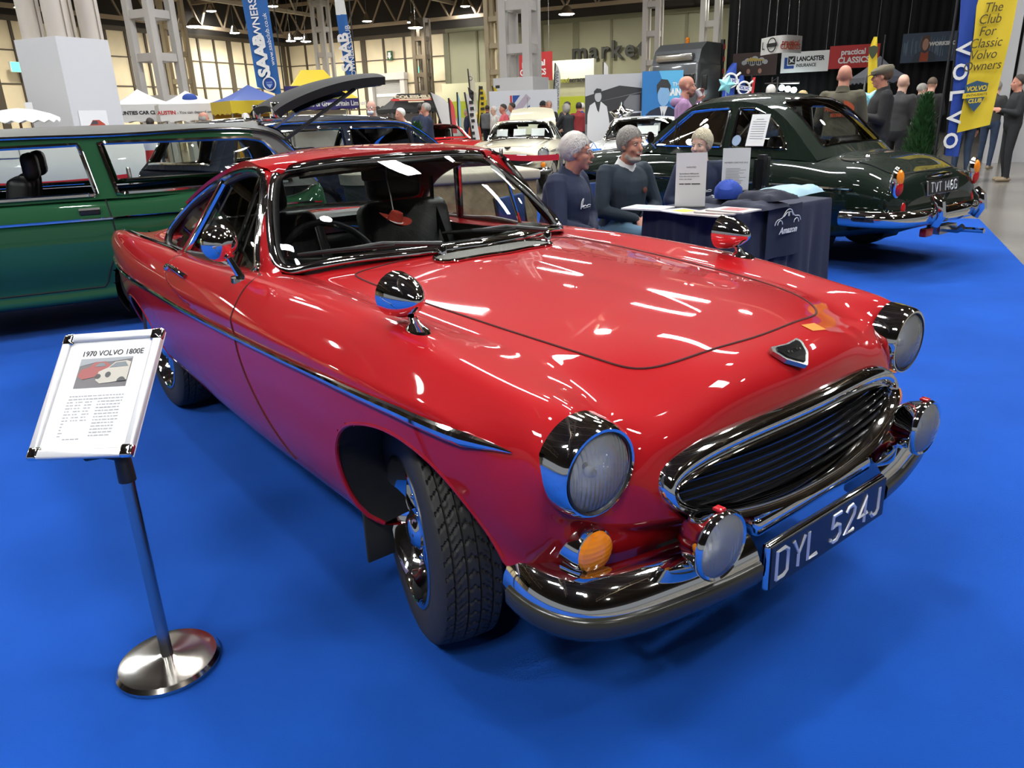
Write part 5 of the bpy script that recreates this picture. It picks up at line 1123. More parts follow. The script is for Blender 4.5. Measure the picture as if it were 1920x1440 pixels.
# ---- grey lorry cab in the distance
g = ground(1284, 34.); lor = thing('lorry', 'grey metallic lorry cab with an orange beacon towering over the posters', 'lorry', (g[0], g[1], 0), face_cam(g)-.45)
M_LORRY = mat('lorry_grey', (.13, .14, .15), .3, .4, coat=.5); m = MB()
m.box((0, 0, 1.85), (2.4, 2.3, 2.9), bev=.18); m.loft([[(x+dx, y, z) for x, y in ((1.15-ins, 1.1), (-1.1, 1.1), (-1.1, -1.1), (1.15-ins, -1.1))] for ins, z, dx in ((0, 3.2, 0), (.25, 3.75, 0), (.75, 4.05, 0))]); m.build('cab', M_LORRY, lor, 30)
m = MB(); m.box((1.21, 0, 2.35), (.06, 2.0, .85), bev=.05); m.build('windscreen', M_BLACKG, lor); MB().box((1.22, 0, 1.0), (.08, 1.8, .7), bev=.05).build('grille', M_BLACK, lor); MB().box((1.22, 0, 3.45), (.5, 1.7, .3), T(-.2, 0, 0), bev=.05).build('roof_visor', M_STEEL, lor)
for s in (-1, 1): MB().box((1.0, s*1.35, 2.4), (.12, .25, .6), bev=.04).build('door_mirror', M_BLACK, lor); MB().lathe([(.2, -.15), (.5, -.15), (.5, .15), (.2, .16), (.01, .1)], 28, T(.6, s*1.05, .5) @ RZ(s*PI/2)).build('wheel', M_RUB, lor)
MB().latz([(.09, 4.05), (.09, 4.25), (.03, 4.32)], 14).build('beacon', M_AMBER, lor); MB().box((-1.25, 1.1, 2.9), (.15, .15, 2.6)).build('marker_board', M_BLACK, lor)
for k in range(4): MB().box((-1.25, 1.19, 3.9-k*.5), (.16, .02, .2)).build('marker_light', M_INKR, lor, 0)
# ================================================================ people: skeleton of tapered limbs fused into one surface
def pmat(name, c, rough=.8): return mat(name, c, rough, bump=1., bscale=7, var=.25, vscale=6)
SKIN = [mat('skin_fair', (.56, .30, .22), .5), mat('skin_ruddy', (.50, .22, .15), .5), mat('skin_pale', (.62, .38, .29), .5), mat('skin_dark', (.12, .06, .04), .5)]
HAIRW = mat('hair_white', (.62, .60, .56), .7, bump=.5, bscale=70); HAIRG = mat('hair_grey', (.28, .265, .24), .7, bump=.5, bscale=70); HAIRD = mat('hair_dark', (.025, .018, .014), .6, bump=.4, bscale=70); HAIRB = mat('hair_blond', (.50, .36, .16), .6, bump=.4, bscale=70)
EYEW = mat('eye_white', (.6, .6, .58), .3); EYED = mat('eye_dark', (.03, .025, .02), .2); LIP = mat('lip', (.38, .12, .10), .5)
CL = {k: pmat('cloth_'+k, v) for k, v in dict(navy=(.012, .020, .055), slate=(.016, .028, .045), ink=(.010, .011, .014), olive=(.085, .075, .045), lilac=(.36, .20, .36), black=(.008, .008, .009), white=(.62, .61, .56), orange=(.62, .07, .008), pink=(.58, .10, .12), red=(.22, .012, .016), grey=(.16, .16, .17), denim=(.10, .20, .30), darkdenim=(.018, .035, .075), charcoal=(.03, .03, .032), brown=(.05, .032, .022), blue=(.02, .06, .22), tan=(.25, .19, .12)).items()}
def vlerp(a, b, t): return tuple(a[i]+(b[i]-a[i])*t for i in range(3))
class Fig:
    def __init__(s): s.p = []
    def cap(s, a, b, ra, rb, reg): s.p.append(('c', Vector(a), Vector(b), ra, rb, reg)); return s
    def loft(s, rings): s.p.append(('l', rings, None, 0, 0, 0)); return s
    def key(s, c, r, reg, R_=None): s.p.append(('k', Vector(c), Vector(r), R_ or Matrix.Identity(3), 0, reg)); return s
    def ell(s, c, r, reg, R_=None): s.p.append(('e', Vector(c), Vector(r), R_ or Matrix.Identity(3), 0, reg)); return s
    def mesh(s, name, mats, parent, vox, smooth=2):
        m = MB()
        for q in s.p:
            if q[0] == 'c':
                _, a, b, ra, rb, _r = q; d = (b-a); L = d.length
                if L < 1e-6: continue
                d /= L; u = d.orthogonal().normalized(); w = d.cross(u); rg = []
                for t, r, off in ((0, ra, -.98), (0, ra, -.7), (0, ra, 0), (1, rb, 0), (1, rb, .7), (1, rb, .98)):
                    c = a+d*L*t+d*r*off; rr = r*math.sqrt(max(0, 1-off*off))+1e-5; rg.append([tuple(c+(u*math.cos(k*PI/6)+w*math.sin(k*PI/6))*rr) for k in range(12)])
                m.loft(rg, True, True, True)
            elif q[0] == 'l': m.loft(q[1], True, True, True)
            elif q[0] == 'k': pass
            else:
                _, c, r, R_, _x, _r = q; M = Matrix.Translation(c) @ R_.to_4x4() @ SC(*r); m.ball((0, 0, 0), 1., 16, 12, M)
        o = m.build(name, mats[0], None, 0)
        md = o.modifiers.new('r', 'REMESH'); md.mode = 'VOXEL'; md.voxel_size = vox
        ms = o.modifiers.new('s', 'SMOOTH'); ms.factor = .5; ms.iterations = smooth
        me = bpy.data.meshes.new_from_object(o.evaluated_get(bpy.context.evaluated_depsgraph_get())); old = o.data; o.modifiers.clear(); o.data = me; bpy.data.meshes.remove(old)
        me.materials.clear()
        for x in mats: me.materials.append(x)
        n = len(me.polygons); ce = np.zeros(n*3); me.polygons.foreach_get('center', ce); ce = ce.reshape(-1, 3); best = np.full(n, 1e9); reg = np.zeros(n, int)
        for q in s.p:
            if q[0] == 'l': continue
            if q[0] == 'c':
                a = np.array(q[1]); b = np.array(q[2]); d = b-a; t = np.clip((ce-a)@d/(d@d+1e-12), 0, 1); dist = np.linalg.norm(ce-a-t[:, None]*d, axis=1)-(q[3]+(q[4]-q[3])*t)
            else:
                loc = (ce-np.array(q[1]))@np.array(q[3]); r = np.array(q[2]); k = np.linalg.norm(loc/r, axis=1); dist = (k-1)*np.linalg.norm(loc, axis=1)/np.maximum(k, 1e-6)
            kk = dist < best; best = np.where(kk, dist, best); reg = np.where(kk, q[5], reg)
        me.polygons.foreach_set('material_index', reg.astype(np.int32)); me.polygons.foreach_set('use_smooth', [True]*n); me.update(); o.parent = parent; return o
def rotm(yaw=0., pitch=0., roll=0.): return (RZ(yaw) @ RY(pitch) @ RX(roll)).to_3x3()
def hand(f, wrist, d, palm_n, reg, L=.185, curl=.5, side=1):
    """palm, four bent fingers of unequal length and a thumb off the side of the palm; d = pointing direction, palm_n = the way the palm faces"""
    d = Vector(d).normalized(); n = Vector(palm_n); n = (n-d*n.dot(d)).normalized(); x = d.cross(n)*side; w = Vector(wrist)
    f.ell(w+d*L*.27, (L*.29, L*.235, L*.085), reg, Matrix((d, x, n)).transposed())
    for k, (o, l) in enumerate(((-.165, .40), (-.055, .46), (.055, .43), (.165, .33))):
        a = w+d*L*.50+x*L*o; b = a+(d*math.cos(curl*.5)+n*math.sin(curl*.5))*L*l*.5; c = b+(d*math.cos(curl*1.5)+n*math.sin(curl*1.5))*L*l*.5
        f.cap(a, b, L*.050, L*.046, reg).cap(b, c, L*.046, L*.036, reg)
    a = w+d*L*.16-x*L*.19; b = a+(d*.75-x*.55+n*.25).normalized()*L*.24; c = b+(d*.9-x*.1+n*.35).normalized()*L*.18
    f.cap(a, b, L*.066, L*.052, reg).cap(b, c, L*.05, L*.04, reg)
def person(label, x, y, ang, H=1.75, top='navy', legs='darkdenim', skin=0, hair=None, hairmat=None, arms='down', lean=0., hyaw=0., hpitch=0., vox=.02, shoes='black', sit=None, beard=None, cap=None, glasses=False, mask=False, collar=None, bulk=1., hood=False, z=-.011, extras=None, group=None, hlean=0., jacket=None):
    k = H/1.75; root = thing('person', label, 'person', (x, y, z), ang, group); f = Fig(); Z = lambda v: v*k
    # regions: 0 top 1 legs 2 skin 3 shoes
    if sit is None:
        hipz = Z(.92); knee = [(Z(.02), s*Z(.10), Z(.49)) for s in (-1, 1)]; ank = [(Z(-.03+.05*s*.5), s*Z(.11), Z(.085)) for s in (-1, 1)]
    else:
        hipz = sit; knee = [(Z(.44), s*Z(.13), sit+Z(.03)) for s in (-1, 1)]; ank = [(Z(.42), s*Z(.13), Z(.085)) for s in (-1, 1)]
    hip = [(0, s*Z(.095), hipz) for s in (-1, 1)]
    for i in (0, 1):
        f.cap(hip[i], knee[i], Z(.092)*bulk**.5, Z(.062), 1).cap(knee[i], ank[i], Z(.062), Z(.046), 1)
        a = ank[i]; f.cap((a[0]-Z(.04), a[1], Z(.04)), (a[0]+Z(.15), a[1]+(.02 if i else -.02), Z(.035)), Z(.042), Z(.034), 3)
    def up(h, dx=0., dy=0.): return Vector((math.sin(lean)*h+dx*math.cos(lean), dy, hipz+math.cos(lean)*h-dx*math.sin(lean)))
    Rl = rotm(0, lean)
    for h, ry, rx, dx, reg in ((.00, .165, .118, 0, 1), (.07, .165, .120, 0, 0), (.18, .160, .122, .012, 0), (.28, .168, .122, .012, 0), (.38, .180, .122, 0, 0), (.455, .172, .105, -.012, 0)):
        f.key(up(Z(h), Z(dx)), (Z(rx)*bulk, Z(ry)*bulk**.7, Z(.10)), reg, Rl)
    tr_ = np.array([(-.10, .07, .07, 0), (-.07, .14, .10, 0), (.0, .168, .120, 0), (.07, .168, .122, 0), (.18, .166, .128, .012), (.28, .172, .128, .012), (.38, .184, .124, 0), (.44, .186, .112, -.010), (.485, .165, .088, -.014), (.515, .11, .07, -.014), (.53, .06, .055, -.012)])
    tr_ = resample(curve(tr_, 60), 26); f.loft([[tuple(up(Z(h), Z(dx)+Z(rx)*bulk*math.cos(q)*(1+.06*math.sin(h*61+q*2)*.25), Z(ry)*bulk**.7*math.sin(q))) for q in np.linspace(0, 2*PI, 29)[:-1]] for h, ry, rx, dx in tr_])
    sh = [up(Z(.475), Z(-.015), s*Z(.175)*bulk**.5) for s in (-1, 1)]
    f.cap(sh[0], sh[1], Z(.062), Z(.062), 0).cap(up(Z(.48), Z(-.02)), up(Z(.545), Z(-.01)), Z(.085), Z(.062), 0)
    nb = up(Z(.52), Z(-.01)); hc = up(Z(.685), Z(.025)+hlean); f.cap(nb, hc-Vector((0, 0, Z(.05))), Z(.064), Z(.060), 2)
    if collar is not None: pass
    # arms
    tgt = {}
    for i, s in ((0, -1), (1, 1)):
        S_ = sh[i]; mode = arms[i] if isinstance(arms, (tuple, list)) else arms
        if mode == 'down': E_ = S_+Vector((Z(-.02), s*Z(.055), -Z(.29))); Wd = E_+Vector((Z(.07), s*Z(.0), -Z(.25))); hd = Wd-E_; pn = (0, -s, 0)
        elif mode == 'fwd': E_ = S_+Vector((Z(.04), s*Z(.06), -Z(.28))); Wd = E_+Vector((Z(.22), -s*Z(.09), Z(.06))); hd = Wd-E_; pn = (0, -s, -.3)
        elif mode == 'folded': E_ = S_+Vector((Z(.06), s*Z(.07), -Z(.27))); Wd = E_+Vector((Z(.13), -s*Z(.20), Z(.03))); hd = Wd-E_; pn = (-1, 0, 0)
        elif mode == 'cup': E_ = S_+Vector((Z(.14), s*Z(.05), -Z(.23))); Wd = hc+Vector((Z(.16), s*Z(.035), -Z(.19))); hd = Vector((.15, -s*.1, 1)); pn = (0, -s, 0)
        elif mode == 'reach': E_ = S_+Vector((Z(.17), s*Z(.05), -Z(.22))); Wd = E_+Vector((Z(.20), -s*Z(.05), -Z(.08))); hd = Wd-E_; pn = (0, -s, -.5)
        elif mode == 'lap': E_ = S_+Vector((Z(.06), s*Z(.09), -Z(.28))); Wd = Vector((Z(.26), s*Z(.05), hipz+Z(.125))); hd = Wd-E_; hd = Vector((hd.x, -s*.10, -.10)); pn = (0, -s*.5, -1)
        elif mode == 'back': E_ = S_+Vector((Z(-.06), s*Z(.07), -Z(.28))); Wd = E_+Vector((Z(-.02), -s*Z(.16), -Z(.2))); hd = Wd-E_; pn = (-1, 0, 0)
        else: E_ = S_+Vector(mode[0]); Wd = E_+Vector(mode[1]); hd = Wd-E_; pn = mode[2]
        f.cap(S_, E_, Z(.066)*bulk**.5, Z(.055)*bulk**.4, 0).cap(E_, Wd, Z(.054)*bulk**.4, Z(.040), 0)
        dd = (Wd-E_).normalized(); f.cap(Wd, Wd+dd*Z(.025), Z(.026), Z(.024), 2)
        hand(f, Wd+dd*Z(.02), hd, pn, 2, Z(.185), .7, -s); tgt[i] = (Wd, hd)
    # head
    Rh = rotm(hyaw, hpitch); hv = lambda a, b, c: hc+Rh @ Vector((Z(a), Z(b), Z(c)))
    f.ell(hv(-.012, 0, .035), (Z(.098), Z(.076), Z(.092)), 2, Rh).ell(hv(.022, 0, -.035), (Z(.070), Z(.060), Z(.085)), 2, Rh).ell(hv(.058, 0, -.098), (Z(.026), Z(.030), Z(.022)), 2, Rh)
    f.ell(hv(.070, 0, .030), (Z(.020), Z(.052), Z(.014)), 2, Rh)
    for s in (-1, 1):
        f.ell(hv(.058, s*.038, -.030), (Z(.026), Z(.024), Z(.024)), 2, Rh).ell(hv(-.005, s*.078, -.010), (Z(.018), Z(.009), Z(.031)), 2, Rh)
    f.cap(hv(.082, 0, .015), hv(.108, 0, -.030), Z(.010), Z(.0155), 2).ell(hv(.086, 0, -.066), (Z(.013), Z(.026), Z(.008)), 2, Rh)
    if beard is not None:
        f.ell(hv(.038, 0, -.103), (Z(.054), Z(.052), Z(.030)), 4, Rh).ell(hv(.008, 0, -.078), (Z(.056), Z(.063), Z(.036)), 4, Rh).ell(hv(.086, 0, -.053), (Z(.013), Z(.028), Z(.0075)), 4, Rh)
    tm = CL[top] if isinstance(top, str) else top; sk = SKIN[skin]
    body = f.mesh('body', [tm, CL[legs], sk, CL[shoes] if shoes in CL else M_BLACK, beard or sk], root, vox)
    fine = vox < .016
    for s in (-1, 1):
        e = MB().ball(hv(.0775, s*.032, .004), (Z(.0095), Z(.0125), Z(.0075) if fine else Z(.008)), 12, 8).build('eye', EYEW if fine else EYED, root)
        if fine: MB().ball(hv(.0843, s*.032, .004), (Z(.0035), Z(.0055), Z(.0055)), 10, 6).build('iris', EYED, e); MB().tube([hv(.087, s*.014, .020), hv(.094, s*.034, .027), hv(.078, s*.056, .018)], [Z(.003), Z(.0045), Z(.003)], 6).build('eyebrow', hairmat or HAIRG, root)
    if fine: m = MB(); m.tube([hv(.086, -.027, -.064), hv(.099, -.012, -.066), hv(.101, .012, -.066), hv(.086, .027, -.064)], [Z(.003), Z(.0055), Z(.0055), Z(.003)], 8); m.build('mouth', LIP, root)
    rr = random.Random(hash(label) % 9999 if False else len(label))
    def shell(frac, c, r, nm, mt, zcut, fcut, bump=.004, seg=44, ring=26, back=None):
        m = MB(); g = []
        for i in range(ring+1):
            row = []
            th = PI*frac*i/ring
            for j in range(seg):
                ph = 2*PI*j/seg; v = Vector((math.sin(th)*math.cos(ph), math.sin(th)*math.sin(ph), math.cos(th)))
                lim = fcut if v.x > .0 else zcut; lo_ = zcut+(fcut-zcut)*max(0, min(1, (v.x+.15)/.75))
                if v.z < lo_: v.z = lo_; q = math.sqrt(max(0, 1-lo_*lo_)); a = math.atan2(v.y, v.x); v.x = q*math.cos(a); v.y = q*math.sin(a)
                n_ = 1+bump*(math.sin(ph*9+th*7+len(label))+math.sin(ph*17-th*5)+.7*math.sin(ph*31+th*3))
                row.append(tuple(hv(c[0]+v.x*r[0]*n_, c[1]+v.y*r[1]*n_, c[2]+v.z*r[2]*n_)))
            row.append(row[0]); g.append(row)
        m.grid(g, flip=True); return m.build(nm, mt, root, 180)
    hm = hairmat or HAIRG
    def tufts(n, c, r, zcut, fcut, ln_, lift, seed=1, part=.3):
        rr = random.Random(seed); m = MB(); k_ = 0
        while k_ < n:
            v = Vector((rr.gauss(0, 1), rr.gauss(0, 1), rr.gauss(0, 1))).normalized(); lo_ = zcut+(fcut-zcut)*max(0, min(1, (v.x+.15)/.75))
            if v.z < lo_: continue
            k_ += 1; root_ = Vector((-.35, part, .9)); d = (v-root_); d = (d-v*d.dot(v)); d = d.normalized() if d.length > .05 else Vector((1, 0, 0)); d = (d+Vector((rr.uniform(-.35, .35), rr.uniform(-.35, .35), rr.uniform(-.45, .05)-.25))).normalized(); d = (d-v*d.dot(v)*.9).normalized(); sd = v.cross(d).normalized(); L_ = ln_*rr.uniform(.7, 1.3); w_ = rr.uniform(.0025, .006); P = []
            for t_ in (0, .4, .75, 1.):
                q = v+d*(L_*t_/r[0]); q = q.normalized()*(1+lift*math.sin(PI*min(1, t_*1.1))*rr.uniform(.5, 1.4)-.02*t_); ww = w_*(1-t_**2*.85)/r[0]
                for sg in (-1, 1): a = q+sd*ww*sg; P.append(hv(c[0]+a.x*r[0], c[1]+a.y*r[1], c[2]+a.z*r[2]))
            m.add(P, [(0, 1, 3, 2), (2, 3, 5, 4), (4, 5, 7, 6)])
        return m
    if fine and hair in ('full', 'short', 'long'):
        r_ = {'full': (.106, .086, .104), 'short': (.102, .081, .097), 'long': (.108, .09, .112)}[hair]; cc = (-.018, 0, .036); zc_, fc_ = {'full': (-.86, .66), 'short': (-.6, .62), 'long': (-1.05, .6)}[hair]
        tufts(1700 if vox < .011 else 500, cc, r_, zc_, fc_, {'full': .070, 'short': .032, 'long': .075}[hair], {'full': .06, 'short': .03, 'long': .06}[hair], len(label), .35 if len(label) % 2 else -.35).build('hair_strands', hm, root, 0)
    if hair == 'short': shell(.80, (-.016, 0, .036), (.106, .085, .100), 'hair', hm, -.55, .66, .008)
    elif hair == 'full': shell(.86, (-.024, 0, .036), (.110, .090, .110), 'hair', hm, -.82, .70, .022)
    elif hair == 'long': shell(.92, (-.030, 0, .015), (.116, .098, .132), 'hair', hm, -.98, .62, .014)
    elif hair == 'fringe': shell(.80, (-.018, 0, .030), (.104, .085, .094), 'hair', hm, -.75, .98) if False else shell(.62, (-.03, 0, -.005), (.085, .086, .085), 'hair', hm, -.7, .2)
    elif hair == 'stubble': shell(.80, (-.013, 0, .036), (.1005, .079, .0945), 'hair', hm, -.45, .55, .0)
    elif hair == 'pony':
        o = shell(.84, (-.018, 0, .036), (.110, .090, .106), 'hair', hm, -.6, .45); MB().tube([hv(-.11, 0, .03), hv(-.16, 0, .0), hv(-.15, 0, -.10)], [Z(.03), Z(.032), Z(.012)], 8).build('ponytail', hm, o)
    if glasses:
        m = MB()
        for s in (-1, 1):
            m.tube([tuple(hv(.100, s*.034+.022*math.cos(q), .002+.017*math.sin(q))) for q in np.linspace(0, 2*PI, 17)[:-1]], Z(.0016), 5, closed=True); m.tube([hv(.098, s*.056, .006), hv(.0, s*.084, .008)], Z(.0016), 4)
        m.tube([hv(.101, -.012, .006), hv(.101, .012, .006)], Z(.0016), 4); m.build('glasses', M_STEEL, root)
    if mask: shell(.9, (.030, 0, -.060), (.082, .062, .055), 'face_mask', M_WHITE, -.9, -.9) if False else MB().ball(hv(.050, 0, -.062), (Z(.058), Z(.058), Z(.048)), 16, 10).build('face_mask', M_WHITE, root)
    if cap == 'flat':
        m = MB(); rg = []
        for zz, rx, ry, dx in ((.035, .108, .090, -.012), (.055, .125, .100, -.004), (.085, .126, .098, .002), (.112, .10, .078, -.004), (.124, .05, .04, -.01)): rg.append([tuple(hv(dx+rx*math.cos(q), ry*math.sin(q), zz-.25*(dx+rx*math.cos(q))*.9)) for q in np.linspace(0, 2*PI, 25)[:-1]])
        m.loft(rg, True, True, True); m.slab([[hv(.085, y_, .035) if False else hv(.075, y_, .030), hv(.135, y_*.85, .018), hv(.150, y_*.6, .008)] for y_ in np.linspace(-.075, .075, 9)], Z(.008)); m.build('flat_cap', mat('tweed', (.13, .115, .08), .9, bump=.6, bscale=120), root)
    if cap == 'beanie': shell(.66, (-.014, 0, .040), (.112, .092, .104), 'beanie', CL['black'], -.2, .25, .0)
    if hood:
        m = MB(); m.tube([up(Z(.50), Z(-.03), -Z(.09)), up(Z(.50), Z(-.12), 0), up(Z(.50), Z(-.03), Z(.09)), up(Z(.46), Z(.07), Z(.03)), up(Z(.46), Z(.07), -Z(.03))], [Z(.04), Z(.06), Z(.04), Z(.02), Z(.02)], 10, closed=True); m.build('hood', tm, root)
    if collar is not None:
        m = MB(); rg = []
        for zz, r_ in ((.505, .094), (.545, .074), (.572, .067), (.57, .060)): rg.append([tuple(up(Z(zz)-Z(.018)*math.cos(q), Z(-.008)+Z(r_)*math.cos(q), Z(r_*1.0)*math.sin(q))) for q in np.linspace(0, 2*PI, 21)[:-1]])
        m.loft(rg, True, False, False); m.build('collar', collar, root)
    root['_hc'] = 0; del root['_hc']
    if extras: extras(root, hv, up, Z, tgt)
    return root
def chair(x, y, ang, label, colr):
    t = thing('folding_chair', label, 'chair', (x, y, 0), ang); MB().box((.04, 0, .33), (.40, .40, .03), bev=.015).build('seat', colr, t); MB().box((-.36, 0, .70), (.03, .42, .24), bev=.012).build('backrest', colr, t)
    for s in (-1, 1): MB().tube([(-.38, s*.22, .82), (-.30, s*.22, .33), (.2, s*.22, .012)], .012, 6).build('leg', M_BLACK, t); MB().tube([(.16, s*.22, .33), (-.26, s*.22, .012)], .012, 6).build('leg', M_BLACK, t)
# --- the three at the club table
def script_logo(M, root, sc_=1.):
    m = MB(); m.tube([tuple(M @ Vector(p)) for p in curve([(-.045, -.03, 0), (-.03, .03, 0), (-.018, .04, 0), (-.03, .0, 0), (-.035, -.02, 0), (-.015, -.005, 0), (-.02, -.018, 0), (.0, -.006, 0), (.012, -.014, 0), (.03, -.006, 0), (.055, -.01, 0)], 40)], .0028, 5); m.tube([M @ Vector((-.02, -.026, 0)), M @ Vector((.05, -.020, 0))], .002, 4); m.build('script_logo', M_INKW, root)
def ex1(root, hv, up, Z, tgt):
    p = up(Z(.36), Z(.128)*1.36, -Z(.07)); script_logo(T(p.x+.006, p.y, p.z) @ RZ(PI/2-.35) @ RX(PI/2), root)
    MB().tube([tuple(tgt[1][0]+Vector((.005*0, .030*math.cos(q), .030*math.sin(q)))) for q in np.linspace(0, 2*PI, 17)[:-1]], .006, 6, closed=True).build('wrist_watch', M_STEEL, root)
c1 = at(1046, 425, 5.5); person('white haired man in glasses and navy sweatshirt sitting nearest the red coupe', c1[0], c1[1], math.radians(24), 1.72, 'navy', 'ink', 1, 'full', HAIRW, 'lap', .20, .22, .02, .0085, sit=.46, glasses=True, bulk=1.36, collar=CL['navy'], extras=ex1, z=.004)
chair(c1[0]-.03, c1[1], math.radians(24), 'folding chair under the white haired man in glasses', CL['blue'])
def ex2(root, hv, up, Z, tgt):
    p = up(Z(.36), Z(.126)*1.18, Z(.09)); MB().ball((p.x+.006, p.y, p.z), (.006, .022, .024), 12, 8).build('round_badge', c3('badge_brown', .16, .05, .03), root)
    MB().ball(hv(.098, 0, -.066), (Z(.006), Z(.019), Z(.006)), 10, 6).build('teeth', M_WHITE, root)
c2 = at(1160, 425, 6.15); person('laughing man with white beard in dark slate sweatshirt sitting at the table end', c2[0], c2[1], math.radians(-8), 1.74, 'slate', 'denim', 1, 'full', HAIRG, 'lap', .17, .12, .0, 0.0085, sit=.46, beard=mat('beard_silver', (.44, .38, .33), .8, bump=.6, bscale=90), bulk=1.18, collar=M_WHITE, extras=ex2, z=.004)
chair(c2[0]-.04, c2[1], math.radians(-8), 'folding chair under the laughing bearded man', CL['blue'])
def ex3(root, hv, up, Z, tgt):
    p = up(Z(.33), Z(.128)*1.05, Z(.06)); script_logo(T(p.x+.012, p.y, p.z) @ RZ(PI/2) @ RX(PI/2), root)
c3_ = at(1312, 400, 6.85); person('white haired man in navy shirt half hidden behind the table notice', c3_[0], c3_[1], math.radians(-58), 1.72, 'navy', 'ink', 2, 'full', mat('hair_straw', (.56, .50, .36), .7, bump=.5, bscale=70), 'lap', .24, -.38, .05, .0095, sit=.43, extras=ex3, z=.004)
chair(c3_[0], c3_[1], math.radians(-58), 'folding chair under the man behind the notice', CL['blue'])
# --- standing crowd
def P_(px, depth): g = ground(px, depth); return g[0], g[1]
CA = math.degrees(YAW)      # camera bearing
def crowd(px, depth, label, rel, **k):
    x, y = P_(px, depth); ang = face_cam((x, y))+math.radians(rel)
    return person(label, x, y, ang, **k)
def ex_khaki(root, hv, up, Z, tgt):
    for txt, zz, s_ in (('RESTORATION', .40, .055), ('CLASSIC CARS', .33, .045)): pass
    m = MB()
    for i in range(22):
        a = PI*.15+PI*.7*i/21; p = up(Z(.28)+Z(.13)*math.sin(a), -Z(.125), Z(.17)*math.cos(a)); m.box((p.x-.012, p.y, p.z), (.006, .012+.006*(i % 2), .05))
    for r_ in range(2):
        for i in range(13-r_*4): p = up(Z(.33-.06*r_), -Z(.132), Z(-.12+r_*.04+.02*i)); m.box((p.x-.014, p.y, p.z), (.006, .012+.005*(i % 2), .042))
    m.build('orange_lettering', c3('print_rust', .42, .07, .02), root, 0)
crowd(1578, 9.2, 'bald man in khaki jacket with orange print on its back', 172, H=1.83, top='olive', legs='darkdenim', skin=1, vox=.012, bulk=1.15, arms='fwd', collar=CL['olive'], extras=ex_khaki, z=.001)
crowd(1652, 9.6, 'man in tweed flat cap and black jacket looking left past the green saloon', -78, H=1.84, top='black', legs='ink', skin=1, hair='short', hairmat=mat('hair_brown', (.10, .055, .03), .6), vox=.012, cap='flat', arms='fwd', hyaw=-.15, bulk=1.12, collar=CL['black'])
crowd(1688, 11.2, 'bald man in black coat standing right behind the flat cap man', 150, H=1.78, top='charcoal', legs='ink', skin=2, arms='fwd', hyaw=.3, bulk=1.1, vox=.014)
crowd(1743, 14.0, 'man with cropped hair in black sweater and grey trousers seen from behind', 165, H=1.80, top='black', legs='charcoal', skin=0, hair='stubble', hairmat=mat('hair_crop', (.10, .065, .045), .7), arms='fwd', hpitch=.25, vox=.016)
crowd(1724, 15.2, 'grey haired person in light grey jacket beside the man in black sweater', 120, H=1.72, top='grey', legs='ink', skin=2, hair='short', hairmat=HAIRG, arms='fwd', hpitch=.3)
crowd(1820, 13.6, 'man in black jacket and blue jeans walking behind the yellow flag', -150, H=1.80, top='black', legs='darkdenim', skin=1, hair='stubble', hairmat=mat('hair_crop', (.10, .065, .045), .7), bulk=1.1, vox=.016)
crowd(1866, 15.2, 'person in dark coat and dark jeans right of the yellow flag', 160, H=1.72, top='charcoal', legs='darkdenim', skin=2, hair='short', hairmat=HAIRG, arms='fwd', shoes='tan')
crowd(1908, 12.8, 'man in black coat and trousers at the right edge of the aisle', -70, H=1.76, top='ink', legs='ink', skin=1, hair='short', hairmat=HAIRD, arms='fwd', bulk=1.1, shoes='tan', vox=.016)
CUP = []
def ex_cup(root, hv, up, Z, tgt): CUP.append((Vector(root.location), root.rotation_euler.z, hv(.150, 0, -.075)))
cu = crowd(1283, 9.95, 'bald bearded man in lilac hoodie drinking from a paper cup', 92, H=1.80, top='lilac', legs='darkdenim', skin=1, beard=mat('beard_brown', (.14, .06, .035), .8), arms=('down', 'cup'), z=.001, hood=True, vox=.012, hyaw=.1, extras=ex_cup)
l_, a_, v_ = CUP[0]; p = l_+RZ(a_).to_3x3() @ v_
t = thing('paper_cup', 'white paper cup held to the mouth of the man in lilac hoodie', 'cup', tuple(p), a_, None, (0, -.5, a_)); MB().latz([(.028, -.055), (.038, .035), (.036, .035)], 18).build('cup', M_WHITE, t); MB().latz([(.039, .034), (.039, .042), (.028, .045)], 18).build('cup_lid', M_WHITE, t)
crowd(1443, 13.6, 'white haired man seen over the roof of the dark green saloon', 170, H=1.76, top='ink', skin=2, hair='short', hairmat=HAIRW)
crowd(1504, 16.0, 'woman with blonde ponytail seen over the roof of the dark green saloon', -110, H=1.68, top='ink', skin=2, hair='pony', hairmat=HAIRB)
crowd(699, 13.0, 'bald man with glasses and white face mask behind the midnight blue estate', -20, H=1.72, top='ink', skin=0, mask=True, glasses=True, arms='fwd', vox=.013)
crowd(766, 14.2, 'white haired man in cream jacket leaning over by the small conifer', -60, H=1.62, top='white', legs='grey', skin=1, hair='short', hairmat=HAIRW, lean=.25, arms='fwd')
crowd(801, 15.8, 'grey haired man in navy jacket facing left by the red sports car', -100, H=1.70, top='navy', legs='ink', skin=1, hair='short', hairmat=HAIRG, arms='fwd')
crowd(791, 17.0, 'dark haired man in navy jacket half hidden behind the grey haired one', 160, H=1.72, top='navy', skin=1, hair='short', hairmat=HAIRD)
crowd(836, 25, 'man in dark jacket seen from behind over the red sports car', 172, H=1.68, top='black', legs='ink', skin=3, hair='stubble', hairmat=HAIRD, bulk=1.15)
crowd(876, 26, 'balding man in navy fleece standing behind the boy in orange', -110, H=1.66, top='navy', legs='darkdenim', skin=0, hair='stubble', hairmat=HAIRG)
crowd(889, 22.5, 'blond boy in orange hooded top beside the cream coupe', 160, H=1.32, top='orange', legs='ink', skin=2, hair='full', hairmat=HAIRB, hood=True)
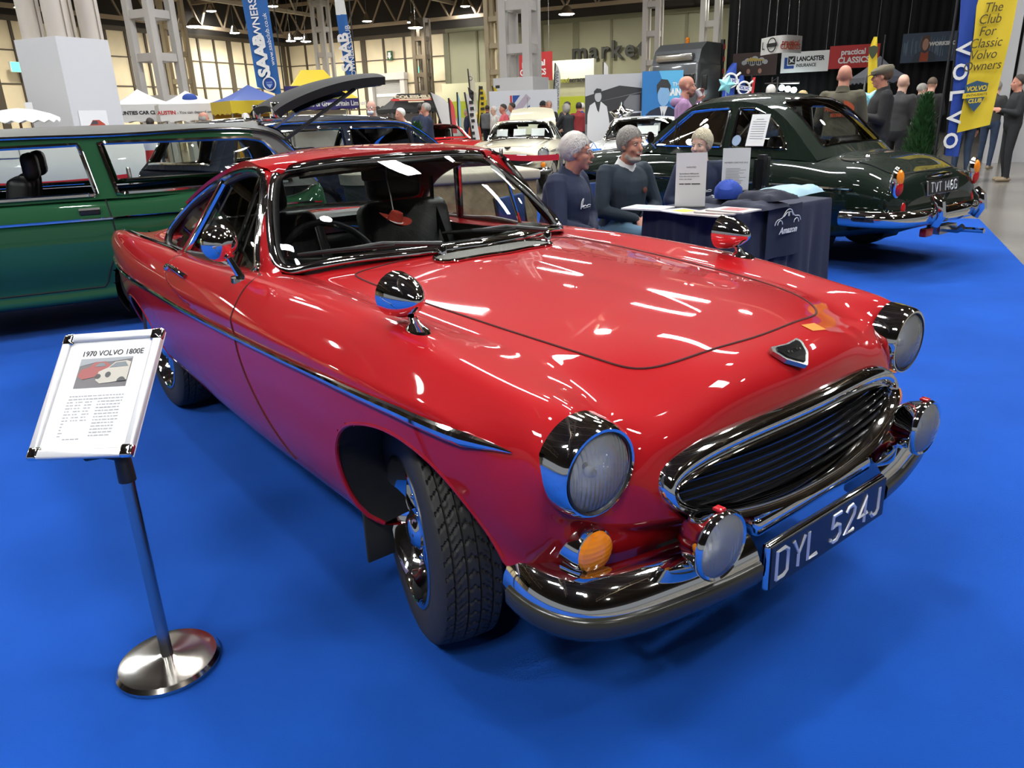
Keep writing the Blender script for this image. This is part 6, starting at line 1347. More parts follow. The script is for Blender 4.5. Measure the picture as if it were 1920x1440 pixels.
def ex_pack(root, hv, up, Z, tgt):
    p = up(Z(.30), -Z(.2)); MB().box((p.x, p.y, p.z), (.2, .32, .5), bev=.06).build('backpack', CL['grey'], root)
crowd(914, 25.5, 'man in black jacket with a grey backpack behind the cream coupe', 165, H=1.74, top='black', legs='ink', skin=1, hair='stubble', hairmat=HAIRD, extras=ex_pack, bulk=1.1)
crowd(927, 22.6, 'white haired man in white shirt between the backpack and the pink shirt', -60, H=1.66, top='white', skin=2, hair='short', hairmat=HAIRW, glasses=True)
crowd(945, 19.5, 'balding man in pink shirt looking left over the cream coupe', -75, H=1.68, top='pink', legs='ink', skin=1, hair='stubble', hairmat=HAIRD, bulk=1.15)
crowd(961, 22.0, 'dark haired man in white shirt right of the pink shirt', -80, H=1.74, top='white', skin=1, hair='short', hairmat=HAIRD)
crowd(1018, 20.0, 'person in black beanie just right of the cream boot lid', 150, H=1.72, top='blue', legs='ink', skin=1, cap='beanie')
crowd(1029, 19.4, 'grey haired man facing the camera in black jacket and red scarf', 8, H=1.72, top='black', legs='ink', skin=1, hair='short', hairmat=HAIRG, arms='fwd', collar=CL['red'])
crowd(1049, 20.2, 'man with short dark hair bending forward beside the monochrome poster', -70+140, H=1.72, top='charcoal', legs='ink', skin=1, hair='short', hairmat=HAIRD, lean=.3, hpitch=.4, arms='reach')
crowd(1068, 18.2, 'grey haired woman in black top with her back to the camera', -140, H=1.62, top='ink', legs='charcoal', skin=2, hair='long', hairmat=HAIRG, lean=.2, arms='reach', vox=.014)
crowd(1084, 19.2, 'person in dark red jacket behind the grey haired woman', 170, H=1.66, top='red', legs='ink', skin=1, hair='short', hairmat=HAIRD, lean=.15)
crowd(1091, 21.4, 'white haired person in blue jacket beside the edge of the monochrome poster', 160, H=1.66, top='blue', legs='ink', skin=2, hair='short', hairmat=HAIRW)
crowd(283, 16.0, 'dark haired head showing over the roof of the green estate', 150, H=1.60, top='ink', skin=1, hair='short', hairmat=HAIRD)
crowd(383, 14.5, 'balding grey haired man showing over the rear roof of the green estate', 120, H=1.66, top='ink', skin=1, hair='fringe', hairmat=HAIRG)
crowd(462, 17.0, 'white haired person under the blue and yellow tent', 140, H=1.64, top='grey', skin=2, hair='short', hairmat=HAIRW)
# ================================================================ information stand
M_ALU = mat('white_aluminium', (.72, .73, .74), .35, .3)
r_ = [ray(*p) for p in ((122, 630), (305, 617), (250, 856), (54, 863))]; dp_ = [1., .97272864, .89874943, .92602079]; K_ = 2.0
PC = [Vector(CAM+r_[i]*dp_[i]*K_) for i in range(4)]
ctr = sum(PC, Vector())/4; ux = (PC[1]-PC[0]+PC[2]-PC[3]).normalized(); uy = (PC[0]-PC[3]+PC[1]-PC[2]); uy = (uy-ux*uy.dot(ux)).normalized(); uz = ux.cross(uy)
SW_, SH_ = (PC[1]-PC[0]).length, (PC[0]-PC[3]).length
SM = Matrix(((ux.x, uy.x, uz.x, ctr.x), (ux.y, uy.y, uz.y, ctr.y), (ux.z, uy.z, uz.z, ctr.z), (0, 0, 0, 1)))
bx, by = -.335, -1.326
st = thing('sign_stand', 'chrome floor stand holding a framed information sheet about the red coupe', 'sign stand', (bx, by, 0)); MI = T(-bx, -by, 0)
MB().latz([(.132, 0), (.133, .012), (.124, .022), (.09, .028), (.03, .031), (.02, .034)], 56).build('base', M_STEEL if False else mat('base_chrome', (.62, .60, .56), .14, 1.), st)
hk = ctr-uy*SH_*.46-uz*.02; top = Vector((0, 0, .62))
MB().tube([(0, 0, .03), (0, 0, .60)], .0155, 20).build('pole', M_STEEL, st)
m = MB(); hl_ = MI @ hk; m.tube([(0, 0, .56), (0, 0, .63), tuple(Vector((0, 0, .65)).lerp(hl_, .5)), tuple(hl_)], [.021, .021, .017, .014], 14); m.build('clamp', M_BLACK, st)
m = MB(); m.box((0, 0, -.008), (SW_*.98, SH_*.98, .010), MI @ SM); m.build('back_panel', M_WHITE, st, 0)
fr = .024
for nm, c_, d_ in (('a', (0, SH_/2-fr/2, 0), (SW_-.05, fr, .016)), ('b', (0, -SH_/2+fr/2, 0), (SW_-.05, fr, .016)), ('c', (-SW_/2+fr/2, 0, 0), (fr, SH_-.05, .016)), ('d', (SW_/2-fr/2, 0, 0), (fr, SH_-.05, .016))):
    MB().box(c_, d_, MI @ SM, bev=.005).build('frame_rail', M_ALU, st)
for sx in (-1, 1):
    for sy_ in (-1, 1): MB().box((sx*(SW_/2-.016), sy_*(SH_/2-.016), .0), (.036, .036, .019), MI @ SM, bev=.009).build('corner_cap', M_CHROME, st)
MB().box((0, 0, -.001), (SW_-fr*2, SH_-fr*2, .002), MI @ SM).build('sheet', mat('sheet_white', (.84, .84, .83), .35, coat=.4), st, 0)
MB().text('1970 VOLVO 1800E', .0215, MI @ SM @ T(.012, SH_*.325, .001), .0006).build('heading', M_INK, st, 0)
QM = MI @ SM @ T(.0, SH_*.165, .0005)
ph = MB().box((0, 0, 0), (.150, .083, .0012), QM).build('photo_print', c3('print_tarmac', .20, .19, .19), st, 0)
def flat(m, pts, z=.0008): return m.poly(pts, .0006, QM @ T(0, 0, z))
m = MB(); flat(m, [(-.075, .02), (-.03, .03), (.02, .03), (.075, .036), (.075, .0415), (-.075, .0415)]); m.build('print_backdrop', c3('print_trees', .38, .40, .42), ph, 0)
m = MB(); flat(m, [(-.072, -.008), (-.066, .010), (-.045, .016), (-.03, .030), (.0, .031), (.02, .018), (.02, .0), (-.02, -.012), (-.055, -.018)], .0012); m.build('print_red_car', c3('print_faded_red', .42, .13, .12), ph, 0)
m = MB(); flat(m, [(-.015, -.022), (-.012, .002), (.012, .012), (.03, .028), (.062, .030), (.075, .026), (.075, -.024), (.03, -.03), (.0, -.032)], .0018); m.build('print_cream_car', c3('print_cream', .60, .56, .48), ph, 0)
m = MB(); flat(m, [(.016, .012), (.033, .0255), (.060, .027), (.07, .014)], .0024); flat(m, [(-.028, .016), (-.018, .026), (-.002, .027), (.004, .017)], .0020); m.build('print_windows', c3('print_glass', .22, .25, .27), ph, 0)
m = MB(); flat(m, [(-.010+.008*math.cos(q), -.012+.007*math.sin(q)) for q in np.linspace(0, 6, 12)], .0026); flat(m, [(.018+.008*math.cos(q), -.008+.008*math.sin(q)) for q in np.linspace(0, 6, 12)], .0026); flat(m, [(.060+.012*math.cos(q), -.028+.012*math.sin(q)) for q in np.linspace(0, PI, 10)], .0026); m.build('print_lamps', c3('print_dark', .10, .10, .10), ph, 0)
m = MB(); rr = random.Random(4)
for k in range(15):
    y_ = .005-k*.0083; 
    def words_(x0, x1):
        x = x0
        while x < x1-.004: w_ = min(rr.uniform(.004, .013), x1-x); m.box((x+w_/2, y_, .0006), (w_, .0026, .0004), MI @ SM @ T(0, -.012, 0)); x += w_+.0028
    if k < 2: words_(-.078, .078)
    elif k < 9: words_(-.080, -.060); words_(-.055, -.035); words_(-.028, -.008); words_(.008, .078)
    elif k < 14: words_(-.080, -.068); words_(.008, .072)
    else: words_(-.062, -.016)
m.build('small_print', c3('print_grey3', .42, .42, .43), st, 0)
# ================================================================ club table
tA, tB, tC = [Vector(hitz(px, py, .74)) for px, py in ((1180, 397), (1355, 404), (1553, 371))]
ty_ = (tC-tB); TL = ty_.length*1.03; ty_.normalize(); tx_ = Vector((ty_.y, -ty_.x, 0))      # length along ty, depth towards the people -tx
TW = .66; tc = tB+ty_*TL/2-tx_*TW/2; TZ = math.atan2(ty_.y, ty_.x)
tb = thing('table', 'folding table hidden under a navy cloth beside the seated men', 'table', (tc.x, tc.y, 0), TZ)
MB().box((0, 0, .72), (TL-.02, TW-.02, .025)).build('table_top', M_WHITE, tb)
for sx in (-1, 1):
    for sy_ in (-1, 1): MB().tube([(sx*(TL/2-.1), sy_*(TW/2-.1), .0), (sx*(TL/2-.1), sy_*(TW/2-.1), .71)], .016, 8).build('leg', M_STEEL, tb)
M_CLOTH = mat('navy_tablecloth', (.011, .015, .042), .9, bump=.4, bscale=240, sheen=.1)
per = []; n_ = 200
for i in range(n_):
    t_ = i/n_*4; k = int(t_); f_ = t_-k; cs = [(-1, -1), (1, -1), (1, 1), (-1, 1)]; a, b = cs[k], cs[(k+1) % 4]; per.append(((a[0]+(b[0]-a[0])*f_)*TL/2, (a[1]+(b[1]-a[1])*f_)*TW/2))
rg = []
for z_, ex in ((.7385, -.02), (.7385, 0.), (.732, .008), (.70, .010), (.55, .012), (.40, .014), (.25, .016), (.10, .018), (.03, .019)):
    row = []
    for i, (x_, y_) in enumerate(per):
        l_ = math.hypot(x_, y_); wv = (.74-z_)*.035*(math.sin(i*.55)+.6*math.sin(i*1.13+1)); row.append((x_+x_/l_*(ex+wv), y_+y_/l_*(ex+wv), z_))
    rg.append(row)
m = MB(); m.loft(rg, True, True, False); cl = m.build('tablecloth', M_CLOTH, None, 60); cl.location = tb.location; cl.rotation_euler = (0, 0, TZ); tag(cl, 'navy cloth draped to the floor over the club table', 'tablecloth')
TT = .741
def ontab(px, py, z=TT): p = hitz(px, py, z); return p
def sign_card(px0, px1, ytop, ybot, label, lines, zrot=0.):
    p = ontab((px0+px1)/2, ybot); d = float((np.array(p)-CAM)@FWD); w_ = abs(px1-px0)/FPX*d*1.02; h_ = (ybot-ytop)/FPX*d*1.07; ang = face_cam(p)+zrot
    t = thing('sign_holder', label, 'sign', tuple(p), ang); M = RZ(PI/2) @ RX(PI/2)
    MB().box((0, h_/2, 0), (w_, h_, .004), M).build('notice', mat('notice_paper', (.70, .70, .71), .5), t, 0)
    MB().box((.0, 0, .004), (.09, w_, .006)).build('holder_base', M_GLASS, t, 0)
    for txt, yy, sz, al in lines: MB().text(txt, sz*h_, M @ T(0 if al == 'CENTER' else -.38*w_, yy*h_, .0025), .0008, align=al).build('lettering', M_INK, t, 0)
    return t, M, w_, h_
t, M, w_, h_ = sign_card(1266, 1320, 297, 388, 'white WANTED notice standing upright on the table', [('WANTED', .735, .042, 'CENTER'), ('Secondhand 1800 panels', .62, .036, 'LEFT'), ('from the area around the', .57, .036, 'LEFT'), ('boot, not wings.', .52, .036, 'LEFT')])
m = MB(); [m.box((x0*w_, .43*h_, .003), (l0*w_, .018*h_, .001), M) for x0, l0 in ((-.30, .16), (-.10, .2), (.17, .28))]; m.build('small_print', M_INK, t, 0)
t, M, w_, h_ = sign_card(1353, 1401, 286, 357, 'white notice headed members cars for sale at the back of the table', [('MEMBERS CARS FOR SALE', .66, .048, 'CENTER')])
rr = random.Random(8); m = MB(); [m.box((-.36*w_+l_*w_/2, (.52-.035*k)*h_, .003), (l_*w_, .014*h_, .001), M) for k in range(11) for l_ in (rr.uniform(.45, .75),)]; m.build('small_print', c3('print_grey2', .35, .35, .36), t, 0)
def tabthing(name, label, cat, px, py, z, rz=0., group=None): p = ontab(px, py, z); return thing(name, label, cat, tuple(p), TZ+rz, group)
def leaf(name, label, px, py, w_, d_, h_, rz, mt, print_=None, z=TT, group=None):
    t = tabthing(name, label, 'leaflet', px, py, z, rz, group); MB().box((0, 0, h_/2), (w_, d_, h_)).build('paper', mt, t, 0)
    if print_ is not None: MB().box((w_*.05, 0, h_+.0006), (w_*.55, d_*.5, .001)).build('cover_print', print_, t, 0)
    return t
leaf('booklet', 'white and blue folded booklet at the corner of the table near the bearded man', 1215, 391, .22, .30, .010, .25, M_WHITE, c3('print_paleblue', .35, .42, .60))
leaf('leaflet', 'pale leaflet with a yellow corner under the WANTED notice', 1280, 397, .20, .26, .006, -.2, mat('paper_pale', (.62, .64, .70), .5), c3('board_yellow2', .62, .58, .10))
for k, (px, py, rz) in enumerate(((1330, 402, .1), (1352, 398, .2), (1375, 395, .05))):
    leaf('magazine', ('leftmost magazine of the fan in front of the WANTED notice', 'middle magazine of the fan on the table edge', 'rightmost magazine of the fan beside the navy shirts')[k], px, py, .21, .27, .008, rz, mat('magazine_paper', (.50, .46, .44), .4), c3('print_rose', .40, .10, .10), TT+.008+.009*k, 'magazines fanned out on the table')
def folded(name, label, px, py, w_, d_, h_, rz, mt, z=TT, logo=None):
    t = tabthing(name, label, 'clothing', px, py, z, rz); rr = random.Random(px)
    gr = [[(w_*(u-.5)*(1+.05*math.sin(v*9+u*4)), d_*(v-.5)*(1+.06*math.sin(u*7)), h_*(min(1, 6*u, 6*(1-u), 6*v, 6*(1-v))**.6)*(1+.25*math.sin(u*11+v*5+px)*math.sin(v*8))) for v in np.linspace(0, 1, 17)] for u in np.linspace(0, 1, 21)]
    m = MB(); m.grid(gr); m.add([(-w_*.49, -d_*.49, .0), (w_*.49, -d_*.49, .0), (w_*.49, d_*.49, .0), (-w_*.49, d_*.49, .0)], [(3, 2, 1, 0)]); m.build('folded_cloth', mt, t, 60); return t
NV = mat('tee_navy', (.014, .018, .040), .85, bump=.4, bscale=90)
sh_ = folded('folded_shirt', 'navy folded shirt with a white car print nearest the WANTED notice', 1345, 377, .26, .30, .03, .1, NV); script_logo(T(0, 0, .034) @ RZ(1.2) @ SC(1.6, 1.6, 1), sh_)
folded('folded_shirt', 'navy folded shirt at the front edge of the pile', 1415, 388, .34, .34, .045, .0, NV)
folded('folded_shirt', 'dark navy folded shirt lying on top of the pile', 1440, 372, .30, .30, .05, -.15, mat('tee_ink', (.010, .012, .028), .85, bump=.4, bscale=90), TT+.045)
folded('folded_shirt', 'pale blue folded shirt at the back right of the table', 1480, 362, .50, .34, .05, .1, mat('tee_pale', (.34, .52, .62), .85, bump=.4, bscale=90))
bc = tabthing('baseball_cap', 'royal blue cap lying on the navy shirts', 'cap', 1365, 371, TT+.038); m = MB()
m.loft([[(r*1.05*math.cos(q), r*math.sin(q), z_*(1+.1*math.sin(q*3))) for q in np.linspace(0, 2*PI, 25)[:-1]] for r, z_ in ((.09, .0), (.098, .03), (.092, .07), (.06, .105), (.02, .118))], True, True, True); m.build('crown', mat('cap_blue', (.018, .06, .36), .8, bump=.3, bscale=80), bc)
MB().slab([[(.09+.0, y_*.9, .012) if x_ == 0 else (.09+.075*math.cos(y_*12)*x_, y_, .012-.01*x_) for x_ in np.linspace(0, 1, 6)] for y_ in np.linspace(-.075, .075, 13)], .005).build('peak', MATS['cap_blue'], bc); MB().text('VOLVO', .018, T(.085, .0, .07) @ RZ(PI/2) @ RX(1.2), .001).build('lettering', M_INKW, bc, 0)
lh = tabthing('leaflet_holder', 'clear plastic leaflet holder with dark leaflets behind the shirts', 'leaflet holder', 1428, 356, TT); 
MB().box((0, 0, .12), (.13, .09, .24)).build('holder', M_GLASS, lh, 0); MB().box((-.02, 0, .14), (.05, .06, .27)).build('leaflets', M_BLACK, lh, 0); MB().box((.03, 0, .13), (.04, .06, .25)).build('leaflets', MATS['cloth_charcoal'], lh, 0)
# shirt hung over the table edge with a white print
pA_ = hitz(1447, 392, .735); hg = thing('hanging_shirt', 'navy shirt hung over the table edge printed with a white car outline and script', 'clothing', (tB.x+ty_.x*.62+tx_.x*.035, tB.y+ty_.y*.62+tx_.y*.035, .742), TZ)
hm_ = RX(PI/2); HMX = Matrix(((1, 0, 0, 0), (0, 0, -1, 0), (0, 1, 0, 0), (0, 0, 0, 1)))
MB().slab([[(x_, -.012-.01*math.sin(x_*20), z_) for x_ in np.linspace(-.21, .21, 15)] for z_ in np.linspace(.008, -.34, 8)], .006).build('cloth', NV, hg)
PMh = T(.01, -.030, -.115) @ RX(PI/2); m = MB()
def ln(pts, r=.003): m.tube([tuple(PMh @ Vector((x_, y_, 0))) for x_, y_ in pts], r, 5)
ln(curve([(-.15, .0, 0), (-.13, .03, 0), (-.07, .045, 0), (-.03, .085, 0), (.03, .09, 0), (.07, .05, 0), (.13, .04, 0), (.15, .01, 0)], 40)[:, :2]); ln([(-.05, .05), (-.02, .075), (0, .078), (0, .05)]); ln([(.01, .05), (.01, .078), (.035, .075), (.055, .05)])
for cx in (-.09, .10): ln([(cx+.028*math.cos(q), .0+.028*math.sin(q)) for q in np.linspace(0, PI, 12)])
m.text('Amazon', .062, PMh @ T(.01, -.045, 0), .002, shear=.35, bold=.001); m.build('white_print', M_INKW, hg, 0)
# ================================================================ posters, balloons, tape, plants
def poster(name, label, px0, px1, ytop, ybot, depth, mt, cat='poster'):
    a = at(px0, 215, depth); b = at(px1, 205, depth); ang = math.atan2(b[1]-a[1], b[0]-a[0]); w_ = math.hypot(b[0]-a[0], b[1]-a[1]); zt = hgt(ytop, (px0+px1)/2, depth); zb_ = hgt(ybot, (px0+px1)/2, depth)
    t = thing(name, label, cat, ((a[0]+b[0])/2, (a[1]+b[1])/2, 0), ang); M = T(0, 0, (zt+zb_)/2) @ RX(PI/2); h_ = zt-zb_
    MB().box((0, 0, 0), (w_, h_, .05), M).build('board', mt, t, 0)
    for s in (-1, 1): MB().tube([(s*w_*.4, .05, -.011), (s*w_*.4, .05, zb_+.2)], .02, 6).tube([(s*w_*.4, -.3, -.0), (s*w_*.4, .35, -.0)], .015, 6).build('foot', M_STEEL, t)
    return t, M @ T(0, 0, .025), w_, h_
def pp(t, M, w_, h_, nm, pts, mt, z): MB().poly([(x*w_, y*h_) for x, y in pts], .002, M @ T(0, 0, z)).build(nm, mt, t, 0)
def ovl(cx, cy, rx, ry, n=24): return [(cx+rx*math.cos(k*2*PI/n), cy+ry*math.sin(k*2*PI/n)) for k in range(n)]
G1, G2, G3, G4 = c3('mono_dark', .03, .03, .033), c3('mono_mid', .16, .16, .17), c3('mono_light', .42, .42, .44), c3('mono_pale', .62, .62, .64)
t, M, w_, h_ = poster('monochrome_poster', 'large black and white poster of a man in a pale cardigan before a car', 1097, 1203, 140, 292, 16.6, G2)
pp(t, M, w_, h_, 'print_roofline', [(-.5, .16), (.5, .30), (.5, .5), (-.5, .5)], G3, .001); pp(t, M, w_, h_, 'print_eaves', [(-.5, .24), (.1, .36), (.5, .32), (.5, .28), (-.5, .14)], G1, .002)
pp(t, M, w_, h_, 'print_wall', [(-.5, .14), (.5, .27), (.5, -.06), (-.5, -.1)], G1, .0015); pp(t, M, w_, h_, 'print_door', [(.18, .02), (.18, .16), (.28, .24), (.46, .24), (.46, .0)], G2, .003)
pp(t, M, w_, h_, 'print_car', [(-.15, -.5), (-.12, -.14), (.05, -.02), (.16, .03), (.5, .04), (.5, -.5)], G4, .004); pp(t, M, w_, h_, 'print_car_window', [(-.08, -.13), (.06, -.01), (.18, .015), (.48, .02), (.48, -.12)], G1, .005)
pp(t, M, w_, h_, 'print_trousers', [(-.46, -.5), (-.44, -.22), (-.17, -.22), (-.2, -.5)], G2, .006); pp(t, M, w_, h_, 'print_cardigan', [(-.47, -.28), (-.46, .02), (-.42, .13), (-.33, .17), (-.22, .17), (-.12, .11), (-.08, -.05), (-.05, -.26), (-.12, -.27), (-.2, -.33), (-.35, -.33)], G4, .008)
pp(t, M, w_, h_, 'print_scarf', [(-.33, .17), (-.29, .07), (-.26, .04), (-.23, .17)], G1, .010); pp(t, M, w_, h_, 'print_face', ovl(-.275, .235, .06, .065), G3, .012); pp(t, M, w_, h_, 'print_hair', [(-.345, .23), (-.35, .30), (-.30, .335), (-.22, .325), (-.205, .25), (-.23, .28), (-.32, .275)], G1, .014)
pp(t, M, w_, h_, 'print_hand', ovl(-.09, -.27, .025, .02), G3, .012)
t, M, w_, h_ = poster('blue_poster', 'blue film poster of a dark suited man next to the monochrome poster', 1203, 1278, 134, 286, 16.4, c3('poster_blue', .02, .16, .42))
pp(t, M, w_, h_, 'print_glow', [(-.1, .5), (.5, .5), (.5, .0), (.2, .1)], c3('poster_sky', .10, .42, .70), .001); pp(t, M, w_, h_, 'print_suit', [(-.48, -.5), (-.47, -.06), (-.3, .02), (-.1, .06), (.2, .06), (.38, .0), (.5, -.1), (.5, -.5)], c3('poster_suit', .010, .014, .035), .003)
pp(t, M, w_, h_, 'print_shirt', [(-.06, .07), (.02, -.10), (.14, .07)], G4, .005); pp(t, M, w_, h_, 'print_tie', [(.02, .02), (-.01, -.1), (.03, -.13), (.06, -.1)], G1, .007); pp(t, M, w_, h_, 'print_face', ovl(.03, .20, .15, .13), c3('poster_face', .20, .38, .62), .008); pp(t, M, w_, h_, 'print_hair', [(-.14, .22), (-.15, .33), (-.04, .40), (.12, .39), (.20, .32), (.19, .22), (.14, .29), (-.06, .30)], G1, .010)
MB().text('THE', .07*h_, M @ T(.36*w_, .33*h_, .006), .003).build('lettering', M_INKW, t, 0); MB().text('SAINT', .12*h_, M @ T(.34*w_, .235*h_, .008), .004, bold=.008, sx=.62).build('lettering', M_INKW, t, 0)
MB().text('SIMON', .13*h_, M @ T(.06*w_, -.19*h_, .008), .004, bold=.012, sx=.72, shear=.2).build('lettering', M_INKW, t, 0); MB().text('TEMPLAR', .13*h_, M @ T(.10*w_, -.32*h_, .008), .004, bold=.012, sx=.72, shear=.2).build('lettering', M_INKW, t, 0)
def star(label, px, py, depth, R0, mt, rot=0., drop=True):
    p = at(px, py, depth); t = thing('star_balloon', label, 'balloon', tuple(p), face_cam(p)); pts = [((R0 if k % 2 == 0 else R0*.56)*math.sin(k*PI/5+rot), (R0 if k % 2 == 0 else R0*.56)*math.cos(k*PI/5+rot)) for k in range(10)]
    P = resample([(a, b, 0) for a, b in pts], 80, True); rg = []
    for s_, dpt in ((.02, .30), (.35, .27), (.6, .22), (.8, .15), (.95, .06), (1., 0.), (.95, -.06), (.8, -.15), (.6, -.22), (.35, -.27), (.02, -.30)): rg.append([(dpt*R0, a*s_, b*s_) for a, b, _ in P])
    MB().loft(rg, True, True, True).build('balloon', mt, t, 60); MB().tube([(0, 0, -R0*.6), (.02, 0, -p[2] if drop else -R0*.6-.35)], .004, 4).build('string', M_WHITE, t); return t
star('silver foil star balloon before the monochrome poster', 1165, 216, 16.1, .29, mat('foil_silver', (.80, .80, .80), .08, 1.), 0., False)
star('pale blue star balloon in front of the blue feather flags', 1362, 159, 13.5, .17, mat('foil_aqua', (.25, .62, .68), .25, .3), .3)
star('pale blue star balloon beside the flat cap man', 1631, 186, 10.6, .14, MATS['foil_aqua'], .5)
def tape(label, pts, h_, mt):
    m = MB(); P = [Vector(p) for p in pts]; m.slab([[tuple(p+Vector((0, 0, h_/2))), tuple(p-Vector((0, 0, h_/2)))] for p in P], .004); o = m.build('barrier_tape', mt, None, 0); tag(o, label, 'barrier tape'); return o
M_TAPE = mat('red_tape', (.55, .015, .03), .5)
def barrier(label, p, q, zt):
    t = thing('belt_barrier', label, 'barrier', (0, 0, 0)); p = Vector(p); q = Vector(q)
    for a in (p, q): MB().latz([(.17, -.0), (.17, .02), (.03, .03), (.028, zt+.1), (.02, zt+.12)], 20, T(a.x, a.y, .0)).build('post', M_STEEL, t)
    MB().slab([[tuple(p.lerp(q, k/10)+Vector((0, 0, zt+.04-.1*math.sin(PI*k/10)*.2))), tuple(p.lerp(q, k/10)+Vector((0, 0, zt-.04-.1*math.sin(PI*k/10)*.2)))] for k in range(11)], .004).build('belt', M_TAPE, t, 0)
ga, gb = at(940, 296, 11.2), at(1052, 291, 10.6); barrier('red belt barrier in front of the cream coupe', (ga[0], ga[1], 0), (gb[0], gb[1], 0), .80)
ga, gb = ground(-30, 8.4), ground(225, 9.4); barrier('red belt barrier seen through the windows of the green estate', (ga[0], ga[1], 0), (gb[0], gb[1], 0), .80)
def conifer(label, px, ytop, depth, wd, zb_=.35, pot=(.22, .10, .06)):
    g = ground(px, depth); zt = hgt(ytop, px, depth); t = thing('potted_conifer', label, 'potted plant', (g[0], g[1], 0)); rr = random.Random(px); n_ = 1500; m = MB()
    for k in range(n_):
        h = rr.random()**1.1; z_ = zb_+(zt-zb_)*h; R_ = wd*(1-h)**.75*(.35+.65*rr.random()**.5)*min(1, .55+h*3); a = rr.uniform(0, 2*PI); p = Vector((R_*math.cos(a), R_*math.sin(a), z_)); d = Vector((math.cos(a)*.6, math.sin(a)*.6, .9)).normalized(); s_ = Vector((-math.sin(a), math.cos(a), rr.uniform(-.5, .5))); l = rr.uniform(.06, .12)
        m.add([p-s_*.012, p+s_*.012, p+d*l+s_*.010, p+d*l*1.3, p+d*l-s_*.010], [(0, 1, 2, 3, 4)])
    m.build('foliage', mat('conifer_green', (.022, .10, .018), .7, var=.5, vscale=14), t, 0); MB().tube([(0, 0, .25), (0, 0, zt-.2)], [.02, .006], 6).build('stem', MATS['cloth_brown'], t); MB().latz([(.12, 0), (.17, .30), (.185, .31), (.17, .33), (.02, .30)], 24).build('pot', mat('terracotta', pot, .7), t)
conifer('small conifer in a pot left of the yellow flag pole', 1738, 186, 10.4, .27)
conifer('small conifer standing beyond the midnight blue estate', 780, 238, 13.2, .26)
# ================================================================ flags
M_FY = mat('flag_yellow', (.78, .58, .03), .6); M_FB = mat('flag_blue', (.012, .055, .33), .6); M_FSB = mat('flag_saab', (.015, .115, .37), .6); M_FW = mat('flag_white', (.74, .74, .72), .6); M_FR = mat('flag_red', (.58, .03, .04), .6)
NH = np.array([FWD[0], FWD[1], 0])/math.hypot(FWD[0], FWD[1])
def atv(px, py, depth): return onplane(px, py, ground(960, depth), NH)
def flagsheet(t, nm, L0, L1, depth, mt, wav=.02, nu=9, nv=24, ph=0., dd=0.):
    """sheet between two edges given as photographed points at one distance, with soft folds"""
    a = resample([(p[0], p[1], 0) for p in L0], nv); b = resample([(p[0], p[1], 0) for p in L1], nv); gr = []
    for i in range(nv):
        row = []
        for j in range(nu):
            u = j/(nu-1); px = a[i][0]*(1-u)+b[i][0]*u; py = a[i][1]*(1-u)+b[i][1]*u; row.append(tuple(atv(px, py, depth+dd+wav*math.sin(u*5+i*.35+ph)*math.sin(i*.21+u))))
        gr.append(row)
    return MB().slab(gr, .004).build(nm, mt, t, 180)
def flagpole(t, px, depth, ytop, lean=0., r=.018, mt=None):
    yb_ = 720; g = ground(px, depth); z_ = hgt(ytop, px, depth); MB().tube([(g[0], g[1], -.011), (g[0]+lean, g[1], z_)], r, 8).build('pole', mt or M_BLACK, t); MB().tube([(g[0]-.35, g[1], 0), (g[0]+.35, g[1], 0)], .02, 6).tube([(g[0], g[1]-.35, 0), (g[0], g[1]+.35, 0)], .02, 6).build('pole_base', M_BLACK, t)
def fp(px, py, depth, rot=0.): p = atv(px, py, depth); return T(*p) @ RZ(math.atan2(-NH[1], -NH[0])+PI/2) @ RX(PI/2) @ RZ(rot)
t = thing('club_flag', 'tall yellow and blue club flag with black lettering at the right', 'flag'); D = 10.0
flagsheet(t, 'blue_band', [(1806, -70), (1798, 60), (1785, 180), (1772, 292)], [(1840, -70), (1829, 60), (1813, 180), (1797, 294)], D, M_FB, .015)
flagsheet(t, 'yellow_field', [(1838, -70), (1827, 60), (1811, 170), (1794, 249)], [(1921, -70), (1897, 60), (1875, 150), (1856, 234)], D, M_FY, .022, ph=1.)
for txt, px, py, sz in (('The', 1863, 14, .20), ('Club', 1856, 36, .20), ('For', 1851, 59, .20), ('Classic', 1848, 81, .20), ('Volvo', 1843, 103, .20), ('Owners', 1841, 124, .20)): MB().text(txt, sz*.80, fp(px, py, D-.05, .055), .003, shear=.22, sx=.94).build('lettering', c3('flag_ink', .09, .07, .02), t, 0)
SHm = fp(1829, 178, D-.05, .06); sh0 = [(-.155, .13), (0, .175), (.155, .13), (.13, -.02), (.07, -.13), (0, -.21), (-.07, -.13), (-.13, -.02)]
MB().poly(sh0, .003, SHm).build('shield', c3('shield_blue', .03, .085, .16), t, 0); MB().box((.01, 0, .004), (.36, .065, .003), SHm).build('ribbon', M_FY, t, 0)
MB().text('VOLVO', .078, SHm @ T(0, .078, .004), .003, shear=.15, bold=.002).build('lettering', M_FY, t, 0); MB().text('ENTHUSIASTS', .044, SHm @ T(.01, 0, .0065), .002, shear=.15).build('lettering', MATS['flag_ink'], t, 0); MB().text('CLUB', .072, SHm @ T(-.005, -.075, .004), .003, shear=.15, bold=.002).build('lettering', M_FY, t, 0)
for k, ch in enumerate('VOLVO'): px = 1795-k*5; MB().text(ch, .26, fp(1805-k*6.0, 92+k*43, D-.04, -PI/2+.06), .003, bold=.006).build('lettering', M_INKW, t, 0)
flagpole(t, 1768, D+.08, -70); MB().tube([tuple(atv(1796, 60, D+.05)), tuple(atv(1772, 290, D+.05))], .02, 6).build('pole_sleeve', M_BLACK, t)
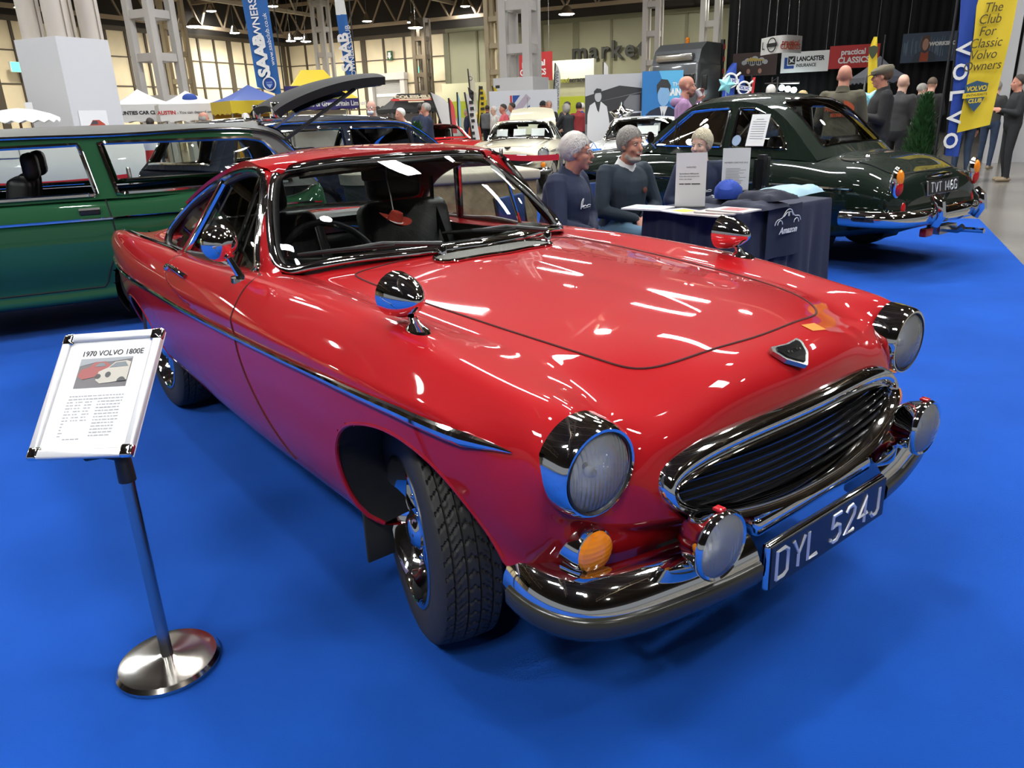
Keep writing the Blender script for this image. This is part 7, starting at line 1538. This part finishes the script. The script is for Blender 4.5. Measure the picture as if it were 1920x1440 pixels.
# the two tall blue club banners
t = thing('club_banner', 'tall blue feather banner with white lettering above the blue and yellow tent', 'flag'); D = 20.
flagsheet(t, 'cloth', [(444, -60), (455, 10), (468, 80), (482, 163)], [(492, -60), (503, 10), (515, 90), (528, 180)], D, M_FSB, .02)
MB().text('SAAB', .40, fp(491, 105, D-.06, PI/2+.05), .005, bold=.02, sx=1.05).build('lettering', M_INKW, t, 0); MB().text('OWNERS CLUB', .27, fp(475, 12, D-.06, PI/2+.05), .005, bold=.004).build('lettering', M_INKW, t, 0); MB().text('www.saabclub.co.uk', .15, fp(504, 74, D-.06, PI/2+.05), .005).build('lettering', M_INKW, t, 0)
RM = fp(505, 157, D-.06, .05); MB().tube([tuple(RM @ Vector((.16*math.cos(q), .16*math.sin(q), 0))) for q in np.linspace(0, 2*PI, 33)[:-1]], .018, 5, closed=True).build('round_badge', M_INKW, t); MB().poly(ovl(0, 0, .12, .12), .004, RM).build('badge_face', M_FB, t, 0); MB().text('SAAB', .07, RM @ T(0, .03, .006), .003).build('lettering', c3('badge_pale', .3, .42, .62), t, 0); MB().poly([(-.08, 0), (.08, 0), (0, -.1)], .003, RM @ T(0, -.01, .005)).build('badge_print', MATS['badge_pale'], t, 0)
flagpole(t, 541, D, -60)
t = thing('club_banner', 'second tall blue banner with a white top right of the raised tailgate', 'flag'); D = 22.
flagsheet(t, 'cloth', [(630, 27), (638, 80), (651, 147)], [(650, 27), (659, 80), (670, 147)], D, M_FSB, .015); flagsheet(t, 'white_top', [(622, -50), (630, 28)], [(637, -50), (650, 28)], D, M_FW, .01)
MB().text('SAAB', .42, fp(648, 98, D-.06, PI/2+.05), .005, bold=.016).build('lettering', M_INKW, t, 0); MB().text('OWNERS CLUB', .19, fp(658, 95, D-.06, PI/2+.05), .005).build('lettering', M_INKW, t, 0); flagpole(t, 676, D, -50)
def feather(label, base_px, tip, wpx, ytop, ybot, depth, mt, txt=None, tmt=None, bend=0., ts=.3, outline=True):
    """curved feather flag: pole from the floor, cloth px-wide, rounded top leaning by 'bend' pixels"""
    t = thing('feather_flag', label, 'flag'); n_ = 14; L0, L1 = [], []
    for i in range(n_):
        k = i/(n_-1); y_ = ybot+(ytop-ybot)*k; xo = base_px+(tip-base_px)*k; w_ = wpx*min(1, ((1-k)/.28)**.55 if k > .72 else 1)+.3; cx = bend*max(0, k-.5)**2*4
        if tip >= base_px or True: L0.append((xo+cx, y_)); L1.append((xo+cx+w_, y_+(0 if k > .1 else -0)))
    s_ = 1 if wpx > 0 else -1
    flagsheet(t, 'cloth', L0[::-1], L1[::-1], depth, mt, .012, 7, 20)
    P = [tuple(atv(x_, y_, depth)) for x_, y_ in L0]; g = ground(base_px, depth); MB().tube([(g[0], g[1], -.011)]+P, .025, 6).build('pole', M_BLACK, t); MB().tube([(g[0]-.3, g[1], 0), (g[0]+.3, g[1], 0)], .02, 5).build('pole_base', M_BLACK, t)
    if txt == '|':
        xm = (base_px+tip)/2+wpx/2; M = fp(xm, ytop*.45+ybot*.55, depth-.06, PI/2+.03); rr = random.Random(base_px); m = MB(); [m.box((-.75+k*.17, rr.uniform(-.02, .02), 0), (.09, .05+.10*rr.random(), .008), M) for k in range(9)]; m.build('lettering_print', tmt or M_INK, t, 0)
    elif txt: xm = (base_px+tip)/2+wpx/2; MB().text(txt, ts, fp(xm, ytop*.42+ybot*.58, depth-.06, PI/2), .006, bold=.006).build('lettering', tmt or M_INK, t, 0)
    return t
feather('white feather flag with faint orange print left of the red feather', 838, 806, 30, 173, 262, 23., M_FW, None, None, 0)
feather('slim red feather flag between the white feather flags', 848, 841, 9, 184, 250, 21., mat('flag_coral', (.62, .08, .09), .6))
feather('pale blue slim feather flag behind the men', 860, 857, 5, 173, 240, 24., mat('flag_paleblue', (.35, .62, .76), .6))
feather('white feather flag with a slim dark script in the middle of the hall', 886, 871, 14, 173, 262, 22., M_FW, '|', M_INK, 0, .35)
fl = feather('tall cream and black feather flag with a round badge', 887, 877, 11, 129, 230, 30., mat('flag_cream', (.74, .70, .55), .6), None)
flagsheet(fl, 'black_end', [(877, 163), (881, 190)], [(888, 172), (888, 190)], 29.9, M_BLACK, .01); MB().tube([tuple(fp(882, 147, 29.85) @ Vector((.07*math.cos(q), .07*math.sin(q), 0))) for q in np.linspace(0, 2*PI, 17)[:-1]], .012, 4, closed=True).build('round_badge', M_INK, fl)
feather('left yellow feather flag of the pair over the small yellow tent', 896, 899, 13, 161, 232, 26., M_FY, '|', M_INK, 0, .34)
feather('right yellow feather flag of the pair over the small yellow tent', 936, 923, 13, 161, 232, 25., M_FY, '|', M_INK, 0, .34)
feather('white feather flag with pale grey vertical lettering beside the food kiosk', 1037, 1041, 11, 118, 205, 28., M_FW, 'HISTORICVWS', c3('ink_grey', .25, .27, .3), 0, .20)
feather('short white feather flag above the monochrome poster', 1131, 1131, 9, 116, 150, 34., M_FW)
def vfeather(label, px0, px1, ytop, ybot, depth, mt, lm, rot=0.):
    t = thing('feather_flag', label, 'flag'); n_ = 12; L0, L1 = [], []
    for i in range(n_): k = i/(n_-1); y_ = ytop+(ybot-ytop)*k; w_ = min(1, (k/.3+.02)**.5); c_ = px0[0]+(px0[1]-px0[0])*k; c2_ = px1[0]+(px1[1]-px1[0])*k; m_ = c_*.3+c2_*.7; L0.append((m_+(c_-m_)*w_, y_)); L1.append((c2_, y_))
    flagsheet(t, 'cloth', L0, L1, depth, mt, .012); flagpole(t, px1[1], depth+.05, ytop)
    M = fp((px0[0]+px1[1])/2+2, ytop*.62+ybot*.38, depth-.05, -.15)
    if lm: MB().tube([tuple(M @ Vector((.13*math.cos(q), .13*math.sin(q), 0))) for q in np.linspace(0, 2*PI, 25)[:-1]], .022, 5, closed=True).tube([tuple(M @ Vector((.09, .09, 0))), tuple(M @ Vector((.17, .17, 0)))], .022, 5).box((0, 0, .005), (.34, .09, .01), M).build('round_badge', lm, t); MB().text('VOLVO', .085, M @ T(0, 0, .012), .004, bold=.003).build('lettering', M_FB, t, 0)
    return t
vfeather('larger blue feather flag with a white ring logo behind the saloon roof', (1362, 1350), (1382, 1374), 118, 205, 15.5, M_FB, M_INKW); vfeather('smaller blue feather flag with a white ring logo behind the saloon roof', (1380, 1386), (1394, 1406), 141, 205, 16.8, M_FB, M_INKW); vfeather('red and white feather flag right of the blue ones', (1405, 1403), (1417, 1409), 145, 205, 18., M_FR, None)
yf = vfeather('yellow feather flag with a dark shield before the grey tent', (1629, 1626), (1645, 1645), 69, 200, 19., M_FY, None); MB().poly([(a*.8, b*.8) for a, b in sh0], .004, fp(1637, 97, 18.9)).build('shield', c3('shield_dark', .05, .06, .03), yf, 0)
# ================================================================ tents, parasol, van
def tent(label, px0, px1, y_eave, y_top, y_val, depth, roof, val, leg=M_STEEL, ridge=0., rot=.5, dk=None, wall=None):
    c_ = ground((px0+px1)/2, depth); W_ = abs(px1-px0)/FPX*depth/ (abs(math.cos(rot))+abs(math.sin(rot))); H_ = W_/2; xm = (px0+px1)/2; ze = hgt(y_eave, xm, depth); zt = hgt(y_top, xm, depth); zv = hgt(y_val, xm, depth)
    t = thing('gazebo_tent', label, 'tent', (c_[0], c_[1], 0), face_cam(c_)+rot); rd = ridge*H_; g = []
    m = MB(); cs = [(-H_, -H_), (H_, -H_), (H_, H_), (-H_, H_)]; ts_ = [(-H_*.04, -rd), (H_*.04, -rd), (H_*.04, rd), (-H_*.04, rd)]
    rg = []
    for k in np.linspace(0, 1, 9): sag = -.10*math.sin(PI*k)*(zt-ze); rg.append([(a[0]*(1-k)+b[0]*k, a[1]*(1-k)+b[1]*k, ze*(1-k)+zt*k+sag) for a, b in zip(cs, ts_)])
    m.loft(rg, True, False, True); m.build('roof', roof, t, 20)
    for i in range(4):
        a, b = cs[i], cs[(i+1) % 4]; MB().slab([[(a[0]+(b[0]-a[0])*k/12, a[1]+(b[1]-a[1])*k/12, ze), (a[0]+(b[0]-a[0])*k/12, a[1]+(b[1]-a[1])*k/12, zv+.03*math.sin(k*2.2))] for k in range(13)], .01).build('valance', val, t, 0)
        MB().tube([(a[0]*.98, a[1]*.98, -.011), (a[0]*.98, a[1]*.98, ze)], .025, 6).build('leg', leg, t)
    if wall: MB().box((-H_*.96, 0, zv/2), (.02, H_*1.9, zv)).build('back_wall', wall, t, 0)
    return t, H_, ze, zv, zt
def valtext(t, H_, z_, txt, sz, mt, face=0, off=0., bold=.004, up=0., tilt=0., sx=1.):
    a = face*PI/2; MB().text(txt, sz, RZ(a) @ T(H_+.02-up*.5, off, z_) @ RZ(PI/2) @ RX(PI/2-tilt), .006, bold=bold, sx=sx).build('lettering', mt, t, 0)
M_TW = mat('tent_white', (.80, .80, .80), .6); M_TB = mat('tent_blue', (.03, .09, .42), .6); M_TK = mat('tent_black', (.022, .022, .024), .6); M_TG = mat('tent_grey', (.07, .075, .10), .6); M_TO = mat('tent_amber', (.72, .36, .02), .6)
t, H_, ze, zv, zt = tent('white tent lettered with a car club name left of the other white tent', 214, 326, 197, 168, 228, 25., M_TW, M_TW, rot=.12); valtext(t, H_, (ze+zv)/2, 'COUNTIES CAR CLUB', .145, M_INK, 0, -.20, .006); 
t, H_, ze, zv, zt = tent('white tent with red and black script nearest the blue and yellow tent', 300, 416, 196, 171, 227, 23.5, M_TW, M_TW, rot=.10); valtext(t, H_, (ze+zv)/2, 'AUSTIN', .145, M_INKR, 0, -.70, .005); valtext(t, H_, (ze+zv)/2, '- You can depend on it', .115, M_INK, 0, .12, .0); MB().ball((H_*.55, .05, ze+(zt-ze)*.42), (.08, .22, .14), 14, 10).build('roof_logo', M_TB, t)
t, H_, ze, zv, zt = tent('tent with blue roof and yellow valance left of the tall blue banner', 404, 545, 190, 160, 213, 22., M_TB, M_FY, rot=.35, wall=M_TO)
t, H_, ze, zv, zt = tent('larger yellow tent with navy valance behind the raised tailgate', 520, 672, 188, 133, 206, 25., M_FY, mat('tent_navy', (.03, .02, .16), .6), rot=.12, ridge=.3, wall=M_TW); valtext(t, H_, (ze+zv)/2, 'Saab Owners Club of Great Britain Limited', .21, M_INKW, 0, 0, .006, sx=.78)
MB().box((H_*.80, -.3, ze+(zt-ze)*.28), (.04, 1.5, .30), RZ(0)).build('roof_panel', MATS['tent_navy'], t, 0)
t, H_, ze, zv, zt = tent('black tent with cream and red lettering in front of the roller door', 708, 832, 204, 176, 212, 24., M_TK, M_TK, rot=.30, ridge=.45, wall=M_TW)
sl = math.atan2(zt-ze, H_)
LM_ = T(H_*.56, 0, ze+(zt-ze)*.44) @ RZ(PI/2) @ RX(PI/2-(PI/2-sl)+.0) @ T(0, 0, .10); MB().text('COLESHILL', .25, LM_ @ T(0, .12, 0), .006, bold=.012, shear=.1).build('lettering', c3('ink_cream', .66, .58, .40), t, 0); MB().box((0, -.06, 0), (1.5, .12, .01), LM_).build('red_stripe', M_INKR, t, 0); MB().box((0, -.06, .008), (1.0, .07, .01), LM_).box((0, -.19, .0), (.5, .08, .012), LM_).build('cream_stripe', MATS['ink_cream'], t, 0)
tent('small bright yellow tent under the two yellow feather flags', 886, 942, 214, 197, 226, 27., M_FY, M_FY, rot=.3); tent('dark grey tent in front of the red banner', 1590, 1690, 146, 107, 156, 22., M_TG, M_TG, rot=.4)
g = ground(42, 12.2); t = thing('parasol', 'white scalloped parasol canopy at the far left above the green estate roof', 'parasol', (g[0], g[1], 0)); zt = hgt(203, 42, 12.2); m = MB(); n_ = 40
m.loft([[(r*math.cos(q)*(1), r*math.sin(q), zt-dz+.02*math.cos(q*20)*(r > .5)) for q in np.linspace(0, 2*PI, n_+1)[:-1]] for r, dz in ((.03, 0), (.25, .03), (.45, .09), (.58, .17), (.585, .21))], True, True, False); m.build('canopy', M_TW, t, 180); MB().tube([(0, 0, 0), (0, 0, zt)], .02, 8).build('pole', mat('wood_pole', (.30, .16, .07), .6), t); MB().latz([(.2, 0), (.2, .05), (.03, .08)], 20).build('foot', M_BLACK, t)
o, M, w_, h_ = panel('small_notice', 'small white notice above the scalloped parasol', 45, 192, 65, 216, ground(55, 12.9), M_WHITE, 'notice', n=-np.array([math.cos(face_cam(ground(55, 12.9))), math.sin(face_cam(ground(55, 12.9))), 0]), th=.02)
MB().tube([tuple(M @ Vector((0, -h_/2, -.01))), tuple((M @ Vector((0, -h_/2, -.01)))-Vector((0, 0, (M @ Vector((0, -h_/2, 0))).z)))], .012, 6).build('post', M_STEEL, o)
g = ground(60, 10.6); vn = thing('van', 'low white van standing behind the green estate', 'car', (g[0], g[1], 0), math.radians(75)); m = MB()
m.loft([[(x_, y_*sy_, z_) for y_, z_ in ((.80, .3), (.84, .7), (.80, 1.0), (.66, 1.30), (.5, 1.34), (-.5, 1.34), (-.66, 1.30), (-.80, 1.0), (-.84, .7), (-.80, .3))] for x_, sy_ in ((-2.0, .9), (-1.9, 1.), (0, 1.), (1.5, 1.), (1.6, .95))], True, True, True); m.build('body', mat('van_white', (.62, .62, .58), .4, coat=.5), vn, 30)
for s in (-1, 1): MB().tube(resample([(-1.2, s*.72, 1.20), (-.1, s*.72, 1.20), (-.1, s*.78, 1.06), (-1.2, s*.78, 1.06)], 30, True), .006, 5, closed=True).build('panel_line', M_STEEL, vn)
for x_ in (-1.2, 1.0):
    for s in (-1, 1): MB().lathe([(.15, -.09), (.29, -.09), (.30, 0), (.29, .09), (.15, .10), (.01, .08)], 24, T(x_, s*.72, .305) @ RZ(s*PI/2)).build('wheel', M_RUB, vn)
g = ground(276, 9.2); t = thing('fuel_pump', 'red and white pump on a dark pot seen through the green estate', 'pump', (g[0], g[1], 0)); MB().latz([(.10, 0), (.13, .55), (.12, .60)], 18).build('pot', M_BLACK, t); MB().latz([(.07, .58), (.085, .75), (.06, .85), (.085, .95), (.07, 1.12)], 18).build('column', M_INKR, t); MB().latz([(.07, 1.12), (.08, 1.18), (.07, 1.30), (.02, 1.33)], 18).build('globe', M_WHITE, t)
# block seen through the red coupe's far window, pot through its rear window
ga = at(872, 372, 6.4); t = thing('stone_planter', 'rough beige stone block seen through the far window of the red coupe', 'planter', (ga[0], ga[1], 0), math.radians(70)); m = MB()
rr = random.Random(2); gr = [[(.52*sx_*(1-.0), .35*sy_*(1-.0), z_) for sx_, sy_ in ((-1, -1), (1, -1), (1, 1), (-1, 1))] for z_ in (0, .3, .6, .88)]; m.loft(gr, True, True, True); m.build('stone', mat('rough_stone', (.40, .30, .17), .9, var=.45, vscale=9, bump=1., bscale=30), t, 0); MB().box((0, 0, .92), (1.10, .76, .08), bev=.02).build('coping', mat('pale_coping', (.55, .50, .40), .8, var=.2), t)
ga = at(690, 360, 6.9); t = thing('plant_pot', 'dark tapered pot with a pale rim seen through the rear window of the red coupe', 'pot', (ga[0], ga[1], 0)); MB().latz([(.14, 0), (.22, .84)], 24).build('pot', mat('pot_dark', (.04, .045, .05), .5), t); MB().latz([(.24, .84), (.25, .93), (.20, .94), (.05, .92)], 24).build('rim', MATS['pale_coping'], t)

ga = at(1113, 298, 10.7); t = thing('carrier_bag', 'bright blue carrier bag behind the bonnet of the dark green saloon', 'bag', (ga[0], ga[1], ga[2]-.14), .4); m = MB()
m.loft([[(w_*x_, d_*y_, z_) for x_, y_ in ((-1, -1), (1, -1), (1.1, 0), (1, 1), (-1, 1), (-1.1, 0))] for w_, d_, z_ in ((.08, .05, 0), (.10, .07, .10), (.11, .06, .22), (.105, .03, .28))], True, True, True); m.build('bag', mat('bag_blue', (.01, .16, .55), .45), t, 60); MB().tube([(-.06, 0, .27), (0, 0, .36), (.06, 0, .27)], .006, 5).build('bag_handle', MATS['bag_blue'], t)
MB().box((0, 0, -(ga[2]-.14)/2), (.3, .25, ga[2]-.14)).build('box_below', M_BLACK, t, 0)
